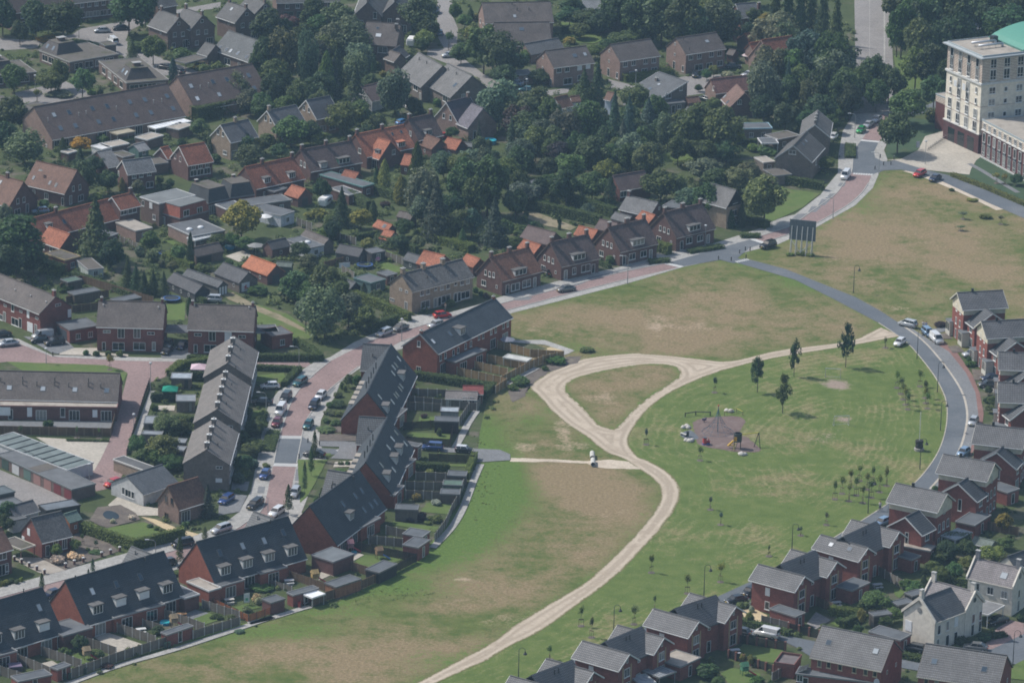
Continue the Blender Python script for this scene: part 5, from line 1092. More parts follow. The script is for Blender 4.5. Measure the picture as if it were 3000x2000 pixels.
wins(B,'l',[(1618,998,'n'),(1675,1015,'n')]); W = gable(B.root,10,(1735,1058,1830,1098),3.4,(1935,930),45,wall=BR_PINK,roof=(.19,.175,.20),tile='oldtile'); wins(W,'r',[(1885,1165,'d')]); chimney(B,(1825,880))
# the red-roofed row
B = gable(hs('left house of the tiled row with red roof and dormers','terraced_house','old tiled row'),None,(750,551,891,521),3.4,(862,461),44,wall=BR_OLD,roof=T_RED,tile='oldtile'); B.k = 11
chimney(B,None,x=B.L*.35); chimney(B,None,x=B.L-.4); dormer(B,(100,105),1.9,1.2); dormer(B,(312,62),1.9,1.2); wrow(B,'f',4,1.5,'m'); wins(B,'l',[(2090,85,'n'),(2130,100,'n')],k=1)
B = gable(hs('second house of the tiled row with brown roof and green dormer','terraced_house','old tiled row'),10,(470,1472,905,1392),3.3,(410,1290),44,wall=BR_OLD,roof=T_PURP,tile='oldtile')
chimney(B,None,x=.4); chimney(B,None,x=B.L*.5); chimney(B,None,x=B.L-.4); dormer(B,(585,1445),1.9,1.2); dormer(B,(760,1405),3.4,1.2,col=(.03,.13,.09)); wins(B,'l',[(390,1405,'n'),(420,1420,'n')]); wrow(B,'f',4,1.5,'m')
B = gable(hs('third house of the tiled row with orange cross gable','terraced_house','old tiled row'),10,(955,1345,1365,1262),3.3,(882,1158),44,wall=BR_OLD,roof=T_ORANGE,tile='oldtile')
chimney(B,None,x=.4); chimney(B,None,x=B.L*.55); dormer(B,(1255,1265),2.2,1.2,roof=T_ORANGE); wins(B,'l',[(893,1300,'m')]); skylights(B,[(1175,1155,.6,.8),(1250,1135,.6,.8)])
W = gable(B.root,10,(965,1338,1065,1366),3.0,(1155,1222),44,wall=BR_OLD,roof=T_ORANGE,tile='oldtile'); wins(W,'r',[(1185,1310,'m')]); wins(W,'f',[(1010,1420,'p')]); dormer(W,(1040,1320),1.3,.7)
B = gable(hs('right house of the tiled row with dark weathered roof','terraced_house','old tiled row'),10,(1400,1202,1605,1157),3.6,(1320,1027),46,wall=BR_OLD,roof=T_PURP,tile='oldtile')
chimney(B,None,x=.4); chimney(B,None,x=B.L-.4); dormer(B,(1490,1165),2.0,1.2); wins(B,'l',[(1330,1150,'n')])
# three twin houses on the close
for e,r,lab,ws,wl in [((360,582,705,538),(270,445),'left of three pinkish twin houses, with two bright skylights',[(405,605,'m',1.4,1.4),(475,598,'m',1.4,1.4),(582,585,'x',1.4,1.4),(655,572,'x',1.4,1.4),(480,700,'L'),(590,670,'l')],[(268,495,'s'),(265,585,'s'),(205,640,'n',.9,1.2),(335,705,'T')]),
 ((930,527,1270,477),(845,390),'middle of three pinkish twin houses',[(975,555,'m',1.4,1.4),(1047,543,'m',1.4,1.4),(1150,530,'m',1.4,1.4),(1220,522,'m',1.4,1.4),(1045,640,'L'),(1140,615,'l'),(1225,605,'l')],[(838,440,'s'),(836,528,'s'),(830,630,'d'),(905,650,'n',.9,1.6)]),
 ((1498,467,1835,417),(1405,335),'right of three pinkish twin houses',[(1540,495,'m',1.4,1.4),(1613,487,'m',1.4,1.4),(1717,470,'m',1.4,1.4),(1788,463,'m',1.4,1.4),(1608,580,'L'),(1700,565,'l'),(1790,545,'l')],[(1405,380,'s'),(1402,470,'s'),(1395,575,'d'),(1472,592,'n',.9,1.6)])]:
 B = gable(hs(lab,'twin_house','pinkish twin houses on the close'),20,e,5.4,r,36,wall=BR_PINK,roof=T_TAUPE)
 wins(B,'f',ws); wins(B,'l',wl)
 if 'left' in lab: skylights(B,[(540,480,1.3,1.2),(628,468,1.0,1.2)])
 elif 'right' in lab: skylights(B,[(1680,357,1.2,1.0)]); vents(B,[(1478,345),(1527,430)])
B = gable(hs('modern house with slanted dark roof and white edge'),20,(1015,778,1255,864),3.4,None,20,hr=6.8,D=9.5,yr=9.3,hb=6.8,wall=BR_GREY,roof=(.12,.125,.13),trim=WHITE)
skylights(B,[(1190,765,1.0,.9),(1265,728,1.0,.9)]); wins(B,'r',[(1345,825,'l'),(1455,760,'m')]); chimney(B,(1245,680),y=6.0,h_=-.4)
X = flat(B.root,20,(1255,905,1490,880),2.8,D=3,wall=BR_GREY); wins(X,'f',[(1325,930,'m'),(1440,920,'m'),(1390,935,'d')])
B = gable(hs('red roofed villa with white windows in its gable','villa'),None,(2264,191,2350,178),4.6,(2247,117),46,wall=BR_PINK,roof=T_RED,tile='oldtile',trim=(.3,.2,.16)); B.k = 20
wins(B,'l',[(2180,425,'s'),(2145,495,'n'),(2208,518,'n'),(2135,595,'p')]); wrow(B,'f',2,1.7,'L')
W = gable(B.root,20,(2080,440,2160,425),4.2,(2065,375),44,wall=BR_PINK,roof=T_RED,tile='oldtile')
gable(hs('old farmhouse with orange roof among the trees'),20,(2060,385,2280,350),2.8,(2130,275),36,wall=BR_OLD,roof=(.33,.13,.08),tile='oldtile')
gable(sh('small orange roof under the big grey tree','outbuilding'),20,(1970,290,2090,272),2.6,(2010,228),36,wall=BR_OLD,roof=T_ORANGE,tile='oldtile')
B = gable(hs('brown barn-like house with low red roof wings','farmhouse'),20,(1755,800,2060,765),3.6,(1738,685),45,wall=BR_PINK,roof=(.24,.12,.10),tile='oldtile'); wins(B,'l',[(1735,760,'n')])
W = gable(B.root,20,(1812,850,1880,925),2.6,(2000,803),44,wall=BR_OLD,roof=(.21,.13,.105),tile='oldtile'); skylights(W,[(1830,830,.8,1.2),(1858,880,.8,1.2)]); wins(W,'r',[(1960,880,'m')])
gable(hs('white gabled house hidden by the dark firs'),20,(420,928,520,905),3.6,(370,845),45,wall=(.62,.63,.66),wmat='concrete',roof=T_RUST,tile='oldtile')
gable(hs('second white gable peeping out behind the firs'),20,(800,850,850,860),4.0,(800,790),45,wall=(.5,.55,.62),wmat='concrete',roof=T_RUST)
B = gable(hs('grey roofed house at the top edge beside bare trunks'),20,(1975,152,2140,137),3.4,(1990,35),40,wall=BR_DARK,roof=(.15,.15,.155),trim=(.5,.5,.5)); wins(B,'f',[(2070,170,'l')]); chimney(B,(2130,120),x=B.L-.3,y=.3,h_=.6)
gable(sh('pale grey roof at the top edge among trees','outbuilding'),20,(620,80,810,78),2.8,(640,0),36,wall=BR_GREY,roof=(.26,.27,.28))
B = gable(hs('front part of the grey gabled house beside the main road'),30,(515,1392,625,1270),5.0,(370,1256),38,wall=BR_GREY,roof=(.10,.095,.09),trim=(.45,.45,.45)); wins(B,'l',[(357,1312,'l',1.8,1.0)]); wins(B,'f',[(560,1400,'m'),(590,1420,'m')])
skylights(B,[(475,1215,.7,.9),(450,1240,.7,.9)])
W = gable(B.root,30,(670,1177,692,1052),5.2,(550,1092),38,wall=BR_GREY,roof=(.13,.125,.12),trim=WHITE)
for i in range(3): chimney(W,None,x=W.L*(.06+.2*i)+.4,h_=.8,w_=.6)
flat(sh('low brown garage below the grey gabled house','garage'),31,(200,45,350,30),2.5,D=6,wall=BR_GREY,rmat='mossroof')
# ---------------------------------------------------------------- brick houses along the main road
for k,e,he,r,lab,rf,ws,wl,dm in [
   (None,(1471,821,1584,792),3.6,pt(11,2030,745),'first brick house along the road, with orange-brown roof',(.25,.12,.08),None,None,None),
   (21,(425,817,748,747),3.6,(340,620),'second brick house along the road, with white dormer',T_PURP,[(535,862,'n',1.1,1.6),(635,838,'L'),(462,890,'d'),(700,825,'d')],[(283,748,'n',.7,1.2),(318,762,'n',.7,1.2),(353,778,'n',.7,1.2),(270,838,'l',1.5,1.3),(376,875,'s')],(580,765)),
   (21,(930,692,1248,620),3.6,(840,490),'third brick house along the road, with half-open dormer',T_PURP,[(1035,738,'l'),(1132,715,'l'),(965,770,'d'),(1195,690,'d')],[(787,620,'n',.7,1.2),(822,632,'n',.7,1.2),(857,645,'n',.7,1.2),(770,712,'l',1.5,1.3),(880,745,'s')],(1090,640)),
   (21,(1415,570,1742,490),3.6,(1330,360),'fourth brick house along the road, beside the ivy house',T_PURP,[(1525,600,'l'),(1620,580,'l'),(1460,640,'d'),(1690,560,'d')],[(1278,495,'n',.7,1.2),(1313,508,'n',.7,1.2),(1348,522,'n',.7,1.2),(1265,588,'l',1.5,1.3),(1370,618,'s')],(1575,515))]:
 B = gable(hs(lab,'twin_house','brick houses along the main road'),k,e,he,r,46,wall=BR_OLD,roof=rf,tile='oldtile',gutter=(.3,.28,.26),trim=(.13,.09,.075))
 chimney(B,None,x=.4); chimney(B,None,x=B.L*.5,w_=1.0); chimney(B,None,x=B.L-.4)
 if k is None:
  B.k = 11; wins(B,'f',[(2232,1000,'L'),(2165,1020,'d')]); wins(B,'f',[(30,1000,'L'),(125,970,'L'),(195,960,'d')],k=21); wins(B,'l',[(1978,875,'n',.7,1.2),(2013,890,'n',.7,1.2),(2048,897,'n',.7,1.2),(1962,965,'l',1.5,1.3),(2073,1000,'s')]); dormer(B,(2280,895),3.6,1.2)
 else: wins(B,'f',ws); wins(B,'l',wl); dormer(B,dm,3.6,1.2)
B = gable(hs('ivy-covered house with grey roof and black gable'),21,(1640,255,1850,312),5.4,(1940,175),48,wall=BR_PALE,roof=(.17,.165,.16),trim=(.05,.05,.05))
mb = MB(); B.prism(mb,[(-.3,5.2),(B.D+.3,5.2),(B.yr,B.hr-.1)],B.L+.02,B.L+.08); mb.build('gable_boarding','wood',B.root,(.025,.025,.028)); wins(B,'r',[(1922,258,'l',1.7,1.2),(1915,365,'l'),(1920,440,'m')])
B = gable(hs('grey roofed house behind the fourth brick house'),21,(930,327,1190,388),3.2,(1268,282),40,wall=BR_OLD,roof=(.165,.165,.165)); wins(B,'r',[(1268,325,'s'),(1250,400,'p')]); chimney(B,(1000,200),x=.3)
B = gable(hs('brown tiled house between the round dark trees'),21,(930,167,1195,122),3.0,(890,47),42,wall=BR_DARK,roof=T_PURP); wins(B,'f',[(960,200,'l')])
B = gable(hs('pale brick terrace with three chimneys beside the red car','terraced_house'),11,(1345,1037,1868,907),5.2,(1240,895),38,wall=BR_PALE,roof=(.145,.14,.135),tile='oldtile',gutter=(.4,.38,.35))
chimney(B,None,x=.5,w_=.9,d_=.8,h_=1.1); chimney(B,None,x=B.L*.36,w_=.9,d_=.8,h_=1.1); chimney(B,None,x=B.L*.68,w_=.9,d_=.8,h_=1.1); vents(B,[(1478,925),(1652,880),(1300,975)],h=.5)
wins(B,'f',[(1430,1050,'n',1.1,1.4),(1480,1037,'n',1.1,1.4),(1547,1010,'n',.8,1.1),(1602,1000,'n',1.1,1.4),(1653,992,'n',1.1,1.4),(1718,967,'n',.8,1.1),(1775,958,'n',1.1,1.4),(1823,947,'n',1.1,1.4),(1458,1150,'L'),(1635,1100,'L'),(1802,1068,'L'),(1545,1130,'d'),(1718,1085,'d'),(1580,1120,'d'),(1750,1080,'d')])
wins(B,'l',[(1247,1023,'h',.9,.6),(1298,1042,'h',.9,.6),(1140,1098,'h',1.5,.7),(1292,1178,'d')])
# ---------------------------------------------------------------- villas along the park street
VW = BR_VILLA
def villa(e,r,lab,wing,right=False,k=None):
 B = gable(hs(lab,'villa','villas with cream top storey'),k,e,8.3,r,33,wall=VW,roof=T_LIGHT,tile='pantile',band=(6.7,CREAM),oh=.6,og=.5,trim=(.55,.52,.45))
 W = gable(B.root,k,wing[0],5.4,wing[1],35,wall=VW,roof=(.085,.09,.098),tile='pantile',trim=WHITE,oh=.4,og=.4)
 if not right:
  for z,kd in ((1.3,'d'),(4.2,'n'),(7.1,'n')):
   for u in (.28,.62): wframe(B,'l',(B.D*u,z),.8,2.1 if kd == 'd' else 1.5,kd)
  for y0 in (B.D-1.0,-1.9):
   mb = MB(); B.bx(mb,-.8,1.8,y0,y0+2.6,.1,3.2); p = mb.build('porch','paint',B.root,(.55,.53,.46))
   mb = MB(); B.bx(mb,-.95,1.9,y0-.1,y0+2.7,3.2,3.35); mb.build('porch_roof','flatroof',p,(.15,.16,.17))
   for j in range(4):
    mb = MB(); B.bx(mb,-.83,-.803,y0+.2+j*.6,y0+.65+j*.6,1.2,2.9); mb.build('porch_pane','glass',p)
 else:
  for z in (1.4,4.2): wrow(B,'r',3,z,'n',wh=(.9,1.6)); wframe(B,'r',(B.D*.5,7.2),.8,1.2,'n')
  mb = MB()
 wframe(W,'l',(W.D*.45,3.8),.8,2.4,'n'); wframe(W,'f',(W.L*.5,4.2),1.4,1.3,'m'); wframe(W,'f',(W.L*.5,1.3),2.2,2.2,'p')
 m = Vector(B.w(B.L*.32,B.yr,B.hr)); mb = MB(); mb.box(m,(.45,.4,.9),tuple(B.ux)); mb.build('chimney','metal',B.root,(.05,.05,.055))
 return B
V1 = (2824,903,2946,896); dW = [(10,38),(32,55),(87,19)]
for p1,r,lab in [((2824,903),(2807,859),'first villa at the far end of the park street, with two porches'),((2894,986),(2885,943),'second villa along the park street, with a round roof vent'),((2931,1077),(2925,1032),'third villa along the park street, behind the silver saloon'),((2930,1172),(2923,1121),'fourth villa along the park street, behind the dark cars')]:
 villa((p1[0],p1[1],p1[0]+122,p1[1]-7+ (12 if p1[1] > 1050 else 0)),r,lab,((p1[0]+10,p1[1]+38,p1[0]+32,p1[1]+55),(p1[0]+87,p1[1]+19)))
for e,r,wg,lab in [((1925,862,2330,907),(1955,715),((2275,1088,2325,1033),(2112,968)),'fifth villa along the park street, where the street bends'),((1620,1117,2025,1187),(1690,980),((1940,1368,2022,1312),(1770,1242)),'sixth villa along the park street, with a skylight in its wing'),((1195,1367,1600,1452),(1275,1230),((1470,1657,1570,1607),(1310,1527)),'seventh villa along the park street, next to the cyclists')]:
 B = villa(e,r,lab,wg,True,32)
# twin gabled brick houses: two gabled fronts joined by a dark roof
def twin(k,a,ra,b,rb,m,rm,lab):
 B = gable(hs(lab,'twin_gabled_house','twin gabled brick houses'),k,a,5.9,ra,33,wall=VW,roof=T_LIGHT,tile='pantile',trim=WHITE,oh=.5,og=.5,gutter=WHITE)
 C = gable(B.root,k,b,5.9,rb,33,wall=VW,roof=T_LIGHT,tile='pantile',trim=WHITE,oh=.5,og=.5)
 ea,eb = B.w(B.L,B.D*.5,0),C.w(C.L,C.D*.5,0)
 # middle volume between the two gable fronts, set back a little
 X1 = B.P+B.ux*(B.L-1.2)+B.uy*(B.D-.3); X2 = C.P+C.ux*(C.L-1.2)+C.uy*.3
 mid = Body(B.root,Vector((X1.x,X1.y,0)),Vector((X2.x,X2.y,0)),5.6)
 mid.he = 5.6; mid.D = 7.4; mid.yr = 3.7; mid.hr = 8.4; L = max(.5,mid.L)
 mb = MB(); mid.bx(mb,-.6,L+.6,0,7.4,0,5.6); mb.build('wall','brick',B.root,VW)
 mb = MB(); t = .2; s = (8.6-5.6)/3.7
 mid.prism(mb,[(-.5,5.6-.5*s+t),(3.7,8.6+t),(3.7,8.6),(-.5,5.6-.5*s)],-2.6,L+2.6); mid.prism(mb,[(3.7,8.6+t),(7.9,5.6-.5*s+t),(7.9,5.6-.5*s),(3.7,8.6)],-2.6,L+2.6)
 rf = mb.build('roof','pantile',B.root,(.085,.09,.098)); mid.roof = rf; mid.sl = s; mid.t = t; mid.k = k
 for i in (-.25,.25):
  mb = MB(); c = mid.w(L/2+i*2,2.6,8.6-1.1*s); mb.bar(c,c+Vector((0,0,1.1)),.13,6); mb.build('vent_pipe','metal',rf,(.06,.06,.065))
 for Q in (B,C):
  wframe(Q,'r',(Q.D*.5,4.3),1.7,1.6,'l'); wframe(Q,'r',(Q.D*.5,1.4),1.9,2.1,'p'); wframe(Q,'r',(Q.D*.5,6.5),.5,.8,'s')
  mb = MB()
  for u in (Q.D*.5-1.25,Q.D*.5+1.25): 
   vs = [Q.w(Q.L+d,u+q,z) for d in (.003,.05) for q,z in ((-.16,.1),(.16,.1),(.16,5.6),(-.16,5.6))]; mb.add(vs,[(0,3,2,1),(4,5,6,7),(0,1,5,4),(1,2,6,5),(2,3,7,6),(3,0,4,7)])
  mb.build('pilaster','concrete',B.root,(.42,.33,.20))
 wframe(mid,'f',(L*.5,1.2),1.0,2.2,'d'); wframe(mid,'f',(L*.5,4.6),.7,.5,'s')
 wframe(B,'f',(B.L*.38,4.2),1.0,1.6,'x'); wframe(B,'f',(B.L*.38,1.5),1.0,1.6,'n')
 return B,C,mid
B,C,m = twin(33,(10,572,372,668),(75,455),(290,442,650,540),(350,325),None,None,'twin gabled brick house with shuttered side window above the lane')
B,C,m = twin(33,(553,302,922,407),(610,200),(815,187,1190,282),(870,70),None,None,'twin gabled brick house with two blue skylights'); skylights(B,[(690,278,1.0,1.0),(850,315,1.0,1.0)])
twin(23,(1160,962,1512,1062),(1220,835),(1470,827,1830,932),(1545,705),None,None,'twin gabled brick house beside the white van')
twin(23,(545,1242,912,1347),(620,1115),(850,1107,1215,1205),(920,980),None,None,'twin gabled brick house next to the glass pergola')
twin(23,(-70,1538,300,1640),(10,1420),(235,1397,605,1500),(305,1268),None,None,'twin gabled brick house at the bottom edge')
# cream houses with raised gables
def parapet(B,ends,col):
 for x0,x1 in ends:
  mb = MB(); B.prism(mb,[(-.35,B.he-.35*B.sl+.1),(-.35,B.he-.35*B.sl+.65),(B.yr,B.hr+.75),(B.yr,B.hr)],x0,x1); B.prism(mb,[(B.yr,B.hr),(B.yr,B.hr+.75),(B.D+.35,B.he-.35*B.sl+.65),(B.D+.35,B.he-.35*B.sl+.1)],x0,x1)
  mb.build('parapet','concrete',B.root,col)
def roundwin(B,face,z=7.0):
 mb = MB(); c = B.w(-.03 if face == 'l' else B.L+.03,B.yr,z); d = (B.w(-.1 if face == 'l' else B.L+.1,B.yr,z)-c)
 mb.bar(c-d*.8,c+d,.5,14); f = mb.build('round_window','paint',B.root,(.2,.2,.2)); mb = MB(); mb.bar(c+d,c+d*1.2,.38,14); mb.build('round_pane','glass',f)
CW = (.66,.61,.53)
A = gable(hs('cream L-shaped house with raised gables and round windows','villa'),33,(1585,947,1850,847),5.7,(1468,747),42,wall=CW,wmat='concrete',roof=(.10,.105,.112),tile='newtile',gutter=CW,oh=.2,og=0)
C = gable(A.root,33,(1478,748,1850,850),5.7,(1590,600),42,wall=CW,wmat='concrete',roof=(.23,.21,.21),tile='newtile',gutter=CW,oh=.2,og=0)
parapet(A,[(-.3,-.003)],CW); parapet(C,[(C.L+.003,C.L+.3),(-.3,-.003)],CW); roundwin(A,'l'); roundwin(C,'r')
chimney(A,None,x=-.1+.4,h_=1.6,col=CW,pots=False); chimney(C,None,x=.4,h_=1.6,col=CW,pots=False); chimney(C,None,x=C.L-.3,h_=1.6,col=CW,pots=False)
wins(A,'l',[(1358,975,'x',1.5,2.0)]); wins(A,'f',[(1620,1010,'n',.9,1.8),(1693,975,'n',.9,1.8),(1768,940,'x',1.0,1.9),(1610,1125,'n',.8,1.6),(1690,1105,'d'),(1762,1080,'d')]); wins(C,'r',[(1915,915,'n',1.0,1.8),(1995,880,'n',1.0,1.8),(1905,1050,'d'),(1985,1000,'d')])
B = gable(hs('cream house with raised gables and multi-paned windows','villa'),33,(1870,562,2255,648),5.7,(1945,405),42,wall=CW,wmat='concrete',roof=(.23,.205,.205),tile='newtile',gutter=CW,oh=.2,og=0)
parapet(B,[(B.L+.003,B.L+.3),(-.3,-.003)],CW); chimney(B,None,x=.4,h_=1.6,col=(.25,.25,.26),pots=False); chimney(B,None,x=B.L-.3,h_=1.6,col=(.25,.25,.26),pots=False); skylights(B,[(2180,545,1.4,1.4)]); wins(B,'f',[(1942,640,'l',1.3,1.5),(2062,675,'l',1.3,1.5),(2182,710,'l',1.3,1.5)]); wins(B,'r',[(2308,700,'n',.8,1.6),(2300,840,'d')]); roundwin(B,'r')
gable(hs('dark roofed house behind the cream house at the right edge'),33,(2280,480,2500,400),5.2,(2115,420),40,wall=CW,wmat='concrete',roof=(.09,.095,.1),tile='newtile')
for e,r,lab,ws,sk in [((520,1238,1122,1358),(600,980),'brick house with wide grey roof and solar panel annex at the bottom',[(590,1300,'n'),(670,1310,'n'),(768,1330,'n'),(890,1352,'n'),(988,1372,'n'),(1068,1385,'n')],[(670,1120),(1075,1195)]),((1440,1402,2125,1505),(1510,1135),'brick house with wide grey roof at the lower right corner',[(1510,1455,'n'),(1600,1465,'n')],[(1580,1282),(2010,1350)])]:
 B = gable(hs(lab,'house','brick houses with wide grey roofs'),33,e,5.4,r,38,wall=VW,roof=T_LIGHT,tile='pantile',gutter=(.45,.42,.36),trim=(.15,.12,.1)); wins(B,'f',ws,fr=(.45,.38,.25)); skylights(B,sk,w_=1.1,h_=1.2,mat='skyglass'); wrow(B,'r',2,4.0,'s')
 if 'solar' in lab:
  X = flat(B.root,33,(390,1385,1110,1470),2.9,D=3.4,wall=VW,roof=(.13,.14,.15)); wins(X,'f',[(405,1425,'m'),(470,1440,'d')])
  for i in range(4):
   mb = MB(); y = .5+i*.75; vs = [X.w(.2+d,y+q,z) for z,d in ((2.9,0),(3.6,1.5)) for q in (0,.68)]
   mb.add(vs+[Vector(v)-Vector((0,0,.06)) for v in vs],[(0,1,3,2),(4,6,7,5),(0,4,5,1),(1,5,7,3),(3,7,6,2),(2,6,4,0)]); mb.build('solar_panel','carglass',X.root)
  m = X.w(X.L-.6,-.3,3.2); mb = MB(); mb.lathe((0,0,0),[(.1,0),(.35,.05),(.6,.16)],12); o = mb.build('satellite_dish','paint',X.root,(.6,.6,.6)); o.location = m; o.rotation_euler = (1.2,0,.5)
# flat annexes on the right
for k,e,g,h,wl,rm,lab in [(33,(870,672,1022,602),(745,625),2.8,VW,'flatroof','flat brick annex with white door between the twin gabled houses'),(33,(385,897,465,862),(150,832),2.6,VW,'flatroof','flat brick shed with puddles on its roof above the lane'),(33,(1540,332,1590,290),(1285,268),2.8,VW,'gravel','flat brick shed with gravel roof beside the seventh villa'),
   (33,(1385,407,1460,372),(1280,352),2.8,VW,'flatroof','flat brick annex with glazed door below the gravel roof'),(33,(1285,1098,1378,1048),(1020,1022),2.8,VW,'flatroof','flat garage behind the lower grey roof'),(33,(1925,112,2065,22),(1790,60),2.8,VW,'flatroof','flat garage beside the glass lean-to'),
   (23,(1450,1328,1622,1248),(1335,1218),2.8,VW,'gravel','flat brick annex with gravel roof beside the glass pergola'),(33,(1060,892,1210,872),(1000,862),2.4,(.1,.09,.08),'flatroof','black pavilion with flat roof in the cream house garden'),
   (33,(1270,800,1400,770),(1230,760),2.2,(.08,.08,.08),'flatroof','low black shed beside the cream house'),(33,(1390,720,1500,690),(1330,690),2.2,(.05,.05,.05),'flatroof','black felt roofed shed beside the cream house'),
   (32,(2210,1300,2310,1265),(2170,1200),2.8,VW,'flatroof','flat garage behind the sixth villa'),(12,(1540,682,1742,688),None,2.6,(.06,.05,.05),'flatroof','dark garden shed with wet flat roof behind the upper block'),(12,(1590,600,1740,605),None,2.2,(.3,.32,.32),'clearroof','pale glass roof beside the dark garden shed'),
   (12,(1650,1150,1805,1158),None,2.3,(.12,.1,.09),'flatroof','dark roofed garden shed behind the narrow lawn'),(12,(1612,1232,1770,1238),None,2.2,(.1,.15,.11),'flatroof','green roofed garden shed behind the middle block'),(12,(1588,1308,1750,1315),None,2.2,(.12,.1,.09),'flatroof','grey roofed garden shed with red flowers beside it'),
   (12,(1200,1440,1390,1448),None,2.6,(.15,.13,.12),'flatroof','grey flat garden shed below the middle block gable'),(13,(1060,518,1212,442),(950,487),2.3,(.05,.05,.05),'flatroof','black hipped garden shed along the curved fence'),(13,(690,642,902,572),(590,607),2.3,(.3,.15,.09),'flatroof','long black roofed shed with orange boarding'),
   (13,(1430,212,1497,162),(1255,190),2.6,VW,'flatroof','flat brick shed with pale roof along the garden path'),(13,(1395,302,1492,237),(1265,277),2.8,VW,'flatroof','flat brick shed with a vent cap at the fence corner'),(13,(320,712,537,652),(275,687),2.4,VW,'flatroof','narrow flat brick shed with open door'),(13,(130,777,247,742),(40,747),2.4,BR_DARK,'flatroof','small flat brick shed beside the orange fence'),
   (3,(160,1455,442,1395),None,2.4,VW,'flatroof','low brick shed at the bottom left corner'),(3,(495,1352,607,1312),(430,1332),2.4,VW,'flatroof','square brick shed with grey roof beside the bins'),(3,(1440,1052,1662,977),(1385,1032),2.4,VW,'flatroof','long brick shed with white door in the back fence'),
   (1,(585,960,705,935),None,2.2,(.12,.1,.08),'flatroof','green felt roofed shelter in the left terrace gardens'),(1,(640,1070,860,1030),None,2.2,(.15,.12,.09),'flatroof','lean-to shed along the wooden fence'),(1,(1010,1130,1215,1090),None,2.2,(.15,.12,.09),'flatroof','dark flat shed behind the first twin house')]:
 dr = {'green': (.09,.14,.11),'pale': (.36,.37,.36)}.get(lab.split()[0],(.105,.115,.125))
 B = flat(sh(lab,'garage' if 'garage' in lab else 'annex' if 'annex' in lab else 'pavilion' if 'pavilion' in lab else 'garden_shed'),k,e,h,g=g,D=None if g else 2.8,wall=wl,rmat=rm,roof=dr,edge=(.22,.22,.22) if wl == VW else (.15,.15,.15),wmat='wood' if wl not in (VW,BR_DARK) else 'brick')
 if wl == VW: wframe(B,'f',(min(B.L*.5,B.L-.7),1.15),.95,2.1,'d')
B = gable(sh('red roofed garden shed at the top of the terrace gardens','garden_shed'),12,(1787,447,1952,450),2.3,(1800,388),25,wall=(.2,.12,.1),roof=(.24,.06,.055),wmat='wood')
B = gable(sh('white garden cabin with grey-brown roof behind the upper block','garden_shed'),12,(1635,487,1900,497),2.2,(1650,430),25,wall=(.45,.45,.44),roof=(.2,.18,.17),wmat='wood'); wins(B,'f',[(1800,505,'m'),(1860,505,'m')],fr=(.5,.5,.5))
gable(sh('green roofed wooden hut in the sixth villa garden','hut'),33,(1900,262,2060,300),1.9,(2100,255),25,wall=(.2,.2,.15),roof=(.17,.2,.17),wmat='wood')
flat(sh('white carport with flat roof beside the cream house','carport'),33,(2040,882,2180,802),2.7,D=5.5,wall=WHITE,roof=(.2,.2,.2),edge=(.55,.55,.53),post=True)
B = flat(sh('pale corrugated patio roof beside the seventh villa','veranda'),33,(1640,200,1760,235),2.6,D=5.5,wall=WHITE,rmat='clearroof',edge=(.4,.42,.43),post=True)
B = flat(sh('glass roofed pergola behind the bottom twin house','pergola'),23,(1110,1480,1235,1460),2.6,D=4,wall=(.4,.42,.42),rmat='clearroof',edge=(.35,.37,.37),post=True)
B = flat(sh('striped glass veranda behind the twin gabled house','veranda'),23,(1270,1420,1410,1370),2.6,D=4,wall=(.2,.2,.2),rmat='clearroof',edge=(.2,.2,.2),post=True)
for i in range(1,7):
 mb = MB(); B.bx(mb,B.L*i/7-.06,B.L*i/7+.06,0,B.D,2.56,2.63); mb.build('rafter','paint',B.roof,(.15,.15,.16))
B = flat(sh('conservatory with blue-grey glass roof behind the brick extension','conservatory'),1,(1680,600,1840,562),2.4,D=2.8,wall=(.5,.5,.5),rmat='clearroof',edge=WHITE,post=True)
for i in range(1,6):
 mb = MB(); B.bx(mb,B.L*i/6-.05,B.L*i/6+.05,0,B.D,2.36,2.43); mb.build('rafter','paint',B.roof,WHITE)
flat(sh('white slatted shelter in the fenced back yards','shelter'),12,(2130,135,2330,170),2.0,D=2.4,wall=(.4,.38,.34),roof=(.5,.5,.47),edge=(.55,.55,.52),post=True)
flat(sh('bright white corrugated canopy beside the back fence','canopy'),13,(485,735,590,700),2.1,D=2.2,wall=(.3,.3,.3),roof=(.78,.79,.8),edge=(.7,.7,.7),post=True)
# open brick bin yard
T = flat(sh('open-topped brick bin store at the garden corner','bin_store'),33,(370,1325,432,1240),2.4,g=(200,1310),wall=VW,roof=(.15,.13,.13),edge=BR_RED,lip=.5)
# ---------------------------------------------------------------- tower block with green vault
HZ = 5.2275
def tz(x,y,o=0): return (2600+x/HZ,o+y/HZ)
TW = (.74,.68,.57)
B = flat(('tower_block','cream tower block with striped top floors and green vaulted roof','tower block'),None,(2880,166,3064,145),25.0,g=(2791,121),wall=TW,wmat='concrete',rmat='gravel',edge=(.36,.40,.41),lip=.3)
TB = B; L,D = B.L,B.D
g = .05
def shell(z0,z1,col,name,mat='concrete',d=.05):
 mb = MB(); B.bx(mb,-d,L,-d,D+d,z0,z1); return mb.build(name,mat,B.root,col)
shell(17.6,18.1,(.6,.6,.58),'cornice',d=.35)
for i in range(16):                        # pinkish courses on the two top floors
 mb = MB(); z = 18.35+i*.40; B.bx(mb,-.06,L,-.06,D+.06,z,z+.13); mb.build('brick_course','concrete',B.root,(.27,.17,.14))
shell(0,4.9,(.105,.055,.055),'plinth','brick',.12); shell(4.9,5.2,(.62,.6,.57),'plinth_ledge','concrete',.3)
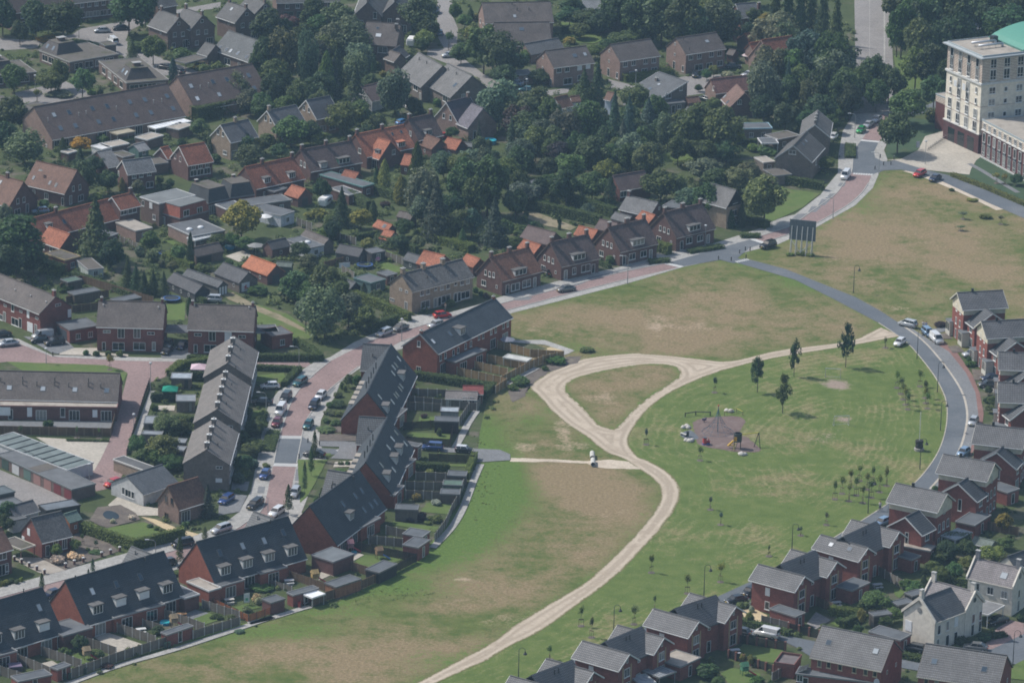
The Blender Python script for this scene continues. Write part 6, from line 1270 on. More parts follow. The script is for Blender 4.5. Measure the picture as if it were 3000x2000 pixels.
mb = MB(); B.bx(mb,-.07,L,-.07,D+.07,12.0,12.08); B.bx(mb,-.07,L,-.07,D+.07,8.3,8.36); mb.build('string_course','concrete',B.root,(.3,.2,.17))
mb = MB(); B.bx(mb,-1.0,L,-1.0,D+1.0,24.45,24.76); mb.build('eaves','paint',B.root,(.4,.43,.44))
def tw(face,u,z,w_,h_,split=True,ledge=True):
 """tall window with glazing bars and a white sill"""
 P = (lambda a,b,d: B.w(-.1-d,a,b)) if face == 'l' else (lambda a,b,d: B.w(a,-.1-d,b))
 def bxx(mb,u0,u1,v0,v1,d0,d1):
  vs = [P(a,b,d) for d in (d0,d1) for a,b in ((u0,v0),(u1,v0),(u1,v1),(u0,v1))]
  mb.add(vs,[(0,3,2,1),(4,5,6,7),(0,1,5,4),(1,2,6,5),(2,3,7,6),(3,0,4,7)])
 u0,u1,v0,v1 = u-w_/2,u+w_/2,z-h_/2,z+h_/2
 mb = MB(); t = .1
 for q in ((u0,u1,v0,v0+t),(u0,u1,v1-t,v1),(u0,u0+t,v0+t,v1-t),(u1-t,u1,v0+t,v1-t)): bxx(mb,*q,-.1,.06)
 if split:
  bxx(mb,u-.05,u+.05,v0+t,v1-t,-.1,.05); bxx(mb,u0+t,u-.05,v0+h_*.3,v0+h_*.3+.08,-.1,.05); bxx(mb,u+.05,u1-t,v0+h_*.3,v0+h_*.3+.08,-.1,.05)
 if ledge: bxx(mb,u0-.1,u1+.1,v0-.16,v0-.003,-.1,.2)
 f = mb.build('window','paint',B.root,(.7,.7,.68))
 mb = MB(); mb.add([P(u0,v0,.01),P(u1,v0,.01),P(u1,v1,.01),P(u0,v1,.01)],[(0,1,2,3)]); mb.build('pane','glass',f)
for i in range(4):
 u = D*(.13+.245*i)
 tw('l',u,20.0,1.5,3.0); tw('l',u,22.9,1.5,2.2,False,False)
 mb = MB(); vs = [B.w(-d,u+q,z) for d in (.1,.2) for q,z in ((-.75,21.5),(.75,21.5),(.75,21.85),(-.75,21.85))]; mb.add(vs,[(0,3,2,1),(4,5,6,7),(0,1,5,4),(1,2,6,5),(2,3,7,6),(3,0,4,7)]); mb.build('spandrel','paint',B.root,(.12,.16,.17))
 tw('l',u,9.9,1.5,2.4); tw('l',u,6.7,1.7,2.6)
for z in (16.0,13.2):
 tw('l',D*.13,z,.8,1.4,False); tw('l',D*.865,z,.8,1.4,False)
 tw('l',D*.375,z-.1,1.5,2.4); tw('l',D*.62,z-.1,1.5,2.4)
for u,z in ((D*.375+.9,15.6),(D*.62+.9,15.6)):
 mb = MB(); vs = [B.w(-d,u+q,zz) for d in (.6,.68) for q,zz in ((-.65,z-.8),(.65,z-.8),(.65,z+.8),(-.65,z+.8))]; mb.add(vs,[(0,3,2,1),(4,5,6,7),(0,1,5,4),(1,2,6,5),(2,3,7,6),(3,0,4,7)]); mb.build('balcony_screen','paint',B.root,(.66,.68,.69))
for i in range(5):
 u = 3.2+i*4.0
 if u > L-1: break
 tw('f',u,20.0,1.8,2.6); tw('f',u,22.9,1.8,2.3,True,False)
 for z in (16.0,13.0,9.6): tw('f',u,z,1.9 if i % 2 == 0 else 1.0,1.7 if i % 2 == 0 else 1.2,i % 2 == 0)
for i in range(3):                         # entrance arcade: dark openings between brick piers
 u = D*(.14+.28*i)+1.2; mb = MB(); vs = [B.w(-d,u+q,z) for d in (.125,.16) for q,z in ((-1.5,.05),(1.5,.05),(1.5,3.6),(-1.5,3.6))]; mb.add(vs,[(0,3,2,1),(4,5,6,7),(0,1,5,4),(1,2,6,5),(2,3,7,6),(3,0,4,7)]); mb.build('doorway','carglass',B.root)
# vaulted green roof and pipes
mb = MB(); n = 16; x0,x1,y0,y1 = 12.0,36.0,.4,D-.4; hgt = 3.0
vs = []
for y in (y0,y1):
 for i in range(n+1):
  a = i/n; vs.append(B.w(x0+(x1-x0)*a,y,25.3+hgt*math.sin(math.pi*a)**.75))
fs = [(i,i+1,n+2+i,n+1+i) for i in range(n)]+[tuple(range(n+1))[::-1],tuple(range(n+1,2*n+2))]
mb.add(vs,fs); mb.build('vault_roof','paint',B.root,(.085,.27,.20))
mb = MB(); B.bx(mb,x0-.2,x1,y0-.15,y1+.15,24.95,25.35); mb.build('vault_base','paint',B.root,(.08,.2,.16))
for y in (D*.42,D*.62):
 mb = MB(); mb.bar(B.w(3.0,y,25.8),B.w(10.0,y,25.8),.28,10); mb.bar(B.w(10.0,y,25.8),B.w(10.0,y,25.0),.35,10)
 for q in (4,6,8): mb.bar(B.w(q,y,25.0),B.w(q,y,25.7),.05,4)
 mb.build('ventilation_pipe','metal',B.root,(.55,.56,.58),smooth=True)
mb = MB(); B.bx(mb,9.8,11.2,D*.66,D*.76,25,26.6); mb.build('roof_unit','metal',B.root,(.05,.055,.06))
# brick wings of the tower
X = flat(B.root,None,(2775,288,2900,272),9.0,g=(2750,273.5),wall=(.13,.055,.05),rmat='gravel',edge=(.36,.40,.41))
mb = MB(); X.bx(mb,-.05,X.L,-.05,X.D+.05,7.0,8.6); mb.build('pale_band','concrete',B.root,TW)
for i in range(4):
 mb = MB(); X.bx(mb,-.1,X.L,-.1,X.D+.1,7.1+i*.38,7.22+i*.38); mb.build('brick_course','concrete',B.root,(.27,.17,.14))
p0 = pt(30,2035,1027); p1 = pt(30,2670,1383)
X = flat(('tower_wing','low brick wing of the tower with rows of tall windows','building'),None,(p1[0],p1[1],p1[0]+220,p1[1]-22),9.6,g=p0,wall=(.14,.06,.055),rmat='gravel',edge=(.36,.40,.41),lip=.3)
mb = MB(); X.bx(mb,-.06,X.L,-.06,X.D,7.2,9.3); mb.build('pale_band','concrete',X.root,TW)
for i in range(4):
 mb = MB(); X.bx(mb,-.1,X.L,-.1,X.D,7.5+i*.42,7.63+i*.42); mb.build('brick_course','concrete',X.root,(.27,.17,.14))
mb = MB(); X.bx(mb,-.35,X.L,-.35,X.D,7.0,7.2); mb.build('ledge','concrete',X.root,(.62,.6,.57))
mb = MB(); X.bx(mb,-.3,0,-.3,X.D,0,.4); mb.build('base_ledge','concrete',X.root,(.5,.5,.48))
B0 = B; B = X
n = int(X.D/2.6)
for i in range(n):
 u = X.D*(i+.5)/n
 tw('l',u,8.2,1.3,1.6,True); tw('l',u,5.3,1.3,2.4,False,False); tw('l',u,2.1,1.3,2.8,True,False)
 mb = MB(); vs = [X.w(-d,u+q,z) for d in (.1,.2) for q,z in ((-.65,3.5),(.65,3.5),(.65,4.1),(-.65,4.1))]; mb.add(vs,[(0,3,2,1),(4,5,6,7),(0,1,5,4),(1,2,6,5),(2,3,7,6),(3,0,4,7)]); mb.build('spandrel','paint',X.root,(.07,.09,.10))
# ---------------------------------------------------------------- vegetation
def leaf_mesh(name,C,N,size,mat='leaf',jit=.35,asp=1.0):
 """one small quad per leaf clump: C centres, N outward directions"""
 n = len(C); rs = np.random.RandomState(len(name)+n)
 N = N+rs.normal(0,.5,(n,3))+np.array([0,0,.75]); N /= np.linalg.norm(N,axis=1)[:,None]+1e-9
 T = np.cross(N,rs.normal(0,1,(n,3))); T /= np.linalg.norm(T,axis=1)[:,None]+1e-9
 Bv = np.cross(N,T); s = (size*(1+rs.uniform(-jit,jit,n)))[:,None]
 V = np.stack([C-T*s-Bv*s*asp,C+T*s-Bv*s*asp*.6,C+T*s*.7+Bv*s*asp,C-T*s*.8+Bv*s*asp*.8],1).reshape(-1,3)
 me = bpy.data.meshes.new(name); me.vertices.add(4*n); me.vertices.foreach_set('co',V.ravel())
 me.loops.add(4*n); me.loops.foreach_set('vertex_index',np.arange(4*n,dtype=np.int32))
 me.polygons.add(n); me.polygons.foreach_set('loop_start',np.arange(0,4*n,4,dtype=np.int32)); me.polygons.foreach_set('loop_total',np.full(n,4,dtype=np.int32))
 me.materials.append(M[mat]); me.update(calc_edges=True); return me
def sph(n,rs):
 v = rs.normal(0,1,(n,3)); return v/np.linalg.norm(v,axis=1)[:,None]
def crown(kind,seed):
 rs = np.random.RandomState(seed*17+3); C = []; N = []
 if kind in 'RWSP':
  nl = {'R': 44,'W': 40,'S': 9,'P': 26}[kind]; rz,cz = {'R': (.43,.555),'W': (.44,.53),'S': (.24,.72),'P': (.42,.56)}[kind]
  per = {'R': 125,'W': 120,'S': 40,'P': 60}[kind]
  for i in range(nl):
   d = sph(1,rs)[0]; d[2] = d[2]*.9+.1 if kind != 'S' else abs(d[2])-.35
   k = rs.uniform(.5,.80) if i > 5 else .2
   c = np.array([d[0]*.5*k,d[1]*.5*k,cz+d[2]*rz*k]); r = rs.uniform(.12,.2)*(1.0 if kind != 'S' else 1.3)
   if kind == 'P': f = max(.25,1.25-max(0,c[2]-.35)*1.5); c[:2] *= f*rs.uniform(.7,1.25); r *= .8
   p = sph(per,rs)
   q = c+p*np.array([r,r,r*(.8 if kind != 'W' else 1.3)])*rs.uniform(.6,1.05,(per,1))
   C.append(q); N.append(p)
 elif kind == 'F':
  n = 3600; z = rs.uniform(.05,1,n)**1.15; lay = np.floor(z*22)/22
  rad = .5*(1-z)**1.0*(.62+.38*((z*22) % 1 < .6))*(1+.22*np.sin(rs.uniform(0,6.3)+7*lay*9)); a = rs.uniform(0,2*np.pi,n)
  rad = rad*(1+.18*np.sin(a*5+lay*40)); k = np.sqrt(rs.uniform(.45,1,n))
  C.append(np.stack([rad*k*np.cos(a),rad*k*np.sin(a),z-.06*k*(1-z)],1)); N.append(np.stack([np.cos(a),np.sin(a),np.full(n,.55)],1))
 elif kind in 'CY':
  n = 2600 if kind == 'C' else 900; z = rs.uniform(.03 if kind == 'C' else .2,1,n)
  pr = np.clip(np.sin(np.pi*np.clip((z*.86+.14),0,1))**.6,0,1)*(1-.35*z); a = rs.uniform(0,2*np.pi,n)
  rad = .5*pr*(1+.16*np.sin(a*4+z*19)+.12*np.sin(a*7-z*31)); k = np.sqrt(rs.uniform(.5 if kind == 'C' else .1,1,n))
  C.append(np.stack([rad*k*np.cos(a),rad*k*np.sin(a),z],1)); N.append(np.stack([np.cos(a),np.sin(a),np.full(n,.4)],1))
 elif kind == 'B':
  for i in range(13):
   d = sph(1,rs)[0]; c = np.array([d[0]*.3,d[1]*.3,.45+.22*d[2]]); p = sph(90,rs); r = rs.uniform(.2,.3)
   C.append(c+p*r*np.array([1,1,1.2])*rs.uniform(.75,1.05,(90,1))); N.append(p)
 C = np.concatenate(C); N = np.concatenate(N); C[:,2] = np.maximum(C[:,2],.01)
 return leaf_mesh('crown_'+kind+str(seed),C,N,{'R': .024,'W': .019,'S': .03,'P': .022,'F': .02,'C': .026,'Y': .03,'B': .055}[kind],asp=1.0 if kind != 'W' else 1.6)
def trunk(kind,seed):
 rs = random.Random(seed); mb = MB(); r = {'R': .03,'W': .025,'S': .018,'P': .022,'F': .02,'C': .02,'Y': .02,'B': .03}[kind]
 top = {'R': .62,'W': .7,'S': .8,'P': .85,'F': .9,'C': .8,'Y': .85,'B': .4}[kind]
 mb.bar((0,0,-.01),(0.01,0,top*.5),r,7,0,r*.75); mb.bar((0.01,0,top*.5),(0,.01,top),r*.75,7,0,r*.25)
 for i in range(0 if kind in 'FCYB' else 6):
  a = rs.uniform(0,6.3); z = top*rs.uniform(.45,.8); q = rs.uniform(.2,.34); mb.bar((0,0,z),(math.cos(a)*q,math.sin(a)*q,z+rs.uniform(.1,.25)),r*.45,5,0,r*.12)
 return mb.mesh('trunk_'+kind+str(seed),'trunkbark')
PROTO = {k: [(crown(k,i),trunk(k,i)) for i in range(n)] for k,n in (('R',4),('W',3),('S',3),('P',3),('F',3),('C',2),('Y',2),('B',3))}
LC = {'d': (.050,.092,.038),'m': (.082,.136,.048),'l': (.14,.195,.058),'g': (.105,.146,.086),'b': (.066,.112,.088),'y': (.195,.21,.054),'o': (.42,.29,.04),'p': (.068,.046,.052),'e': (.065,.120,.034),'w': (.45,.45,.34)}
CN = {'d': 'dark green','m': 'mid green','l': 'light green','g': 'grey-green','b': 'blue-green','y': 'yellow-green','o': 'golden yellow','p': 'purple-leaved','e': 'fresh green','w': 'white flowering'}
KN = {'R': ('broadleaf_tree','round-crowned tree','tree'),'W': ('birch_tree','feathery tree','tree'),'P': ('park_tree','ragged tree','tree'),'S': ('sapling','young tree','tree'),'F': ('fir_tree','fir','tree'),'C': ('cypress_tree','columnar conifer','tree'),'Y': ('columnar_oak','narrow young tree','tree'),'B': ('shrub','bush','shrub')}
WHERE = {0: 'around the flat-roofed bungalows',10: 'in the grove above the tiled row',20: 'around the three pinkish twin houses',30: 'along the straight road and the tower',1: 'in the gardens by the mansard houses',11: 'in the gardens above the pale terrace',21: 'behind the brick houses along the road',31: 'on the field by the billboard',2: 'around the chimney terrace',12: 'beside the main road bend',22: 'by the playground',32: 'on the park lawn',3: 'around the lower left terraces',13: 'in the terrace back gardens',23: 'on the lower park lawn',33: 'in the villa gardens'}
TN = [0]
def tree(k,kind,x,top,wpx,v,c='m',where=None):
 tp = pt(k,x,top); TN[0] += 1
 if v > 40: P = U(pt(k,x,v)); h = max(.8,solve_z(P,tp[1]))
 else: h = v; P = U(tp,h*.97); 
 w = wpx*800/2352/scale_at(tp[1])*(1.12 if kind in 'RW' and k != 32 else 1.0)
 nme,kn,cat = KN[kind]; cr,tr = PROTO[kind][TN[0] % len(PROTO[kind])]
 wh = where or WHERE[k]
 t = empty(nme,(P.x,P.y,0),f'{CN[c]} {kn} {wh}',cat,f'{kn}s {wh}',rz=TN[0]*2.39)
 t.scale = (w,w,h)
 col = LC[c]; j = 1+((TN[0]*37) % 11-5)*.06
 link('crown',cr,None,t,(col[0]*j*(.8+.5*((TN[0]*29) % 13)/12),col[1]*j,col[2]*j*(.8+.4*((TN[0]*17) % 7)/6)))
 if kind != 'B': o = link('trunk',tr,None,t); o.scale = (min(1,.35*h/w+.3),min(1,.35*h/w+.3),1)
 if kind == 'S':                        # two stakes with a crossbar
  mb = MB(); f = .42/w
  for s in (-1,1): mb.bar((s*f,.0,0),(s*f,0,.34),.04/w,4)
  mb.bar((-f,0,.31),(f,0,.31),.035/w,4); mb.build('stake','wood',t,(.2,.16,.12))
  mb = MB(); mb.lathe((0,0,0),[(.7/w,0),(.68/w,.06/h)],10); mb.build('soil_ring','soil',t)
 return t
TR = {
0: [('R',20,-30,200,11,'d'),('R',310,-10,230,345,'d'),('R',540,5,330,12,'d'),('R',170,180,150,7,'d'),('R',1110,-120,340,308,'d'),('R',1250,-60,200,10,'d'),('R',1320,290,200,560,'m'),('F',1140,340,140,520,'d'),('C',1490,500,90,720,'b'),('R',120,550,210,800,'m'),('R',440,610,220,810,'l'),('R',510,510,170,770,'m'),('R',710,590,190,840,'m'),('S',320,760,110,880,'y'),('B',1580,410,180,3.6,'e'),('B',500,785,230,1.4,'g'),('R',110,840,320,9.5,'d'),('R',40,1050,220,8,'d'),('W',210,1130,330,9,'g'),('R',700,1180,170,4.2,'o'),('C',540,1190,90,5.5,'d'),('F',690,1270,150,5,'d'),('R',820,1340,170,5,'d'),('W',2040,640,170,9,'g'),('R',2160,770,210,7,'g'),('R',2255,800,180,7,'m'),('R',2110,1150,180,6,'d'),('W',2160,1250,250,6.5,'g'),('C',1765,1180,60,4,'d'),('C',1805,1200,60,4,'d'),('B',1850,1320,110,2.5,'m'),('R',1720,1030,150,4.8,'m'),('B',410,310,180,1.5,'o'),('B',860,760,60,2.2,'d'),('B',790,770,80,1.5,'l'),('B',1760,550,100,2.3,'l'),('B',1870,530,90,2.3,'l'),('B',1190,360,200,2.5,'d'),('B',2310,1150,90,3,'d'),('B',1560,1190,80,2.2,'d'),('B',880,1160,110,2,'m')],
10: [('R',490,-30,230,330,'d'),('R',270,130,240,6,'p'),('R',740,110,280,8.5,'y'),('W',820,210,280,11,'g'),('R',60,330,210,14,'d'),('W',250,260,280,16,'g'),('W',450,270,170,17,'g'),('C',610,450,160,12.5,'m'),('C',700,430,140,12.5,'d'),('F',860,550,250,13,'d'),('C',1010,470,70,5,'d'),('W',1200,610,270,12,'g'),('R',900,870,210,7,'m'),('R',1050,980,150,5,'m'),('R',760,890,270,8.5,'m'),('R',300,1010,290,8,'m'),('R',470,1040,190,6.5,'m'),('B',100,1150,140,3,'m'),('R',1400,-40,310,12,'d'),('S',1660,260,140,440,'m'),('R',1765,370,180,555,'m'),('R',1960,190,290,640,'d'),('R',2130,290,320,13,'d'),('R',1450,260,160,5,'y'),('R',1430,330,130,4.2,'m'),('B',1890,190,100,3,'l'),('B',1835,230,80,2.6,'l'),('B',1840,270,95,2.6,'l'),('R',1720,30,110,5,'m'),('C',1850,70,70,4,'d'),('B',1920,110,95,2.6,'y'),('C',1770,690,65,6.5,'d'),('W',2100,700,340,13,'g'),('R',2260,900,270,10,'p'),('R',2290,1200,190,7,'m'),('C',1390,1240,160,14,'e'),('R',1620,1310,220,7,'g'),('R',1860,1280,260,8,'g'),('R',150,640,200,9,'d'),('R',360,700,200,9,'m'),('R',560,780,200,9,'d'),('R',60,830,200,7,'m'),('R',250,830,200,6,'m'),('R',990,640,160,7,'d'),('R',1360,840,140,5,'d'),('B',1570,830,120,2.6,'e'),('B',1430,910,90,2.4,'g'),('B',1090,610,60,1.6,'y'),('C',890,860,50,5,'y'),('R',1690,1090,110,3.5,'m'),('R',2010,1300,200,4.5,'d'),('R',2150,560,220,6,'d'),('R',1490,170,180,7,'d'),('R',640,280,200,9,'m'),('R',1800,130,130,4,'m'),('R',950,1080,150,4,'d'),('R',560,1140,170,4,'m'),('R',30,1180,140,5,'m'),('R',200,1240,150,4,'m')],
20: [('R',310,110,180,4.5,'l'),('R',580,200,180,340,'l'),('R',650,80,300,6,'d'),('R',500,60,220,6,'d'),('R',900,-60,310,12,'d'),('R',1100,-50,310,14,'d'),('R',1300,-80,340,16,'d'),('R',1500,-30,340,16,'d'),('R',1600,70,260,13,'d'),('W',1820,20,350,13.5,'g'),('R',980,270,260,5,'m'),('R',720,390,190,4,'e'),('R',820,340,160,4,'m'),('F',745,530,200,11.5,'d'),('F',625,600,230,9.5,'d'),('R',230,760,270,8,'m'),('F',890,800,220,14.5,'b'),('F',1015,830,220,14.5,'b'),('R',100,800,290,11,'g'),('R',150,960,310,10,'d'),('W',450,940,280,12,'g'),('R',650,880,300,13,'m'),('F',1180,850,260,9.5,'b'),('R',1600,910,330,13,'m'),('R',1820,930,340,13,'m'),('R',1935,1090,150,5,'y'),('R',1740,840,130,4,'l'),('W',2180,560,270,15,'g'),('R',80,1200,240,8,'b'),('R',400,1230,230,7,'p'),('R',500,1320,270,8,'m'),('R',700,1190,290,10,'m'),('R',820,1380,220,6,'l'),('F',960,1040,240,10,'b'),('R',1320,990,220,7,'m'),('W',1440,1120,150,4.5,'d'),('R',1660,1370,290,6,'g'),('R',2040,1400,240,5,'g'),('R',50,450,190,6,'d'),('R',130,430,120,3.5,'m'),('R',240,600,200,4,'d'),('R',350,1090,230,9,'m'),('R',560,1130,200,9,'m'),('R',1130,1090,200,8,'m'),('R',1000,1240,230,8,'d'),('R',1200,1230,200,8,'d'),('R',1640,1200,260,7,'d'),('R',1850,1220,200,6,'d'),('R',770,100,220,7,'d'),('R',1170,120,260,9,'d'),('R',1420,160,260,9,'d'),('R',250,-20,180,6,'d'),('R',520,-20,200,6,'d'),('R',1610,730,70,2,'e'),('R',1740,560,100,3.5,'l'),('R',1680,600,90,3,'e'),('B',1860,610,120,2,'w'),('R',2130,520,150,5,'m'),('R',2320,780,160,7,'d'),('R',300,1360,200,6,'d'),('B',2080,1240,100,2,'l'),('R',1020,900,180,9,'d'),('R',770,930,180,9,'d'),('B',500,320,110,2,'y'),('R',2040,200,200,6,'d'),('R',2200,200,150,6,'m'),('R',2270,150,160,9,'d')],
30: [('F',230,-300,170,22,'d'),('F',340,-330,170,23,'d'),('F',450,-320,170,23,'d'),('F',540,-300,170,22,'d'),('F',640,-200,200,22,'d'),('F',750,-60,240,22,'d'),('R',490,270,340,15,'b'),('R',700,260,280,17,'d'),('R',640,560,280,13,'d'),('R',820,420,200,12,'d'),('R',500,680,200,7,'y'),('R',1040,450,230,880,'m'),('R',960,590,200,10,'m'),('R',1180,560,260,900,'d'),('R',1290,20,220,500,'m'),('R',1440,-90,260,17,'m'),('R',1600,-100,310,17,'d'),('R',1790,-80,310,17,'d'),('R',1470,170,270,16,'m'),('R',1770,110,340,16,'d'),('R',1620,240,240,14,'d'),('R',1410,410,270,780,'m'),('R',1560,390,260,13,'d'),('R',1570,630,240,960,'m'),('R',1340,770,300,1085,'m'),('R',1260,960,290,1325,'m'),('R',1690,520,160,12,'d'),('R',2230,40,360,13,'d'),('R',2080,180,260,9,'m'),('R',2060,-100,350,14,'d'),('R',2330,-60,300,14,'d'),('B',1570,920,130,4,'m'),('R',740,910,110,4,'l'),('R',700,990,160,5,'e'),('W',120,560,260,12,'g'),('R',640,1350,190,3.5,'m'),('R',360,640,200,9,'m'),('R',600,820,260,8,'d'),('R',780,620,240,12,'d'),('R',300,880,220,8,'d'),('R',480,960,200,6,'d'),('R',120,820,220,8,'d'),('C',280,750,90,6,'d'),('B',370,770,110,2.5,'e'),('R',860,720,200,10,'d'),('R',1090,690,200,9,'m'),('B',150,1260,190,2,'e'),('R',20,60,160,6,'m'),('R',130,120,150,6,'y'),('R',1270,130,180,12,'m'),('R',2000,-20,250,10,'d'),('S',2120,1480,90,3,'y'),('S',2190,1500,110,2.6,'y'),('R',2290,1500,120,3,'m')],
1: [('R',130,400,470,13.5,'d'),('R',60,620,330,10,'d'),('R',280,660,240,7,'d'),('F',820,235,400,15,'d'),('R',960,600,220,7,'d'),('R',930,-10,190,200,'d'),('R',720,-90,200,9,'d'),('F',1100,740,140,7.5,'d'),('F',1170,800,140,6.5,'d'),('F',1240,860,140,6,'d'),('F',1320,850,140,6.2,'d'),('F',1410,870,140,6,'d'),('R',1290,520,160,5,'l'),('B',1210,650,100,2.4,'g'),('B',1310,680,120,2.8,'g'),('B',1390,760,70,2,'g'),('R',1490,780,100,2.6,'g'),('R',1540,640,130,4.5,'m'),('C',1640,530,75,835,'d'),('R',2080,260,310,600,'y'),('R',1880,550,190,3.6,'e'),('R',1990,540,160,3.6,'e'),('R',2110,570,160,3.6,'e'),('C',1050,60,65,3.5,'y'),('R',1190,80,110,4,'g'),('R',380,245,90,2.8,'m'),('B',2230,990,180,2,'e'),('R',40,290,130,6,'g'),('B',820,190,120,2.2,'m'),('B',680,1380,100,1.5,'m'),('C',1630,1090,60,4.5,'d'),('B',560,980,150,1.6,'e'),('R',560,0,120,4,'d'),('R',1380,40,70,2.5,'m'),('R',1470,70,70,2.5,'m'),('B',1970,760,80,1.8,'m'),('B',2040,790,90,1.8,'m'),('B',1750,800,150,1.8,'m')],
11: [('C',1040,-30,65,6,'d'),('C',1105,-100,120,188,'y'),('C',1250,50,140,7,'y'),('W',1450,-10,280,13,'g'),('F',1560,70,330,15,'b'),('R',1800,-100,300,14,'m'),('R',2000,-120,340,15,'d'),('F',2060,240,290,11.5,'b'),('R',1750,340,220,7,'m'),('R',1860,330,180,7,'b'),('F',740,150,220,9.5,'d'),('R',905,330,190,5.2,'y'),('C',1010,260,90,5,'d'),('R',560,70,160,6,'d'),('R',600,490,120,3,'l'),('R',380,610,160,4.5,'m'),('R',450,720,160,4.5,'g'),('R',970,580,120,3.5,'l'),('R',1280,420,160,4.5,'m'),('R',1240,550,150,4.5,'d'),('R',1400,560,130,3.6,'g'),('R',590,820,330,10,'m'),('R',340,870,250,8,'m'),('W',590,990,360,1450,'g'),('R',800,1060,260,8,'g'),('R',950,1170,210,6,'m'),('R',660,440,150,5,'d'),('R',2240,150,200,8,'g'),('R',2150,420,150,5,'m'),('B',2240,300,70,2,'y'),('R',1680,480,120,4,'d'),('C',1780,500,80,4.5,'m'),('B',520,330,200,2.5,'y'),('B',640,380,120,2.5,'m'),('R',1900,60,240,11,'d'),('R',1700,180,220,9,'d'),('R',1430,220,200,8,'g'),('B',1110,260,90,1.5,'p'),('C',930,970,70,3.6,'d'),('B',1890,1000,50,1.4,'m'),('B',1935,1030,50,1.3,'m'),('B',1990,1050,70,1.3,'p'),('B',1670,1110,90,1.6,'m'),('B',300,980,200,4,'m'),('R',470,950,200,7,'m'),('R',430,1100,200,7,'g'),('R',720,960,220,8,'m')],
21: [('R',100,100,280,6.5,'b'),('R',470,0,230,9,'d'),('R',690,10,270,270,'m'),('C',850,60,120,7.5,'d'),('R',1280,-10,340,272,'m'),('R',1540,150,240,6,'g'),('R',1700,110,270,9.5,'d'),('R',1750,-10,240,6,'m'),('R',1960,-30,260,7,'g'),('R',2170,45,340,470,'m'),('R',650,280,120,410,'g'),('R',1900,200,110,3,'d'),('B',35,300,60,1.6,'y'),('B',120,350,50,1.2,'e'),('B',180,430,60,1.4,'d'),('B',410,390,40,2,'d'),('C',410,440,35,2,'d'),('B',110,380,60,1.2,'l'),('B',250,240,150,2,'l'),('B',1020,345,120,2,'g'),('B',580,350,60,1.2,'m'),('B',670,390,60,1.2,'m'),('R',60,0,200,7,'d'),('R',240,60,150,6,'d'),('R',1420,30,180,6,'l'),('R',1880,310,70,3,'d'),('C',1980,300,90,5.5,'d'),('C',1890,340,80,4.5,'d'),('B',850,730,90,2,'m'),('R',40,570,120,3,'m'),('B',80,480,180,1.8,'e'),('B',300,560,120,1.6,'e'),('R',330,20,150,6,'m')],
31: [('S',1830,350,110,2,'g'),('B',2020,375,110,1.0,'l'),('S',2155,380,80,2.4,'g'),('S',1810,470,110,1.4,'g'),('B',1630,1300,110,1.2,'p'),('B',1730,150,50,.8,'e'),('B',1910,235,100,.7,'l'),('B',430,695,90,.9,'y'),('B',340,705,70,.8,'l'),('B',510,705,80,.8,'l')],
2: [('S',945,110,120,245,'y'),('R',1180,800,160,5,'m'),('R',1390,810,280,6,'y'),('R',1250,920,170,4,'m'),('R',1440,640,230,4.5,'m'),('R',1560,660,150,4,'m'),('R',1480,980,210,3.2,'e'),('R',1330,930,160,4,'m'),('R',2210,680,190,3,'m'),('R',2160,870,160,3,'m'),('R',2090,980,160,4,'d'),('B',2110,1090,130,2.2,'l'),('B',2050,1130,120,2.2,'b'),('F',1790,1240,190,6.5,'b'),('S',1540,360,80,2.8,'y'),('B',2160,1010,120,2,'b'),('R',1420,350,110,3,'m'),('B',1330,530,70,1.6,'e'),('B',1510,755,90,1.8,'e'),('B',1600,730,100,1.8,'m'),('S',665,725,50,830,'m'),('S',853,735,45,835,'m'),('S',175,715,50,3,'m'),('B',735,70,60,1.2,'m'),('B',830,80,60,1.2,'m'),('B',935,75,60,1.4,'m'),('B',1030,70,60,1.6,'m'),('B',400,680,60,1.4,'m'),('B',435,670,50,1.6,'m'),('R',2060,760,150,3.5,'d'),('R',2130,560,100,2.5,'m'),('B',2140,830,100,1.6,'m'),('R',60,1380,170,5,'d'),('R',1650,1180,60,2,'m'),('B',1270,950,120,1.6,'m')],
12: [('Y',505,765,70,1030,'m'),('Y',475,905,65,1160,'m'),('Y',418,1030,60,1322,'m'),('Y',278,1230,90,1490,'m'),('R',800,285,90,3,'e'),('R',870,290,90,3,'e'),('B',55,30,60,1.8,'d'),('B',740,350,40,1.6,'m'),('B',770,370,40,1.6,'m'),('B',700,430,90,1.2,'m'),('B',640,520,70,1.2,'m'),('B',710,510,150,1.2,'m'),('B',640,590,120,1.0,'g'),('B',720,600,90,1.0,'m'),('B',610,660,70,1.0,'m'),('B',690,680,110,1.0,'m'),('B',600,735,170,.9,'m'),('B',730,1030,50,.8,'m'),('B',790,1030,50,.8,'m'),('B',720,1095,110,1.0,'m'),('B',2280,320,150,1.4,'e'),('B',2220,370,100,1.2,'e'),('B',1380,1310,90,1.5,'y'),('B',1550,1360,90,1.2,'w'),('B',1500,545,60,.9,'m'),('B',1580,745,50,1.8,'m'),('B',1640,290,200,1.2,'m'),('B',520,1330,50,2,'m'),('B',570,1260,40,1.8,'m'),('B',1450,620,60,1,'p'),('B',40,870,100,1.2,'m'),('B',1480,545,70,1,'p'),('B',1500,1100,90,1.2,'y'),('R',30,640,140,3,'m'),('R',0,860,160,3,'m'),('B',90,1045,70,.9,'m')],
22: [('S',1745,295,60,440,'b'),('S',1155,735,55,888,'b'),('S',1620,890,65,1025,'m'),('S',1708,1325,50,1448,'b'),('B',370,130,190,1.4,'e'),('B',50,300,150,1.2,'e'),('B',290,210,70,1.0,'e'),('B',640,50,130,1.0,'m')],
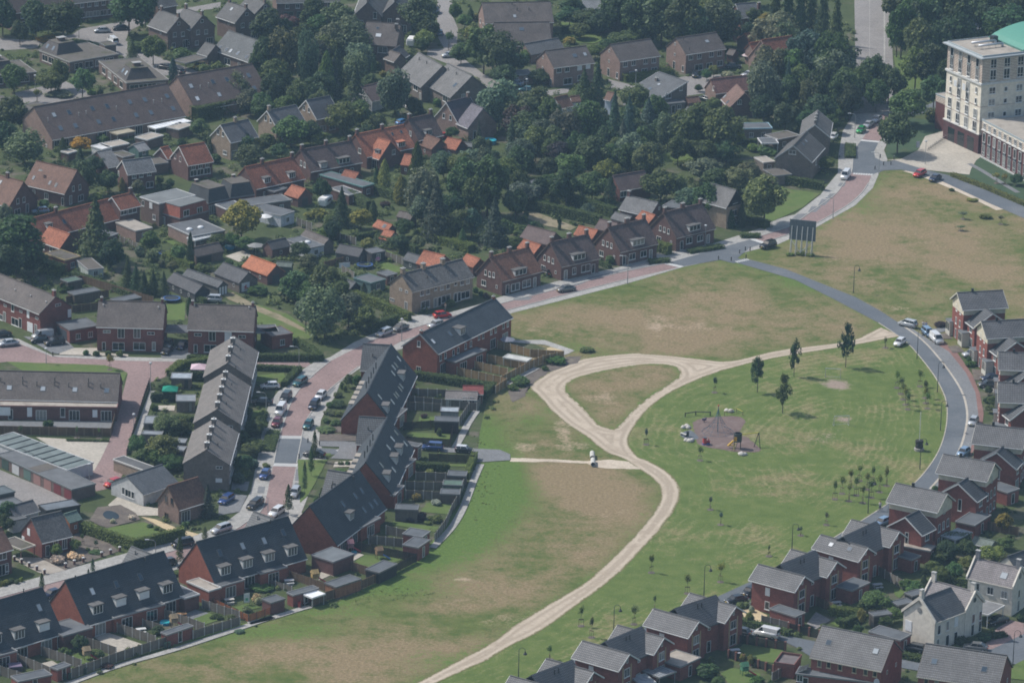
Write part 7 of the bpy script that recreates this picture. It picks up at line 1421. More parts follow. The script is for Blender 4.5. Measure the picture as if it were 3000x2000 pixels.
32: [('P',815,-190,165,222,'d'),('P',370,-45,135,300,'d'),('P',55,95,165,438,'d'),('P',272,255,180,618,'m'),('S',1158,-40,60,55,'m')]+[('S',x,t,72,b,'l') for x,t,b in ((1257,240,400),(1290,290,452),(1312,345,500),(1330,385,545),(1350,425,585),(1455,230,388),(1500,320,488),(1505,370,532),(1520,425,578),(723,1185,1358),(785,1140,1310),(845,1200,1375),(858,1090,1250),(907,1145,1325),(935,1045,1200),(962,1225,1390),(1000,1110,1275),(1037,1180,1345),(1050,1060,1220),(1108,1125,1298),(1168,1068,1243))]+[('B',1885,130,60,1.6,'d'),('B',1900,165,110,1.2,'e'),('R',2045,385,80,2,'m'),('R',2090,470,110,2.2,'m'),('R',2060,540,100,2,'m'),('B',2035,470,70,1.6,'d'),('B',1590,1240,60,1.2,'e')],
3: [('Y',1550,190,80,465,'m'),('Y',1765,125,70,250,'m'),('Y',800,395,50,530,'d'),('Y',362,520,60,690,'m'),('Y',762,485,35,560,'d'),('S',710,175,55,285,'e'),('S',827,228,50,335,'e'),('R',490,270,105,390,'l'),('R',650,230,95,340,'l'),('B',490,375,140,1.5,'w'),('B',650,345,145,1.3,'w'),('R',680,1060,140,3.3,'m'),('B',560,1160,120,2.2,'m'),('B',850,1170,110,2,'m'),('B',2210,700,80,1.8,'w'),('B',1600,75,70,1.4,'m'),('B',50,575,60,1.0,'y'),('B',100,565,50,1.0,'m'),('B',145,575,50,.9,'m'),('B',180,555,40,1.0,'y'),('B',830,330,120,.5,'m'),('B',2130,810,90,1.0,'g'),('B',1860,880,110,.8,'e'),('B',1990,880,90,1.0,'m'),('B',2250,620,200,1.0,'m'),('B',1360,980,110,1.6,'m'),('B',920,1300,120,.8,'p'),('B',1520,500,90,1.0,'e'),('B',1460,470,60,1.0,'e'),('B',970,55,50,1,'w'),('B',1130,20,70,1,'w'),('R',30,20,180,4,'d'),('B',2060,1010,90,.6,'g'),('B',20,590,60,1.0,'y'),('B',760,300,40,.8,'m'),('B',1350,120,60,.8,'m'),('B',1400,140,60,.8,'m'),('B',1290,95,60,.8,'m')],
13: [('B',1260,30,60,.9,'y'),('B',1420,0,130,1.6,'p'),('B',1540,20,130,1.4,'m'),('B',1330,40,80,1,'p'),('B',20,720,70,1.6,'w'),('B',180,560,60,1.0,'d'),('B',290,120,50,1.4,'m'),('B',1480,70,60,.8,'y')],
23: [('S',1797,-10,60,108,'b'),('S',1200,350,80,520,'l'),('S',1510,515,70,700,'l'),('S',1795,420,90,600,'l'),('S',1228,705,40,840,'m'),('S',1050,780,100,965,'l'),('S',595,790,60,980,'m'),('S',685,885,70,1078,'m'),('S',325,1130,65,1265,'m'),('S',2213,275,30,378,'g'),('R',2042,855,80,965,'l'),('B',1990,770,110,1.3,'m'),('B',2055,765,50,1.3,'w'),('B',1690,1310,200,2.6,'d'),('R',1780,1420,110,1.8,'e'),('B',1960,870,70,1.2,'d'),('R',2060,1230,60,2.2,'l'),('B',2100,1420,110,1.4,'e'),('B',2220,1440,60,1.4,'e'),('R',1990,1210,60,2,'y')],
33: [('S',650,-15,45,110,'g'),('S',428,115,50,200,'g'),('R',1090,690,260,4,'m'),('R',1000,740,150,3,'m'),('R',1640,470,160,3.5,'m'),('R',1750,430,150,4,'m'),('R',1870,380,150,3,'y'),('R',2080,290,230,3.5,'l'),('R',2190,220,150,2.5,'e'),('R',2190,10,150,4,'y'),('R',1240,820,130,3,'l'),('R',1160,890,130,2.5,'m'),('R',960,830,80,3.5,'y'),('C',1490,540,80,3.5,'d'),('R',930,970,90,2,'e'),('B',765,900,70,1.4,'e'),('B',855,905,70,1.3,'e'),('R',1640,330,150,2.5,'m'),('B',1420,600,200,1.8,'m'),('B',1390,640,100,1.5,'m'),('R',1700,250,200,4,'d'),('R',1850,240,180,4,'d'),('R',2220,360,150,3,'m'),('B',60,1410,120,1.4,'e'),('B',20,1230,60,1.2,'m'),('B',1800,1060,150,1.4,'d'),('B',1900,1070,120,1.4,'d'),('B',2000,1040,150,1.4,'d'),('B',2330,880,90,1.2,'d'),('B',1690,480,130,2.5,'d'),('R',1560,420,120,2.2,'m'),('B',10,800,50,1.4,'w'),('R',1330,580,110,2,'m')]}
for k,lst in TR.items():
 for kind,x,t,wd,v,c in lst: tree(k,kind,x,t,wd,v,c)
def grove(px,n,kinds,hr,where,seed):
 rs = random.Random(seed); x0,x1 = min(p[0] for p in px),max(p[0] for p in px); y0,y1 = min(p[1] for p in px),max(p[1] for p in px); done = []; i = 0
 while len(done) < n and i < n*40:
  i += 1; q = (rs.uniform(x0,x1),rs.uniform(y0,y1)); P = U(q)
  if not inside(*q,px) or not free(P.x,P.y,1.5) or any((P.x-a)**2+(P.y-b)**2 < 16 for a,b in done): continue
  done.append((P.x,P.y)); h = rs.uniform(*hr); s = scale_at(q[1]); t = proj((P.x,P.y,h)); kd,c = rs.choice(kinds)
  tree(0,kd,t[0]*2.94,t[1]*2.94,h*rs.uniform(.62,.85)*s*2.94*(.55 if kd == 'F' else 1),h,c,where)
def free(x,y,m=.6):
 for B in FOOT:
  dx = x-B.P.x; dy = y-B.P.y
  u = dx*B.ux.x+dy*B.ux.y; v = dx*B.uy.x+dy*B.uy.y
  if -m < u < B.L+m and -m < v < B.D+m: return False
 for P,x0,x1,y0,y1 in SHEETS:
  if x0 < x < x1 and y0 < y < y1 and inside(x,y,P): return False
 return True
MX = [('R','m'),('R','d'),('W','g'),('R','g'),('F','b'),('R','m')]
grove([(1330,380),(1500,350),(1700,320),(1950,350),(2050,430),(1990,570),(1850,530),(1620,500),(1480,580),(1340,580)],30,MX,(6,10),'in the dense central gardens',1)
grove([(780,110),(1000,80),(1090,260),(1000,340),(800,300)],16,MX,(7,12),'in the grove right of the long terraces',2)
grove([(2250,140),(2470,150),(2480,330),(2300,340),(2220,260)],18,MX,(8,13),'in the wood left of the straight road',3)
grove([(1780,-20),(2180,-20),(2200,90),(2050,130),(1800,90)],16,MX,(8,12),'in the wood at the top edge',4)
grove([(2625,-20),(2980,-20),(2960,70),(2760,130),(2700,220),(2640,170)],18,MX[:2],(9,14),'in the avenue behind the tower',5)
grove([(0,20),(180,20),(160,110),(0,120)],6,MX[:2],(7,10),'at the upper left corner',6)
# ---------------------------------------------------------------- hedges
def hedge(k,px,wd,h,c,label):
 P = [Vector((p.x,p.y)) for p in ground_pts(px,k)]
 t = empty('hedge',(P[0].x,P[0].y,0),label,'hedge','clipped hedges'); o = P[0]
 mb = MB(); C = []; N = []; rs = np.random.RandomState(int(abs(P[0].x*31+P[0].y*7)) % 9999)
 for a,b in zip(P[:-1],P[1:]):
  d = b-a; L = d.length
  if L < .1: continue
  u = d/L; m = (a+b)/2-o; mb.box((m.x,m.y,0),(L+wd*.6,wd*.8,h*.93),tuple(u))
  n = int((L+wd)*(wd+2*h)*26); n_ = Vector((-u.y,u.x))
  s = rs.uniform(-wd/2,L+wd/2,n); q = rs.uniform(-1,1,n); top = rs.uniform(0,1,n) < wd/(wd+2*h)
  off = np.where(top,q*wd/2,np.sign(q)*wd/2)+rs.normal(0,.05,n); z = np.where(top,h,rs.uniform(0.02,1,n)*h)+rs.normal(0,.05,n)
  C.append(np.stack([a.x-o.x+u.x*s+n_.x*off,a.y-o.y+u.y*s+n_.y*off,np.maximum(z,.02)],1))
  N.append(np.stack([np.where(top,0,n_.x*np.sign(q)),np.where(top,0,n_.y*np.sign(q)),np.where(top,1.,.2)],1))
 col = {'e': (.125,.17,.042),'m': (.078,.118,.038),'d': (.046,.074,.03),'y': (.155,.17,.05)}[c]
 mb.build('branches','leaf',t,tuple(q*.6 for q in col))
 link('foliage',leaf_mesh('foliage',np.concatenate(C),np.concatenate(N),.11),None,t,col)
HG = [(3,[(612,140),(1150,325),(1568,225)],1.3,2.2,'e','tall bright hedge around the clipped lawn'),(12,[(0,168),(555,168),(470,95),(350,30)],1.3,1.6,'m','hedge around the corner garden of the garage'),(12,[(0,245),(365,262),(240,388)],1.3,1.2,'m','L-shaped hedge with light top beside the road'),
 (11,[(795,1080),(1312,1292)],1.4,2.0,'e','long straight hedge below the pale terrace'),(11,[(990,1392),(1195,1325)],1.6,2.2,'m','hedge block at the road corner by two grey cars'),(11,[(1060,630),(1370,728)],1.6,2.4,'m','broad hedge between two narrow lawns'),(11,[(820,255),(965,345)],1.8,2.6,'m','hedge beside the yellow cypresses'),(11,[(870,600),(1040,570)],1.0,1.5,'m','low hedge below the orange sheds'),(11,[(1030,200),(1330,300)],1.6,2.2,'m','hedge curving under the blue spruce'),(11,[(1430,570),(1830,690)],3.0,1.8,'e','rows of tall beans beside the hedge'),
 (21,[(60,312),(750,472)],1.5,2.6,'m','lower tall hedge behind the gravel garden'),(21,[(310,232),(870,402)],1.8,2.6,'m','upper tall hedge behind the lawn garden'),(21,[(1250,690),(1340,718)],2.0,2.4,'e','hedge block between third and fourth brick house'),(21,[(1545,705),(1780,668)],2.2,.8,'m','low shrub bed beside the raised junction'),(21,[(1205,795),(1325,788)],2.0,.9,'m','low shrub bed in front of the third brick house'),(21,[(1995,575),(2105,575)],2.0,.9,'m','low shrub bed before the ivy house'),(21,[(2020,440),(2180,490)],2.4,1.7,'m','rough hedge beside the round roadside tree'),(21,[(755,810),(840,845)],1.0,1.0,'m','small hedge below the second brick house'),
 (31,[(230,105),(612,168)],1.2,2.2,'m','dark hedge above the sloping lawn'),(31,[(1740,52),(2050,170),(2352,300)],1.2,1.0,'y','yellowish hedge along the asphalt street'),(20,[(980,705),(1370,655)],1.6,2.0,'e','clipped hedge in front of the middle twin house'),(20,[(440,300),(980,278)],1.2,2.6,'d','tall dark hedge with a green top in the park garden'),(20,[(1495,1468),(1625,1400)],1.2,1.2,'y','slanting low hedge below the big broad tree'),(20,[(1900,1445),(2170,1425)],1.2,1.5,'m','hedge below the yellow tree'),(20,[(1920,1245),(2140,1235)],1.0,1.2,'m','hedge beside the pale blue edged building'),
 (10,[(1040,605),(1270,592)],1.6,2.2,'m','hedge beside the stepped grey roofs'),(0,[(1700,1035),(2000,965),(2280,945)],3.0,3.6,'m','very tall hedge below the stepping terrace'),(1,[(640,915),(1130,1092)],1.4,1.4,'m','long garden hedge along the left terrace yards'),(1,[(400,865),(510,900)],2.6,2.6,'e','bulky hedge beside the mossy garage'),(1,[(1430,765),(1640,855)],1.6,1.8,'e','hedge beside the tall cypress'),(1,[(1650,1105),(1760,1152)],1.2,1.4,'m','hedge by the silver car on the track'),
 (2,[(1470,295),(1560,225),(1820,190)],1.8,1.5,'e','curved hedge at the estate road corner'),(2,[(1625,155),(1820,158)],1.0,.9,'m','low hedge before the second twin house'),(2,[(1320,515),(1505,515)],1.2,1.8,'d','dark hedge below the green parasol'),(2,[(1650,335),(1770,338)],1.2,2.0,'d','dark hedge below the pink gazebo'),(2,[(1480,325),(1640,335)],1.2,1.4,'m','hedge under the glass roofed shed'),(2,[(1510,705),(1665,705)],1.4,1.6,'m','hedge between the chimney terrace yards'),(2,[(2060,885),(2240,900)],1.2,1.2,'e','bright low hedge in the chimney terrace front gardens'),(2,[(2200,735),(2280,655)],1.2,1.4,'m','hedge along the pavement of the chimney terrace'),
 (12,[(1385,325),(2030,428)],1.6,1.8,'m','long leafy hedge below the fenced brick terrace'),(12,[(2030,420),(1960,490)],1.6,1.8,'m','short leafy hedge at the garden corner'),(12,[(1395,1105),(1640,1112)],1.4,1.6,'m','hedge along the narrow lawn'),(12,[(1880,1015),(1815,1180)],1.2,1.5,'e','hedge along the slab path of the middle block'),(12,[(105,938),(150,795)],2.6,.6,'m','low planting bed between pavement and road'),
 (33,[(-70,965),(310,1062)],1.4,1.2,'m','hedge above the lane with the white van'),(33,[(1290,1252),(1480,1292)],1.4,1.2,'m','hedge beside the lane between the wide grey roofs'),(33,[(1620,285),(1850,300)],2.2,2.6,'m','tall hedge in the seventh villa garden'),(33,[(1680,595),(1850,642)],1.4,1.8,'m','hedge below the white garden table'),(33,[(1480,425),(1640,445)],1.4,1.8,'m','hedge beside the flat annex door'),(33,[(790,992),(930,935)],1.2,1.5,'m','hedge behind the lower brick annex'),(33,[(700,885),(920,912)],1.4,1.8,'e','climbing hedge on the garden fence'),(33,[(1990,1105),(2170,1072)],1.2,1.0,'d','low hedge in front of the cream house'),
 (30,[(855,1358),(855,1268)],2.6,.8,'m','square planting bed beside the road to the tower'),(2,[(585,855),(930,862)],.8,.4,'m','thin planting strip beside the cream square')]
for a in HG: hedge(*a)
# ---------------------------------------------------------------- undergrowth of the gardens and weeds of the fields: nobody could count them
GARD = [[(0,0),(2450,0),(2560,150),(2500,330),(2440,500),(2230,650),(1560,830),(1050,985),(760,1060),(560,990),(0,860)],[(400,1080),(560,1080),(780,1100),(760,1300),(700,1500),(560,1560),(380,1500)],[(1140,1100),(1480,1130),(1360,1450),(1240,1640),(1060,1780),(800,1840),(200,2000),(60,2000),(100,1900),(800,1640),(1000,1530)],[(2560,1560),(2990,1400),(3000,1990),(2200,1990),(1900,1990),(2100,1850)]]
rs = random.Random(11); C = []; N = []; S = []; cnt = 0
for gi,poly in enumerate(GARD):
 x0,x1 = min(p[0] for p in poly),max(p[0] for p in poly); y0,y1 = min(p[1] for p in poly),max(p[1] for p in poly)
 for i in range((7000,500,420,520)[gi]):
  q = (rs.uniform(x0,x1),rs.uniform(y0,y1))
  if not inside(q[0],q[1],poly): continue
  P = U(q)
  if mnoise.noise((P.x*.07,P.y*.07,2.0)) < -.3 or not free(P.x,P.y): continue
  r = rs.uniform(.4,1.3)*(1.0 if gi == 0 else .7); n = int(34*r+12); p = sph(n,np.random); p[:,2] = abs(p[:,2])
  C.append(np.array([P.x,P.y,0])+p*np.array([r,r,r*rs.uniform(.7,1.5)])*np.random.uniform(.6,1.05,(n,1))); N.append(p); cnt += 1
half = len(C)//2
for nm_,a,b,col in (('undergrowth',0,half,(.075,.112,.040)),('undergrowth',half,len(C),(.115,.155,.055))):
 idx = list(range(a,b)); o = link(nm_,leaf_mesh(nm_+str(a),np.concatenate([C[i] for i in range(len(C)) if (i % 2 == 0) == (a == 0)]),np.concatenate([N[i] for i in range(len(C)) if (i % 2 == 0) == (a == 0)]),.17),col=col)
 tag(o,'dark garden shrubs and border plants filling the gardens' if a == 0 else 'lighter garden shrubs and border plants filling the gardens','undergrowth',kind='stuff')
C = []; N = []
def weeds(line,n,spread,hmax,world=False):
 P = line
 for i in range(n):
  j = rs.randrange(len(P)-1); t = rs.random(); p = Vector(P[j][:2]).lerp(Vector(P[j+1][:2]),t); k = rs.gauss(0,spread); a = rs.uniform(0,6.3)
  if mnoise.noise((p.x*.12,p.y*.12,9.0)) < -.05: continue
  r = rs.uniform(.1,.26); m = 7; q = sph(m,np.random); q[:,2] = abs(q[:,2])
  C.append(np.array([p.x+math.cos(a)*k,p.y+math.sin(a)*k,0.03])+q*np.array([r,r,r*rs.uniform(.6,hmax)])); N.append(q)
weeds(bk,260,2.0,.9)
for x,y,sx,sy,n in ((1410,1420,40,90,60),(1130,1740,130,15,60)):
 for i in range(n):
  q = (rs.gauss(x,sx*.6),rs.gauss(y,sy*.6)); P = U(q)
  if not inside(q[0],q[1],MEADOW) or not free(P.x,P.y,.2): continue
  r = rs.uniform(.08,.25); p = sph(7,np.random); p[:,2] = abs(p[:,2])
  C.append(np.array([P.x,P.y,.03])+p*np.array([r,r,r*rs.uniform(.3,.8)])); N.append(p)
o = link('weeds',leaf_mesh('weeds',np.concatenate(C),np.concatenate(N),.09),col=(.165,.205,.072)); tag(o,'tufts of weeds along the edges of meadow and track','weeds',kind='stuff')
# ---------------------------------------------------------------- vehicles
def loft(secs,mi=0):
 """secs: (x, [(y, z) ...]) half outlines from sill to top, mirrored into closed sections"""
 mb = MB(); rings = []
 for x,hp in secs:
  pts = [(x,y,z) for y,z in hp]+[(x,-y,z) for y,z in hp[::-1]]
  b = len(mb.v); mb.v += pts; rings.append((b,len(pts)))
 for (a,n),(b,_) in zip(rings[:-1],rings[1:]):
  for i in range(n): mb.f.append((a+i,a+(i+1) % n,b+(i+1) % n,b+i)); mb.m.append(mi)
 mb.f.append(tuple(range(rings[0][0]+rings[0][1]-1,rings[0][0]-1,-1))); mb.m.append(mi); mb.f.append(tuple(range(rings[-1][0],rings[-1][0]+rings[-1][1]))); mb.m.append(mi)
 return mb
def car_meshes(t):
 L,W,H,cab,hood = {'hatch': (4.1,1.72,1.46,(-1.75,-1.35,.35,1.05),.92),'saloon': (4.5,1.76,1.44,(-1.75,-.95,.45,1.15),.92),'estate': (4.6,1.78,1.5,(-2.1,-1.75,.45,1.15),.95),'mpv': (4.4,1.8,1.68,(-2.05,-1.75,.55,1.5),1.02),'suv': (4.5,1.85,1.75,(-2.1,-1.8,.35,.95),1.1),'mini': (3.65,1.68,1.4,(-1.7,-1.4,.35,.85),.95),'van': (4.7,1.9,1.95,(-2.3,-2.25,.9,1.6),1.15)}[t]
 h = L/2; w = W/2; bel = hood
 rear = bel if t != 'saloon' else bel*.98
 S = []
 for x,k,zt in ((-h,.82,rear*.72),(-h+.12,.95,rear*.98),(-h+.7,1,rear),(0,1,bel),(cab[3],1,bel),(h-.75,.98,bel*.88),(h-.18,.93,bel*.78),(h,.80,bel*.58)):
  S.append((x,[(w*k*.9,.22),(w*k,.42),(w*k,zt*.8),(w*k*.93,zt)]))
 body = loft(S).mesh('car_body','carpaint',True)
 g = [(cab[0],[(w*.86,bel-.03),(w*.80,bel+.02)]),(cab[1],[(w*.88,bel-.03),(w*.70,H-.05)]),(cab[2],[(w*.9,bel-.03),(w*.72,H-.04)]),(cab[3],[(w*.88,bel-.03),(w*.82,bel+.02)])]
 glass = loft(g).mesh('car_glass','carglass',False)
 mb = MB(); r0,r1 = cab[1]-.05,cab[2]+.05
 for z,k in ((H-.07,1.0),(H,.9)): mb.v += [(r0-(.06 if k == 1 else -.1),-w*.72*k,z),(r1+(.08 if k == 1 else -.1),-w*.72*k,z),(r1+(.08 if k == 1 else -.1),w*.72*k,z),(r0-(.06 if k == 1 else -.1),w*.72*k,z)]
 for f in ((4,5,6,7),(0,1,5,4),(1,2,6,5),(2,3,7,6),(3,0,4,7)): mb.f.append(f); mb.m.append(0)
 for sx in (-1,1):                     # pillars
  for a,b in (((cab[0]+.08),r0),(cab[3]-.06,r1)): mb.bar((a,sx*w*.84,bel),(b,sx*w*.71,H-.06),.045,4)
  mid = (cab[1]+cab[2])/2-.1; mb.bar((mid,sx*w*.9,bel-.03),(mid,sx*w*.73,H-.05),.045,4)
 if t == 'van':
  for sx in (-1,1): mb.add([(cab[0],sx*w*.9,bel-.05),(cab[2]-.35,sx*w*.92,bel-.05),(cab[2]-.35,sx*w*.75,H-.04),(cab[1],sx*w*.74,H-.04)],[(0,1,2,3)])
 roof = mb.mesh('car_roof','carpaint')
 mb = MB(); mb.bar((0,-.1,0),(0,.1,0),.32,12); wheel = mb.mesh('car_tyre','rubber'); mb = MB(); mb.bar((0,-.11,0),(0,.11,0),.19,8); rim = mb.mesh('car_rim','metal')
 mb = MB(); mb.box((0,0,0),(.14,.34,.16)); lamp = mb.mesh('car_lamp','plastic'); mb = MB(); mb.box((0,0,0),(.03,.5,.12)); plate = mb.mesh('plate','plastic')
 return dict(body=body,glass=glass,roof=roof,wheel=wheel,rim=rim,lamp=lamp,plate=plate,L=L,W=W,z=bel)
CARS = {}
CC = {'silver': (.42,.44,.46),'black': (.012,.012,.014),'white': (.72,.72,.71),'yellow': (.62,.42,.02),'blue': (.03,.07,.22),'navy': (.015,.025,.06),'red': (.48,.02,.02),'maroon': (.14,.015,.03),'teal': (.01,.09,.10),'grey': (.16,.16,.155),'green': (.02,.30,.08),'dark grey': (.045,.05,.055),'pale blue': (.2,.3,.42),'sky blue': (.08,.25,.5)}
def car(k,t,x1,y1,x2,y2,c,where,roofc=None,z=.12):
 if t not in CARS: CARS[t] = car_meshes(t)
 D = CARS[t]; a,b = U(pt(k,x1,y1)),U(pt(k,x2,y2)); m = (a+b)/2; d = b-a
 nm_ = {'van': 'van','mpv': 'people_carrier','suv': 'off_roader'}.get(t,'parked_car')
 o = empty(nm_,(m.x,m.y,z),f"{c} {({'hatch': 'hatchback', 'mpv': 'people carrier', 'suv': 'off-roader', 'mini': 'small car', 'estate': 'estate car'}.get(t, t))} {where}",'van' if t == 'van' else 'car','cars on the streets and drives',rz=math.atan2(d.y,d.x))
 col = CC[c]; link('body',D['body'],None,o,col); link('window_glass',D['glass'],None,o); link('roof',D['roof'],None,o,CC[roofc] if roofc else col)
 for sx in (-1,1):
  for sy in (-1,1):
   w_ = link('wheel',D['wheel'],None,o,(.012,.012,.012),(sx*D['L']*.31,sy*(D['W']/2-.1),.32)); link('rim',D['rim'],None,w_,(.3,.3,.32))
 for sy in (-1,1):
  link('headlight',D['lamp'],None,o,(.7,.7,.7),(D['L']/2-.12,sy*D['W']*.33,D['z']*.55)); link('tail_light',D['lamp'],None,o,(.35,.01,.01),(-D['L']/2+.06,sy*D['W']*.34,D['z']*.72))
 link('number_plate',D['plate'],None,o,(.6,.42,.02),(D['L']/2+.0,0,.45)); link('number_plate',D['plate'],None,o,(.6,.42,.02),(-D['L']/2,0,.55))
for a in [(0,'saloon',940,280,820,285,'silver','in the bungalow street'),(0,'saloon',1095,258,985,264,'black','in the bungalow street'),(0,'van',1010,400,935,352,'white','between the bungalows'),(0,'hatch',1765,575,1670,600,'yellow','under the mossy carport'),(0,'saloon',1455,602,1390,592,'black','behind the columnar conifer'),(0,'hatch',1560,640,1520,625,'dark grey','below the columnar conifer'),(10,'hatch',1560,100,1540,135,'blue','in the shady lane at the top'),(10,'estate',1705,492,1630,498,'silver','under the small lane tree'),(10,'hatch',1225,1085,1295,1065,'sky blue','behind the feathery trees'),(10,'saloon',2275,745,2165,735,'pale blue','in the lane beside the big trees'),(10,'hatch',1600,1198,1640,1190,'red','behind the small orange shed'),(10,'van',1330,960,1270,900,'white','behind the birch'),(10,'hatch',1600,335,1560,270,'pale blue','in the lane above the estate car'),
 (20,'saloon',75,738,-10,735,'silver','at the lane end by the signpost'),(20,'saloon',185,797,70,790,'teal','at the lane end by the signpost'),(20,'hatch',1575,640,1580,685,'black','in front of the right twin house'),(20,'saloon',1870,590,1940,590,'dark grey','beside the third twin house'),(20,'estate',2085,655,2000,668,'silver','below the red roofed villa'),(20,'hatch',1680,875,1640,865,'dark grey','beside the round bushes'),(30,'hatch',972,1122,922,1160,'green','first in the row by the ramp'),(30,'saloon',1045,1072,975,1118,'silver','second in the row by the ramp'),(30,'saloon',1118,1025,1048,1072,'silver','third in the row by the ramp'),(30,'hatch',725,1185,690,1215,'white','beside the grey gabled house'),
 (31,'van',840,35,790,98,'white','on the road below the ramp blocks'),(31,'suv',205,650,88,682,'black','parked on the grass by the billboard'),(31,'estate',1485,32,1420,62,'red','on the verge of the asphalt street'),(31,'saloon',1628,65,1545,108,'navy','on the verge of the asphalt street'),(31,'mpv',1390,1352,1312,1335,'silver','at the start of the parking strip'),(31,'mpv',1485,1385,1560,1450,'pale blue','before the first villa'),(31,'van',1555,1440,1640,1510,'white','before the first villa'),(21,'saloon',535,1030,395,1050,'grey','driving past the brick houses'),(21,'hatch',320,910,255,885,'black','beside the second brick house'),
 (11,'estate',1165,1395,1045,1440,'silver','at the road corner hedge'),(11,'saloon',1300,1355,1185,1395,'grey','at the road corner hedge'),(11,'hatch',1548,1272,1660,1258,'red','before the pale terrace'),(11,'hatch',1600,1335,1500,1360,'silver','half hidden by the dark roof'),(12,'estate',425,345,335,400,'teal','on the upper road bend'),(12,'mpv',290,470,225,540,'dark grey','behind the teal estate'),(12,'van',240,580,185,660,'white','on the road beside the chimney terrace'),(12,'hatch',205,690,155,755,'maroon','below the white van'),(12,'hatch',475,710,425,775,'teal','on the block side of the road'),(12,'mpv',530,540,475,605,'navy','on the block side of the road'),(12,'hatch',590,460,525,520,'white','on the block side of the road'),(12,'hatch',105,1135,50,1205,'blue','in the bay below the junction table'),(12,'saloon',590,1002,415,985,'black','across the pavement by the columnar trees'),(12,'estate',355,1295,315,1355,'silver','behind the columnar tree'),(12,'saloon',115,545,-10,545,'black','in the drive of the chimney terrace'),(12,'hatch',180,405,60,410,'white','in the drive of the chimney terrace'),(12,'mpv',1600,940,1442,930,'blue','on the parking spot behind the block'),(12,'mini',1720,950,1865,960,'black','with white roof on the parking spot','white'),
 (2,'estate',1990,1360,1910,1412,'blue','on the drive below the chimney terrace'),(2,'saloon',2235,1400,2150,1455,'black','at the end of the pavement'),(2,'saloon',1470,75,1410,130,'black','on the drive of the twin house'),(2,'hatch',1600,35,1540,85,'navy','on the drive of the twin house'),(2,'hatch',1465,30,1425,65,'dark grey','deep under the carport'),(2,'saloon',145,30,0,48,'silver','at the left edge'),(2,'suv',550,18,390,42,'black','in the court of the left terrace'),(2,'hatch',385,5,300,12,'black','beside the grey van'),(2,'hatch',1010,1232,940,1255,'red','beside the white bungalow'),(1,'van',425,1440,310,1455,'silver','before the left terrace'),(1,'mpv',1890,1135,1765,1130,'silver','on the grass by the long sheds'),(1,'hatch',395,365,305,372,'pale blue','beside the dark brick house'),(1,'saloon',60,1425,-40,1440,'black','at the left terrace edge'),
 (3,'estate',1970,148,1840,190,'silver','beside the clipped hedge'),(3,'mpv',1660,280,1490,310,'black','at the hedge corner'),(3,'saloon',510,712,400,745,'navy','behind the near terrace'),(3,'hatch',1470,455,1400,470,'dark grey','behind the second terrace'),(12,'estate',205,1475,150,1510,'white','at the lower end of the road'),(12,'hatch',30,1395,-20,1430,'black','in the lower parking bay'),(32,'hatch',1305,15,1258,48,'white','on the lawn edge at the street'),(32,'saloon',1955,125,1858,135,'silver','before the third villa'),(32,'saloon',2115,332,2015,342,'navy','on the drive of the fourth villa'),(32,'estate',2115,390,1980,395,'dark grey','on the drive of the fourth villa'),(32,'hatch',1935,685,1895,740,'silver','in the parking strip by the fifth villa'),(32,'hatch',1855,960,1805,995,'pale blue','behind the sixth villa roof'),(23,'saloon',2000,765,1855,795,'black','in front of the twin gabled house'),(23,'hatch',2080,690,2015,725,'black','behind the twin gabled house'),(23,'van',2280,1090,2110,1055,'white','in the lane behind the dark fence'),(23,'hatch',1990,1060,1940,1050,'dark grey','at the end of the lane'),(33,'hatch',1165,95,1095,125,'pale blue','beside the seventh villa'),(33,'saloon',2190,940,2060,975,'black','under the white carport'),(33,'saloon',2010,1195,1860,1180,'grey','before the cream house'),(33,'estate',1480,1210,1330,1180,'dark grey','under the cream gable')]:
 car(*a)
def caravan(k,x,y,rz,lab):
 P = U(pt(k,x,y)); o = empty('caravan',(P.x,P.y,0),lab,'caravan',rz=rz)
 S = [(x_,[(1.0*k_,.5),(1.1*k_,.8),(1.1*k_,z),(.9*k_,z+.25)]) for x_,k_,z in ((-2.3,.8,1.6),(-2.1,1,2.1),(1.6,1,2.1),(2.2,.85,1.3))]
 loft(S).build('body','paint',o,(.72,.72,.70))
 for s in (-1,1):
  mb = MB(); mb.box((-.2,s*1.11,1.3),(2.4,.03,.6)); mb.build('window','carglass',o); link('wheel',CARS['van']['wheel'],None,o,(.02,.02,.02),(0,s*.9,.32))
caravan(10,1340,395,1.4,'white caravan beside the grey roofed house'); caravan(11,600,300,1.2,'white camper behind the dark conifer')
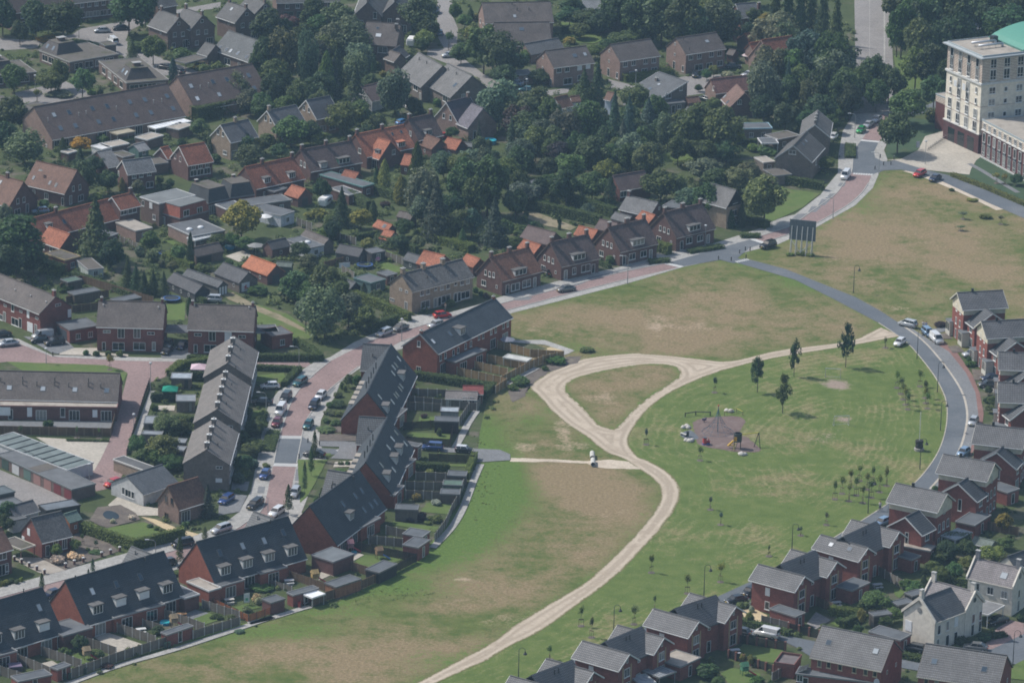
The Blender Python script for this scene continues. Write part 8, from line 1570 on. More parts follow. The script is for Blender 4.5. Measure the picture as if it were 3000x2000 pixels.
# ---------------------------------------------------------------- lamps, signs, bollards
def lamp(k,x,base,top,kind,where):
 P = U(pt(k,x,base)); h = max(3.5,solve_z(P,pt(k,x,top)[1]))
 o = empty('street_lamp',(P.x,P.y,0),f"{'dark hook-necked' if kind == 'h' else 'grey'} street lamp {where}",'lamp post','hook-necked park lamps' if kind == 'h' else 'grey street lamps')
 col = (.035,.04,.045) if kind == 'h' else (.3,.31,.31)
 mb = MB(); mb.bar((0,0,0),(0,0,h*.4),.10,7,0,.075); mb.bar((0,0,h*.4),(0,0,h-.5),.07,7,0,.05); mb.build('pole','paint',o,col)
 mb = MB()
 if kind == 'h':
  q = [(math.cos(a)*.55+.55,0,h-.5+math.sin(a)*.5) for a in [math.pi*(1-i/7) for i in range(8)]]
  for a,b in zip(q[:-1],q[1:]): mb.bar(a,b,.045,5)
  mb.bar(q[-1],(1.1,0,h-.75),.045,5); mb.build('arm','paint',o,col)
  mb = MB(); mb.lathe((1.1,0,h-1.25),[(.36,0),(.33,.12),(.14,.38),(.1,.55)],10); mb.build('lamp_shade','paint',o,col)
 elif kind == 'p':
  mb.lathe((0,0,h-.5),[(.08,0),(.3,.2),(.32,.42),(.1,.52)],10); mb.build('lamp_head','plastic',o,(.5,.52,.53))
 else:
  mb.bar((0,0,h-.5),(-.35,0,h-.05),.05,5); mb.bar((-.35,0,h-.05),(-1.4,0,h+.05),.05,5); mb.build('arm','paint',o,col)
  mb = MB(); mb.box((-1.6,0,h-.02),(.8,.26,.14)); mb.build('lamp_head','plastic',o,(.5,.52,.53))
for a in [(21,995,975,735,'a','at the kerb by the third brick house'),(31,706,415,235,'a','above the billboard'),(30,893,1190,980,'a','beside the green car'),(30,1500,1415,1210,'p','on the tower plaza'),(30,1100,1500,1315,'a','at the plaza crossing'),(12,370,240,45,'a','at the estate road mouth'),(12,87,612,440,'a','beside the black car drive'),(11,1255,1470,1270,'p','beside the grey parked pair'),(2,1297,430,178,'p','at the estate fence corner'),(2,1153,762,618,'p','on the estate road'),(2,398,190,112,'p','by the grass strip'),(2,770,1192,1072,'p','at the white garage end'),(3,1340,388,245,'a','below the clipped hedge'),(12,103,1480,1378,'a','at the lower bay'),(0,303,760,645,'p','by the bungalow square'),(20,125,805,678,'p','at the lane end'),(20,1065,735,602,'p','at the close hedge'),(21,1663,650,465,'p','before the fourth brick house'),(0,680,330,250,'p','in the bungalow street'),(31,883,1052,815,'h','on the street bend by the billboard field'),(32,1430,150,-100,'h','opposite the white van'),(32,1605,437,175,'h','beside the upper sapling group'),(32,1632,767,508,'h','above the flagpole'),(32,1455,1098,835,'h','below the flagpole'),(32,1008,1480,1180,'h','beside the sapling grove'),(33,353,317,98,'h','behind the skylight twin house'),(33,2255,1318,1015,'h','on the right-hand verge'),(23,1652,735,450,'h','with blue street sign above the twin houses'),(23,875,1050,795,'h','between two staked saplings'),(23,55,1440,1165,'h','at the bottom of the track')]: lamp(*a)
for k,x,y in [(21,1778,768),(21,1888,778),(21,1960,714),(21,2010,688),(21,2050,690),(21,2015,755),(30,1115,1362),(30,1232,1378),(30,1142,1425),(30,1205,1422),(30,1068,1462),(12,447,872),(12,545,895),(12,370,1005),(2,455,128)]:
 P = U(pt(k,x,y)); o = empty('bollard',(P.x,P.y,0),'dark bollard '+{21: 'at the raised junction by the brick houses',30: 'at the plaza crossing',12: 'at the lower junction table',2: 'on the estate pavement'}[k],'bollard','dark street bollards')
 mb = MB(); mb.bar((0,0,0),(0,0,1.0),.12,8); mb.build('post','paint',o,(.05,.045,.04)); mb = MB(); mb.lathe((0,0,1.0),[(.13,0),(.1,.08),(.02,.1)],8); mb.build('cap','paint',o,(.3,.3,.3))
# billboard seen from behind
a,b = U(pt(31,330,590),3.2),U(pt(31,556,612),3.2); d = (b-a); L = d.length; ux = d/L; uy = Vector((-ux.y,ux.x,0))
o = empty('billboard',(a.x,a.y,0),'large billboard seen from behind on five white legs','billboard')
A = Vector((0,0,0)); Hb = 4.9
for i in range(5):
 for j in range(3):
  p = ux*(L*(i+.5)/5); mb = MB(); mb.box((p.x,p.y,3.2+j*Hb/3),(L/5-.02,.12,Hb/3-.02),(ux.x,ux.y)); mb.build('panel','paint',o,(.115,.14,.16))
 p = ux*(L*(i+.5)/5)-uy*.2; q = p-uy*1.6
 mb = MB(); mb.bar((q.x,q.y,0),(p.x,p.y,6.6),.1,5); mb.build('leg','paint',o,(.5,.5,.48)); mb = MB(); mb.bar((p.x,p.y,0),(p.x,p.y,3.3),.09,5); mb.build('rear_leg','paint',o,(.45,.44,.42))
for s,e in ((.08,.55),(.92,.4)):
 p = ux*(L*s)-uy*.5; q = ux*(L*e)-uy*1.6; mb = MB(); mb.bar((p.x,p.y,3.4),(q.x,q.y,.2),.09,5); mb.build('brace','paint',o,(.5,.5,.48))
# ---------------------------------------------------------------- fences
FS = {'grey': ((.20,.18,.155),(.42,.42,.40)),'tan': ((.36,.245,.13),(.46,.42,.34)),'dark': ((.035,.032,.032),(.07,.05,.045)),'brown': ((.17,.115,.075),(.2,.15,.11)),'orange': ((.30,.105,.045),(.08,.06,.055)),'pier': ((.03,.03,.032),(.19,.09,.07))}
FM = {}
def fence(k,px,st,h,label):
 P = ground_pts(px,k); t = empty('fence',(P[0].x,P[0].y,0),label,'fence','garden fences'); pc,oc = FS[st]
 if (st,h) not in FM:
  mb = MB()
  if st in ('dark','pier','orange'):
   for j in range(7): mb.box((0,0,.1+j*(h-.12)/7),(1.0,.05,(h-.12)/7-.05))
  else: mb.box((0,0,.06),(1.0,.05,h-.12)); mb.box((0,0,h-.06),(1.0,.09,.05))
  wp = .38 if st == 'pier' else .13; m2 = MB(); m2.box((0,0,0),(wp,wp,h+.06)); m2.box((0,0,h+.06),(wp+.06,wp+.06,.05),tz=.6); FM[(st,h)] = (mb.mesh('panel','wood'),m2.mesh('post','concrete'))
 pm,om = FM[(st,h)]
 for a,b in zip(P[:-1],P[1:]):
  d = b-a; L = d.length; n = max(1,round(L/1.85)); rz = math.atan2(d.y,d.x)
  for i in range(n):
   c = a+d*((i+.5)/n)-P[0]; link('panel',pm,None,t,tuple(q*(1+.05*((i*7) % 5-2)) for q in pc),(c.x,c.y,0),rz,(L/n-.12,1,1))
  for i in range(n+1):
   c = a+d*(i/n)-P[0]; link('post',om,None,t,oc,(c.x,c.y,0),rz)
for a in [(12,[(1730,290),(2105,372),(2158,388),(2062,452)],'tan',1.8,'new tan fence at the lower edge of the brick terrace yards'),(12,[(1885,238),(2165,302)],'tan',1.8,'new tan fence between the lower two yards'),(12,[(1995,180),(2330,245)],'tan',1.8,'new tan fence below the white slatted shelter'),(12,[(2115,368),(2352,240),(2470,190),(2650,150)],'tan',1.8,'new tan fence along the outer end of the yards'),(12,[(2080,60),(2360,135),(2640,150)],'tan',1.8,'new tan fence at the far end of the yards'),
 (12,[(1290,535),(1830,592),(1900,602),(1950,515)],'grey',1.8,'grey fence below the white garden cabin'),(12,[(1315,472),(1640,484)],'grey',1.8,'grey fence above the white garden cabin'),(12,[(1300,588),(1590,606)],'grey',1.8,'grey fence above the small back lawn'),(12,[(1835,600),(1750,725)],'grey',1.8,'grey fence along the slab path'),(12,[(1270,765),(1580,745)],'dark',1.8,'dark slatted fence above the toy lawn'),(12,[(1290,885),(1668,915),(1700,775)],'dark',1.8,'dark slatted fence around the toy lawn'),(12,[(1490,1035),(1880,1048)],'dark',1.8,'dark slatted fence below the parking spot'),(12,[(1375,1195),(1800,1212)],'grey',1.8,'upper grey fence of the middle block gardens'),(12,[(1285,1275),(1770,1292)],'grey',1.8,'second grey fence of the middle block gardens'),(12,[(1290,1352),(1740,1378)],'grey',1.8,'third grey fence of the middle block gardens'),(12,[(1810,1205),(1745,1378),(1690,1470),(1640,1590),(1540,1730)],'grey',1.8,'long grey fence along the path to the lower gardens'),
 (13,[(1120,190),(1300,228)],'grey',1.8,'grey fence above the long thin lawn'),(13,[(970,272),(1262,302)],'grey',1.8,'grey fence with brick piers beside the brick shed'),(13,[(830,322),(1380,432),(1060,592)],'dark',1.8,'dark fence around the play lawn'),(13,[(820,502),(1050,572)],'brown',1.8,'brown fence beside the black hipped shed'),(13,[(1060,600),(850,685),(600,762),(490,812)],'brown',1.8,'brown fence curving along the meadow'),(13,[(100,622),(310,692)],'grey',1.2,'low grey fence beside the reed bed'),(13,[(290,572),(640,695)],'brown',1.6,'brown fence behind the wooden play tower'),
 (3,[(615,1432),(1000,1292),(1440,1152)],'grey',1.9,'long grey fence with pale posts along the meadow'),(3,[(1662,1092),(1760,1062),(2065,972)],'grey',1.7,'grey fence with dark piers along the meadow'),(3,[(1790,782),(2140,947),(2352,872),(2380,855)],'orange',1.5,'orange slatted fence at the meadow corner'),(3,[(1742,825),(2062,925)],'grey',1.7,'grey fence beside the orange one'),(3,[(0,1402),(220,1472)],'grey',1.8,'grey fence at the lower left corner'),(3,[(160,1302),(430,1412)],'grey',1.8,'grey fence beside the covered hot tub'),(3,[(357,1232),(700,1347)],'grey',1.8,'grey fence beside the folded parasol'),(3,[(737,1152),(1000,1240)],'grey',1.8,'grey fence above the playhouse lawn'),(3,[(1010,1032),(1340,1142)],'grey',1.8,'grey fence above the slab patio'),(3,[(1420,912),(1760,1032)],'grey',1.8,'grey fence above the wooden bench patio'),(3,[(1230,985),(1400,1035)],'grey',1.5,'short fence beside the blue paddling pool'),
 (2,[(-40,800),(955,822)],'brown',1.9,'long brown fence above the cream square'),(2,[(958,815),(1000,650)],'brown',1.9,'brown fence at the terrace end'),(2,[(1287,365),(1240,500),(1160,760),(1092,978)],'dark',1.2,'thin dark fence along the estate road'),(11,[(350,472),(480,512)],'grey',1.8,'grey fence beside the white walled bungalow'),(11,[(680,592),(860,642)],'grey',1.8,'grey fence below the clipped round bushes'),(11,[(1070,742),(1400,862)],'grey',1.8,'grey fence beside the lawn with the pink ball'),(11,[(590,842),(850,775)],'brown',1.6,'brown fence below the washing line'),(11,[(740,872),(845,932)],'grey',1.6,'slatted fence beside the white laundry'),(1,[(1035,622),(1180,682)],'grey',1.6,'grey fence below the gravel roofed extension'),(1,[(520,1040),(700,965),(1320,1152)],'brown',1.8,'long brown fence behind the left terrace yards'),(1,[(570,1150),(935,1092)],'brown',1.8,'upper brown fence of the left terrace yards'),(1,[(620,1225),(860,1200)],'brown',1.8,'lower brown fence of the left terrace yards'),
 (33,[(90,965),(320,1022)],'grey',1.8,'grey board fence beside the brick shed above the lane'),(33,[(325,1025),(590,1088)],'pier',1.7,'upper dark slatted fence with brick piers along the lane'),(23,[(1945,1125),(2352,1190)],'pier',1.7,'lower dark slatted fence with brick piers along the lane'),(23,[(1865,1255),(2250,1385)],'pier',1.6,'dark slatted fence with brick piers between two lawns'),(33,[(1100,542),(1310,662)],'grey',1.8,'grey fence below the glazed annex door'),(33,[(560,802),(700,860)],'brown',1.8,'brown fence behind the lower twin house'),(33,[(1990,145),(2300,205)],'brown',1.8,'brown fence behind the glass lean-to'),(33,[(180,1460),(340,1375)],'grey',1.8,'grey fence below the bin store'),(22,[(1690,1080),(1690,1080.5)],'brown',.1,'')][:-1]: fence(*a)
# ---------------------------------------------------------------- playground, garden furniture, people
def th(name,k,x,y,label,cat,rz=0.0,group=None,z=.05):
 P = U(pt(k,x,y)); return empty(name,(P.x,P.y,z),label,cat,group,rz)
def pz(x,y): return (450*2.94+x*2.94/5.2275-0,180*2.94+y*2.94/5.2275)   # playground survey into tile 22
o = th('climbing_net',22,*pz(797,445),'tall rope climbing net around a mast on the bark bed','climbing net')
mb = MB(); mb.bar((0,0,0),(0,0,5.6),.09,6); mb.build('mast','paint',o,(.1,.14,.14)); mb = MB(); mb.lathe((0,0,5.6),[(.16,0),(.16,.2),(.03,.3)],8); mb.build('mast_cap','plastic',o,(.5,.06,.04))
mb = MB(); n = 12
for i in range(n):
 a,b = 2*math.pi*i/n,2*math.pi*(i+1)/n; f = lambda t,q: (math.cos(q)*3.3*t**1.6,math.sin(q)*3.3*t**1.6,5.3*(1-t)**1.25+.05)
 for j in range(6): mb.bar(f(j/6,a),f((j+1)/6,a),.022,3)
 for j in range(2,7): mb.bar(f(j/6,a),f(j/6,b),.022,3)
mb.build('net','cloth',o,(.05,.13,.19))
o = th('play_tower',22,*pz(1100,695),'dark drum-shaped play tower with yellow slide and beam','play tower')
mb = MB(); mb.lathe((0,0,1.5),[(.85,0),(.85,1.7),(.75,1.75),(.75,.1)],14); mb.build('drum','plastic',o,(.035,.045,.045))
for x,y in ((-.6,-.5),(.6,-.5),(.6,.5),(-.6,.5)): mb = MB(); mb.bar((x,y,0),(x,y,1.6),.07,5); mb.build('leg','wood',o,(.05,.05,.05))
mb = MB(); mb.box((-1.4,.2,.45),(1.3,.5,.12)); mb.bar((-.8,.2,1.5),(-1.9,.2,.4),.22,5); mb.build('slide','plastic',o,(.6,.36,.02)); mb = MB(); mb.box((-.5,-.84,1.8),(.6,.08,.8)); mb.build('hatch','plastic',o,(.6,.3,.02))
mb = MB()
for s in (-.3,.3): mb.bar((-.9+s,-1.7,0),(-.4+s,-.8,1.6),.05,4)
mb.build('ladder','wood',o,(.06,.06,.06)); mb = MB()
for i in range(5): mb.box((-.85+i*.09,-1.55+i*.16,.25+i*.28),(.6,.15,.05))
mb.build('step','plastic',o,(.5,.45,.1)); mb = MB(); mb.bar((.8,.3,2.9),(4.3,1.6,2.9),.09,6); mb.build('beam','plastic',o,(.6,.55,.05))
for x,y in ((3.4,1.0),(4.6,.2)): mb = MB(); mb.bar((4.3,1.6,2.95),(x,y,0),.08,5); mb.build('beam_leg','wood',o,(.05,.05,.05))
o = th('toy_train',22,*pz(620,635),'red toy train with blue base on the bark bed','toy train',.3)
mb = MB(); mb.box((0,0,0),(1.5,.7,.25)); mb.build('base','plastic',o,(.05,.08,.3)); mb = MB(); mb.box((-.35,0,.25),(.6,.7,1.2)); mb.bar((-.05,0,.55),(.75,0,.55),.28,8); mb.bar((.5,0,.8),(.5,0,1.15),.09,6); mb.build('engine','plastic',o,(.42,.04,.04)); mb = MB(); mb.box((-.35,0,1.45),(.8,.85,.08)); mb.build('cab_roof','plastic',o,(.08,.08,.09))
o = th('spring_rider',22,*pz(590,295),'small dark spring rider on the bark bed','spring rider'); mb = MB(); mb.bar((0,0,0),(0,0,.4),.1,6); mb.build('spring','metal',o,(.05,.05,.05)); mb = MB(); mb.box((0,0,.4),(.9,.25,.35)); mb.box((.35,0,.7),(.2,.2,.35)); mb.build('seat','plastic',o,(.06,.05,.12))
o = th('climbing_bars',22,*pz(900,200),'low yellow climbing bars behind the net','climbing bars'); q = [Vector((0,0,.9)),Vector((1.6,1.4,.9)),Vector((2.6,2.2,.9)),Vector((3.8,.4,.9))]
for p in q: mb = MB(); mb.bar((p.x,p.y,0),p,.06,5); mb.build('post','wood',o,(.2,.16,.1))
for a,b in zip(q[:-1],q[1:]): mb = MB(); mb.bar(a,b,.05,5); mb.build('bar','plastic',o,(.5,.42,.05))
def boulder(x,y,r,lab,sd):
 o = th('boulder',22,*pz(x,y),lab,'boulder',sd*1.3,'pale boulders around the playground'); mb = MB(); n = 9
 mb.lathe((0,0,-.1),[(r*.7,0),(r,.3*r),(r*.95,.7*r),(r*.6,1.1*r),(r*.15,1.25*r)],n)
 rr = random.Random(sd); mb.v = [(x_*(1+.18*rr.uniform(-1,1))*1.2,y_*(1+.18*rr.uniform(-1,1)),z_*(1+.1*rr.uniform(-1,1))) for x_,y_,z_ in mb.v]; mb.build('stone','concrete',o,(.52,.49,.45),smooth=True)
for i,(x,y,r,lb) in enumerate([(272,385,.55,'round pale boulder left of the upper pair'),(325,365,.55,'pale boulder behind the upper left pair'),(350,390,.5,'pale boulder nearest the asphalt patch top'),(935,130,.55,'pale pointed boulder behind the climbing net'),(995,140,.6,'pale rounded boulder behind the climbing net'),(310,580,.5,'flat pale boulder below the bench'),(370,595,.6,'brownish boulder below the litter bin'),(405,580,.5,'pale boulder beside the brownish one'),(1160,800,.65,'large white boulder at the lower playground edge'),(1212,798,.5,'small white boulder at the lower playground edge')]): boulder(x,y,r,lb,i+1)
o = th('log_barrier',22,*pz(300,215),'low log barrier beside the playground','barrier'); q = [Vector((0,0,.75)),Vector((2.2,1.2,.75)),Vector((5.2,1.1,.75))]
for p in q: mb = MB(); mb.bar((p.x,p.y,0),(p.x,p.y,.9),.12,6); mb.build('post','wood',o,(.07,.06,.05))
for a,b in zip(q[:-1],q[1:]): mb = MB(); mb.bar(a,b,.1,6); mb.build('log','wood',o,(.07,.065,.06))
o = th('bench',22,*pz(275,505),'slanted white bench on the asphalt patch','bench',-.9); mb = MB(); mb.box((0,0,.4),(1.7,.45,.08)); mb.build('seat','concrete',o,(.5,.49,.46))
for s in (-.6,.6): mb = MB(); mb.box((s,0,0),(.1,.4,.4)); mb.build('leg','paint',o,(.1,.1,.1))
o = th('litter_bin',22,*pz(338,518),'dark litter bin on the asphalt patch','bin'); mb = MB(); mb.box((0,0,0),(.5,.5,1.0)); mb.build('body','metal',o,(.05,.06,.06)); mb = MB(); mb.box((0,0,1.02),(.56,.56,.1)); mb.build('lid','metal',o,(.04,.04,.04))
def goal(k,a,b,lab):
 A,B_ = U(pt(k,*a)),U(pt(k,*b)); d = B_-A; o = empty('goal',(A.x,A.y,.03),lab,'goal'); n = Vector((-d.y,d.x,0)).normalized()*.9
 for p in (Vector((0,0,0)),d): mb = MB(); mb.bar(p,p+Vector((0,0,2.1)),.06,6); mb.build('post','metal',o,(.55,.56,.57))
 mb = MB(); mb.bar((0,0,2.1),d+Vector((0,0,2.1)),.06,6); mb.build('crossbar','metal',o,(.55,.56,.57)); mb = MB(); mb.bar(n,n+d,.04,5); mb.bar(n,(0,0,0),.04,5); mb.bar(n+d,d,.04,5); mb.bar(n,(0,0,2.1),.03,5); mb.bar(n+d,d+Vector((0,0,2.1)),.03,5); mb.build('frame','metal',o,(.45,.46,.47))
goal(32,(640,312),(770,320),'grey football goal behind the bare patch'); goal(32,(715,728),(843,722),'grey football goal nearer the playground')
o = th('flagpole',32,1447,938,'white flagpole rising from a dark stump on a concrete ring','flagpole'); mb = MB(); mb.lathe((0,0,0),[(1.0,0),(1.0,.5),(.9,.55)],14); mb.build('base','concrete',o,(.36,.34,.31)); mb = MB(); mb.lathe((0,0,.55),[(.75,0),(.82,.4),(.74,.8),(.85,1.3),(.8,1.6)],12); mb.build('stump','wood',o,(.045,.042,.04)); mb = MB(); mb.bar((0,0,2.1),(0,0,8.2),.07,6); mb.build('pole','paint',o,(.66,.66,.64))
for i,(x,y) in enumerate(((691,1000),(697,1058))):
 o = th('concrete_pipe',22,x,y,['upper','lower'][i]+' concrete pipe lying across the footpath','pipe',group='concrete pipes'); mb = MB(); n = 14; vs = []
 for yy,r in ((-1.6,.5),(1.4,.5),(1.4,.4),(-1.6,.4)): vs += [(math.cos(2*math.pi*j/n)*r,yy,.5+math.sin(2*math.pi*j/n)*r) for j in range(n)]
 mb.add(vs,[(q*n+j,q*n+(j+1) % n,((q+1) % 4)*n+(j+1) % n,((q+1) % 4)*n+j) for q in range(4) for j in range(n)]); mb.build('pipe_wall','concrete',o,(.5,.49,.45))
def bike(P,rz,lab,grp):
 o = empty('bicycle',(P.x,P.y,.06),lab,'bicycle',grp,rz)
 for x in (-.52,.52):
  mb = MB(); n = 12
  for j in range(n): a,b = 2*math.pi*j/n,2*math.pi*(j+1)/n; mb.bar((x+.33*math.cos(a),0,.34+.33*math.sin(a)),(x+.33*math.cos(b),0,.34+.33*math.sin(b)),.025,3)
  mb.build('wheel','rubber',o,(.03,.03,.03))
 mb = MB()
 for a,b in (((-.52,0,.34),(-.12,0,.3)),((-.12,0,.3),(.38,0,.75)),((-.2,0,.8),(.38,0,.78)),((-.12,0,.3),(-.22,0,.9)),((.52,0,.34),(.36,0,1.0)),((-.52,0,.34),(-.2,0,.75))): mb.bar(a,b,.025,4)
 mb.build('frame','metal',o,(.06,.07,.08)); mb = MB(); mb.box((-.24,0,.9),(.26,.14,.06)); mb.build('saddle','rubber',o,(.03,.03,.03)); mb = MB(); mb.bar((.34,-.28,1.03),(.34,.28,1.03),.025,4); mb.build('handlebar','metal',o,(.4,.4,.4))
for i in range(9):
 t = i/8; bike(U(pt(30,1530+140*t,1300-95*t)),1.1,'bicycle in the rack row beside the tower plaza','bicycles in the rack row')
# people: one continuous figure each
def person(k,x,y,rz,lab,top,legs,pose=0,z=.1):
 o = th('person',k,x,y,lab,'person',rz,z=z)
 J = [(0,0,.95),(0,0,1.2),(0,.01,1.42),(0,.01,1.5),(0,.03,1.62),(0,.03,1.74),(.2,0,1.4),(.27,.05,1.15),(.25,.2,.95),(-.2,0,1.4),(-.27,.03,1.15),(-.26,.12,.92),(.1,0,.9),(.12,.06,.5),(.12,0,.08),(.12,.16,.04),(-.1,0,.9),(-.12,.0,.5),(-.12,-.1,.08),(-.12,.06,.04)]
 if pose: J = [(x_,y_+(.22 if 13 in (i,) or 17 == i else 0),z_+.1) for i,(x_,y_,z_) in enumerate(J)]
 E = [(0,1),(1,2),(2,3),(3,4),(4,5),(2,6),(6,7),(7,8),(2,9),(9,10),(10,11),(0,12),(12,13),(13,14),(14,15),(0,16),(16,17),(17,18),(18,19)]
 rd = [.15,.14,.13,.06,.105,.08,.07,.05,.04,.07,.05,.04,.1,.07,.05,.045,.1,.07,.05,.045]
 me = bpy.data.meshes.new('figure'); me.from_pydata(J,E,[]); ob = link('figure',me,None,o,(.42,.27,.2)); me.materials.append(M['cloth'])
 sk = ob.modifiers.new('skin','SKIN')
 for i,v in enumerate(me.skin_vertices[0].data): v.radius = (rd[i],rd[i]*.8); v.use_root = i == 0
 ss = ob.modifiers.new('sub','SUBSURF'); ss.levels = 1; ss.render_levels = 1
 mb = MB(); mb.lathe((0,0,.92),[(.19,0),(.19,.25),(.22,.48),(.1,.58)],10); mb.v = [(a,b*.72,c) for a,b,c in mb.v]
 for s in (-1,1): mb.bar((s*.2,0,1.42),(s*.28,.05,1.12),.085,6)
 mb.build('shirt','cloth',o,top,smooth=True); mb = MB()
 for s in (-1,1): mb.bar((s*.1,0,.95),(s*.12,.03 if s > 0 else 0,.15),.115,7,0,.075)
 mb.build('trousers','cloth',o,legs,smooth=True); mb = MB(); mb.lathe((0,.0,1.66),[(.115,0),(.13,.08),(.09,.16),(.02,.19)],10); mb.build('hair','cloth',o,(.2,.13,.07),smooth=True)
 return o
person(31,1482,1362,0,'person in a pale top standing beside the parked cars',(.6,.57,.55),(.35,.3,.28)); person(31,1507,1368,.4,'person in a bluish top standing beside the parked cars',(.3,.32,.5),(.45,.35,.33)); person(11,1632,1210,1.0,'person in beige walking behind the red car',(.45,.38,.3),(.2,.18,.17),1)
person(32,1110,1462,-.5,'cyclist in a pale shirt on the park street',(.55,.53,.52),(.1,.1,.15),1,.35); bike(U(pt(32,1110,1464)),.9,'bicycle under the cyclist in the pale shirt','ridden bicycles'); person(32,1195,1458,-.5,'cyclist in dark clothes on the park street',(.08,.08,.1),(.05,.05,.06),1,.35); bike(U(pt(32,1195,1460)),.9,'bicycle under the cyclist in dark clothes','ridden bicycles')
# trampolines, pools, parasols, gazebos
for k,x,y,r,lab in ((1,1478,1125,2.0,'large blue rimmed trampoline on the small lawn'),(11,937,835,1.9,'blue rimmed trampoline beside the pink ball'),(1,1412,735,1.3,'small blue rimmed trampoline below the pergola')):
 o = th('trampoline',k,x,y,lab,'trampoline'); mb = MB(); mb.lathe((0,0,.7),[(r,0),(r,.08),(r*.82,.1),(r*.82,0)],20); mb.build('rim_pad','plastic',o,(.04,.1,.28)); mb = MB(); mb.lathe((0,0,.7),[(r*.81,0),(r*.81,.03)],20); mb.build('mat','cloth',o,(.05,.06,.07))
 for i in range(6): a = i*math.pi/3; mb = MB(); mb.bar((math.cos(a)*r*.95,math.sin(a)*r*.95,0),(math.cos(a)*r*.95,math.sin(a)*r*.95,2.2 if i % 2 == 0 else .7),.04,5); mb.build('leg','metal',o,(.2,.22,.25))
for k,x,y,r,h,lab in ((10,2012,1238,1.7,1.0,'round turquoise pool on legs behind the cross-gabled house'),(1,1965,668,1.6,.7,'round turquoise pool beside the straw parasol'),(3,1425,962,1.0,.5,'blue paddling pool in the terrace yard'),(13,845,350,.5,.3,'green and blue toy shell')):
 o = th('paddling_pool',k,x,y,lab,'pool'); mb = MB(); mb.lathe((0,0,0),[(r,0),(r*1.04,h*.5),(r,h),(r*.9,h),(r*.9,h*.7)],18); mb.build('pool_wall','plastic',o,(.02,.25,.42)); mb = MB(); mb.lathe((0,0,h*.7),[(r*.9,0),(r*.9,.02)],18); mb.build('water','water',o,(.05,.4,.42))
o = th('swimming_pool',20,1385,1170,'rectangular blue swimming pool among the trees','pool',.3); mb = MB(); mb.box((0,0,0),(3.6,2.2,.5)); mb.build('pool_wall','plastic',o,(.6,.6,.6)); mb = MB(); mb.box((0,0,.5),(3.3,1.9,.02)); mb.build('water','water',o,(.03,.3,.5))
for k,x,y,r,c,lab in ((11,75,330,1.6,(.7,.7,.68),'white parasol beside the flat-roofed house'),(11,82,470,1.6,(.7,.7,.68),'white parasol on the terrace with a table'),(1,2200,720,2.0,(.25,.25,.24),'grey straw parasol beside the pool'),(20,2030,545,1.7,(.5,.42,.42),'pale striped parasol in front of the villa'),(12,2165,65,1.7,(.2,.21,.25),'grey parasol in the fenced yard'),(20,228,335,.9,(.72,.72,.7),'small white parasol beside the big taupe roof')):
 o = th('parasol',k,x,y,lab,'parasol'); mb = MB(); mb.bar((0,0,0),(0,0,2.3),.04,5); mb.build('pole','metal',o,(.4,.4,.4)); mb = MB(); mb.lathe((0,0,2.1),[(r,0),(r*.6,.25),(.05,.6)],8); mb.build('canopy','cloth',o,c)
for k,x,y,w_,c,lab in ((2,1718,310,3.4,(.55,.42,.47),'pink gazebo at the corner of the chimney terrace'),(2,1465,500,3.0,(.02,.22,.15),'green gazebo canopy in the chimney terrace yard')):
 o = th('gazebo',k,x,y,lab,'gazebo')
 for sx in (-1,1):
  for sy in (-1,1): mb = MB(); mb.bar((sx*w_/2,sy*w_/2,0),(sx*w_/2,sy*w_/2,2.1),.05,5); mb.build('post','metal',o,(.3,.3,.3))
 mb = MB(); mb.box((0,0,2.1),(w_+.2,w_+.2,.2)); mb.box((0,0,2.3),(w_+.2,w_+.2,.7),tz=.12); mb.build('canopy','cloth',o,c)
# wooden play equipment, tables, bins
for k,x,y,c,lab in ((3,745,1265,(.42,.32,.2),'small wooden playhouse on stilts beside the red slide'),(3,1495,985,(.42,.32,.2),'small wooden playhouse beside the blue pool'),(13,505,600,(.5,.36,.14),'wooden play tower with yellow roof and swing beam'),(13,1060,400,(.3,.2,.12),'wooden climbing frame with blue slide'),(13,808,340,(.4,.2,.22),'pink plastic playhouse by the dark annex'),(23,2000,1400,(.1,.25,.15),'green plastic slide tower on the play lawn')):
 o = th('playhouse',k,x,y,lab,'playhouse',.4); s = 1.1
 for sx in (-1,1):
  for sy in (-1,1): mb = MB(); mb.bar((sx*.55,sy*.5,0),(sx*.55,sy*.5,1.9),.06,4); mb.build('post','wood',o,c)
 mb = MB(); mb.box((0,0,.9),(1.2,1.1,.6)); mb.build('cabin','wood',o,c); mb = MB(); mb.add([(-.7,-.7,1.8),(.7,-.7,1.8),(.7,0,2.5),(-.7,0,2.5),(.7,.7,1.8),(-.7,.7,1.8)],[(0,1,2,3),(3,2,4,5),(0,3,5),(1,4,2)]); mb.build('roof','wood',o,(.5,.36,.16) if 'yellow' in lab else c); mb = MB(); mb.bar((.6,-.3,.9),(1.8,-1.2,.15),.16,4); mb.build('slide','plastic',o,(.1,.2,.45) if 'blue slide' in lab else (.4,.03,.03))
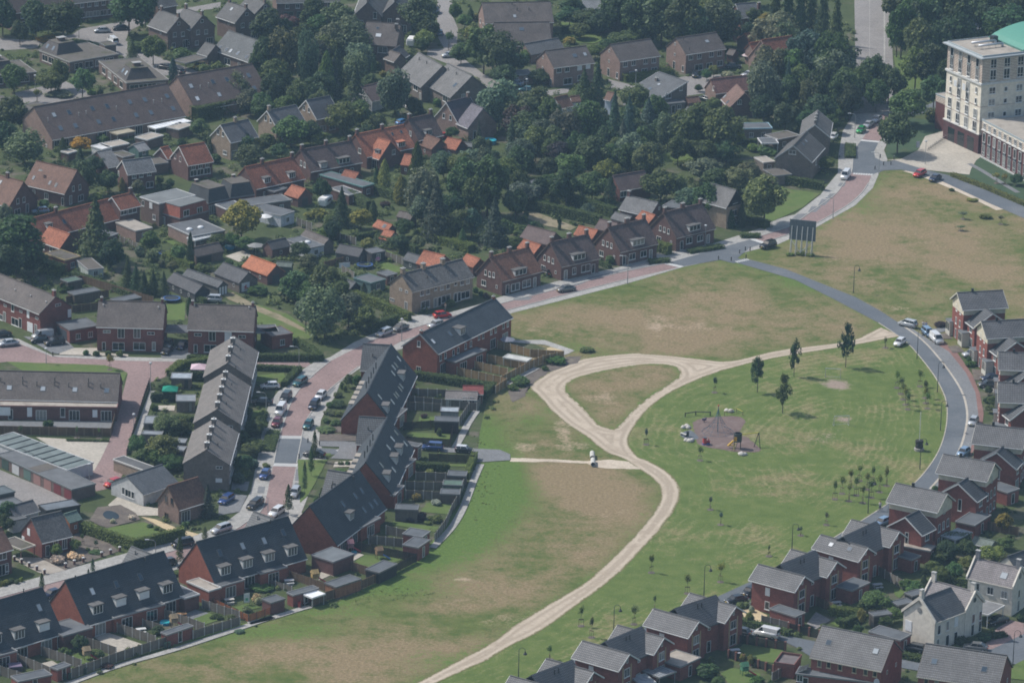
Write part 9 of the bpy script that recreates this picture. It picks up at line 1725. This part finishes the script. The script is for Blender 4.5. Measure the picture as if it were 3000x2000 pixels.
for k,x,y,c,lab in ((3,1975,780,(.5,.47,.42),'pale garden table behind the third terrace'),(3,1215,1035,(.6,.6,.58),'white garden table with chairs in the terrace yard'),(3,1565,905,(.33,.18,.08),'wooden bench table on the grey patio'),(33,735,805,(.5,.5,.48),'pale garden table beside the brown fence'),(33,1090,650,(.4,.4,.4),'grey picnic table behind the twin house'),(33,1790,600,(.6,.6,.6),'white garden table beside the hedge'),(13,285,615,(.5,.5,.5),'pale table with toys on the patio'),(23,1920,1215,(.5,.52,.55),'white garden chairs around a table')):
 o = th('garden_table',k,x,y,lab,'table',.3); mb = MB(); mb.box((0,0,.7),(1.8,.9,.06)); mb.build('table_top','paint',o,c)
 for sx in (-.7,.7): mb = MB(); mb.box((sx,0,0),(.1,.7,.7)); mb.build('leg','paint',o,c)
 for sy in (-1.0,1.0): mb = MB(); mb.box((0,sy,.42),(1.5,.35,.05)); mb.box((0,sy,0),(1.3,.08,.42)); mb.build('seat','paint',o,c)
for k,x,y,lab in ((3,1425,1172,'green wheelie bin left of two at the long fence'),(3,1458,1165,'green wheelie bin right of two at the long fence'),(3,560,1445,'dark wheelie bin beside the square shed'),(3,602,1438,'dark wheelie bin at the fence end'),(3,735,1392,'green wheelie bin along the slab path'),(13,372,820,'red bin outside the narrow shed')):
 o = th('wheelie_bin',k,x,y,lab,'bin'); c = (.3,.03,.03) if 'red' in lab else (.02,.05,.04); mb = MB(); mb.box((0,0,.05),(.5,.55,.95)); mb.build('body','plastic',o,c); mb = MB(); mb.box((0,0,1.02),(.56,.62,.08)); mb.build('lid','plastic',o,c)
for i,(x,y) in enumerate([(125,418),(187,442),(252,472),(318,502),(384,532),(565,478),(641,452),(718,430),(876,382),(953,360),(1032,337)]):
 o = th('gate_pillar',3,x,y,'brick pillar with white cap along the cottage front garden','pillar',.3,'brick pillars of the cottage garden'); mb = MB(); mb.box((0,0,0),(.42,.42,.85)); mb.build('shaft','brick',o,BR_DARK); mb = MB(); mb.box((0,0,.85),(.56,.56,.14),tz=.7); mb.build('cap','concrete',o,(.55,.55,.53))
sheet('pond',[(880,15),(930,-15),(1020,15),(1030,60),(960,70),(900,55)],'water',.17,3,smooth=2,label='dark garden pond edged with stones').color = (.01,.014,.014,1)
for k,x,y,c,w_,h_,lab in ((3,2125,800,(.62,.66,.63),1.1,1.8,'white and green banner on the lawn'),(11,762,855,(.7,.7,.72),2.6,1.2,'white laundry on a washing line'),(30,1437,1290,(.55,.56,.58),1.0,1.6,'white notice board on the tower lawn')):
 o = th('banner',k,x,y,lab,'banner',.35); mb = MB(); mb.box((0,0,.5),(w_,.04,h_)); mb.build('cloth','cloth',o,c)
 for s in (-1,1): mb = MB(); mb.bar((s*w_/2,0,0),(s*w_/2,0,h_+.6),.03,4); mb.build('pole','metal',o,(.3,.3,.3))
 if 'green' in lab: mb = MB(); mb.box((0,-.03,.9),(.5,.01,.5)); mb.build('print','cloth',o,(.1,.4,.22))
o = th('play_ball',11,1045,785,'large pink ball on the garden lawn','ball'); mb = MB(); mb.lathe((0,0,0),[(.1,0),(.5,.15),(.72,.6),(.5,1.05),(.1,1.2)],14); mb.build('skin','plastic',o,(.5,.2,.3),smooth=True); mb = MB(); mb.lathe((0,0,.56),[(.735,0),(.735,.1)],14); mb.build('stripe','plastic',o,(.6,.5,.5))
o = th('hot_tub',3,130,1355,'mauve covered hot tub in the corner yard','hot tub',.3); mb = MB(); mb.box((0,0,0),(2.3,2.0,.8)); mb.build('tub','wood',o,(.12,.1,.1)); mb = MB(); mb.box((0,0,.8),(2.45,2.15,.15),tz=.93); mb.build('cover','cloth',o,(.2,.16,.22))
# ---------------------------------------------------------------- air: thin summer haze round camera and scene
mb = MB(); mb.box((0,250,-1),(2400,2700,HC+40+1)); hz = mb.build('haze',[])
m = bpy.data.materials.new('haze_air'); m.use_nodes = True; nt = m.node_tree; nt.nodes.clear()
pv = nt.nodes.new('ShaderNodeVolumePrincipled'); pv.inputs['Color'].default_value = (.50,.76,1.0,1); pv.inputs['Density'].default_value = HAZE; pv.inputs['Anisotropy'].default_value = 0.0
ou = nt.nodes.new('ShaderNodeOutputMaterial'); nt.links.new(pv.outputs[0],ou.inputs['Volume']); hz.data.materials.append(m)
tag(hz,'thin bluish summer haze over the whole estate','haze',kind='stuff')
# ---------------------------------------------------------------- labels: look-alikes told apart by their place
bpy.context.view_layer.update()
ORD = 'first second third fourth fifth sixth seventh eighth ninth tenth eleventh twelfth thirteenth fourteenth fifteenth sixteenth seventeenth eighteenth nineteenth twentieth'.split()
ORD += ['twenty-'+q for q in ORD[:9]]+['thirtieth']
by = {}
for o in COL.objects:
 if o.parent or o.type in ('CAMERA','LIGHT'): continue
 if 'label' not in o: o['label'] = o.name.split('.')[0].replace('_',' ')+' of '+(o.data.materials[0].name if o.type == 'MESH' and o.data and o.data.materials else 'plain')+' surface in the estate'
 by.setdefault(o['label'],[]).append(o)
def ipos(o):
 c = o.location if o.type == 'EMPTY' or not o.data else sum((Vector(v.co) for v in o.data.vertices),Vector())/max(1,len(o.data.vertices))
 return proj(c)
for lab,os_ in by.items():
 if len(os_) < 2: continue
 os_ = sorted(os_,key=lambda o: ipos(o)[0])
 for i,o in enumerate(os_): o['label'] = f"{lab}, {ORD[min(i, 29)]} from the left" if len(os_) > 2 else f"{lab}, {'left' if i == 0 else 'right'} one"
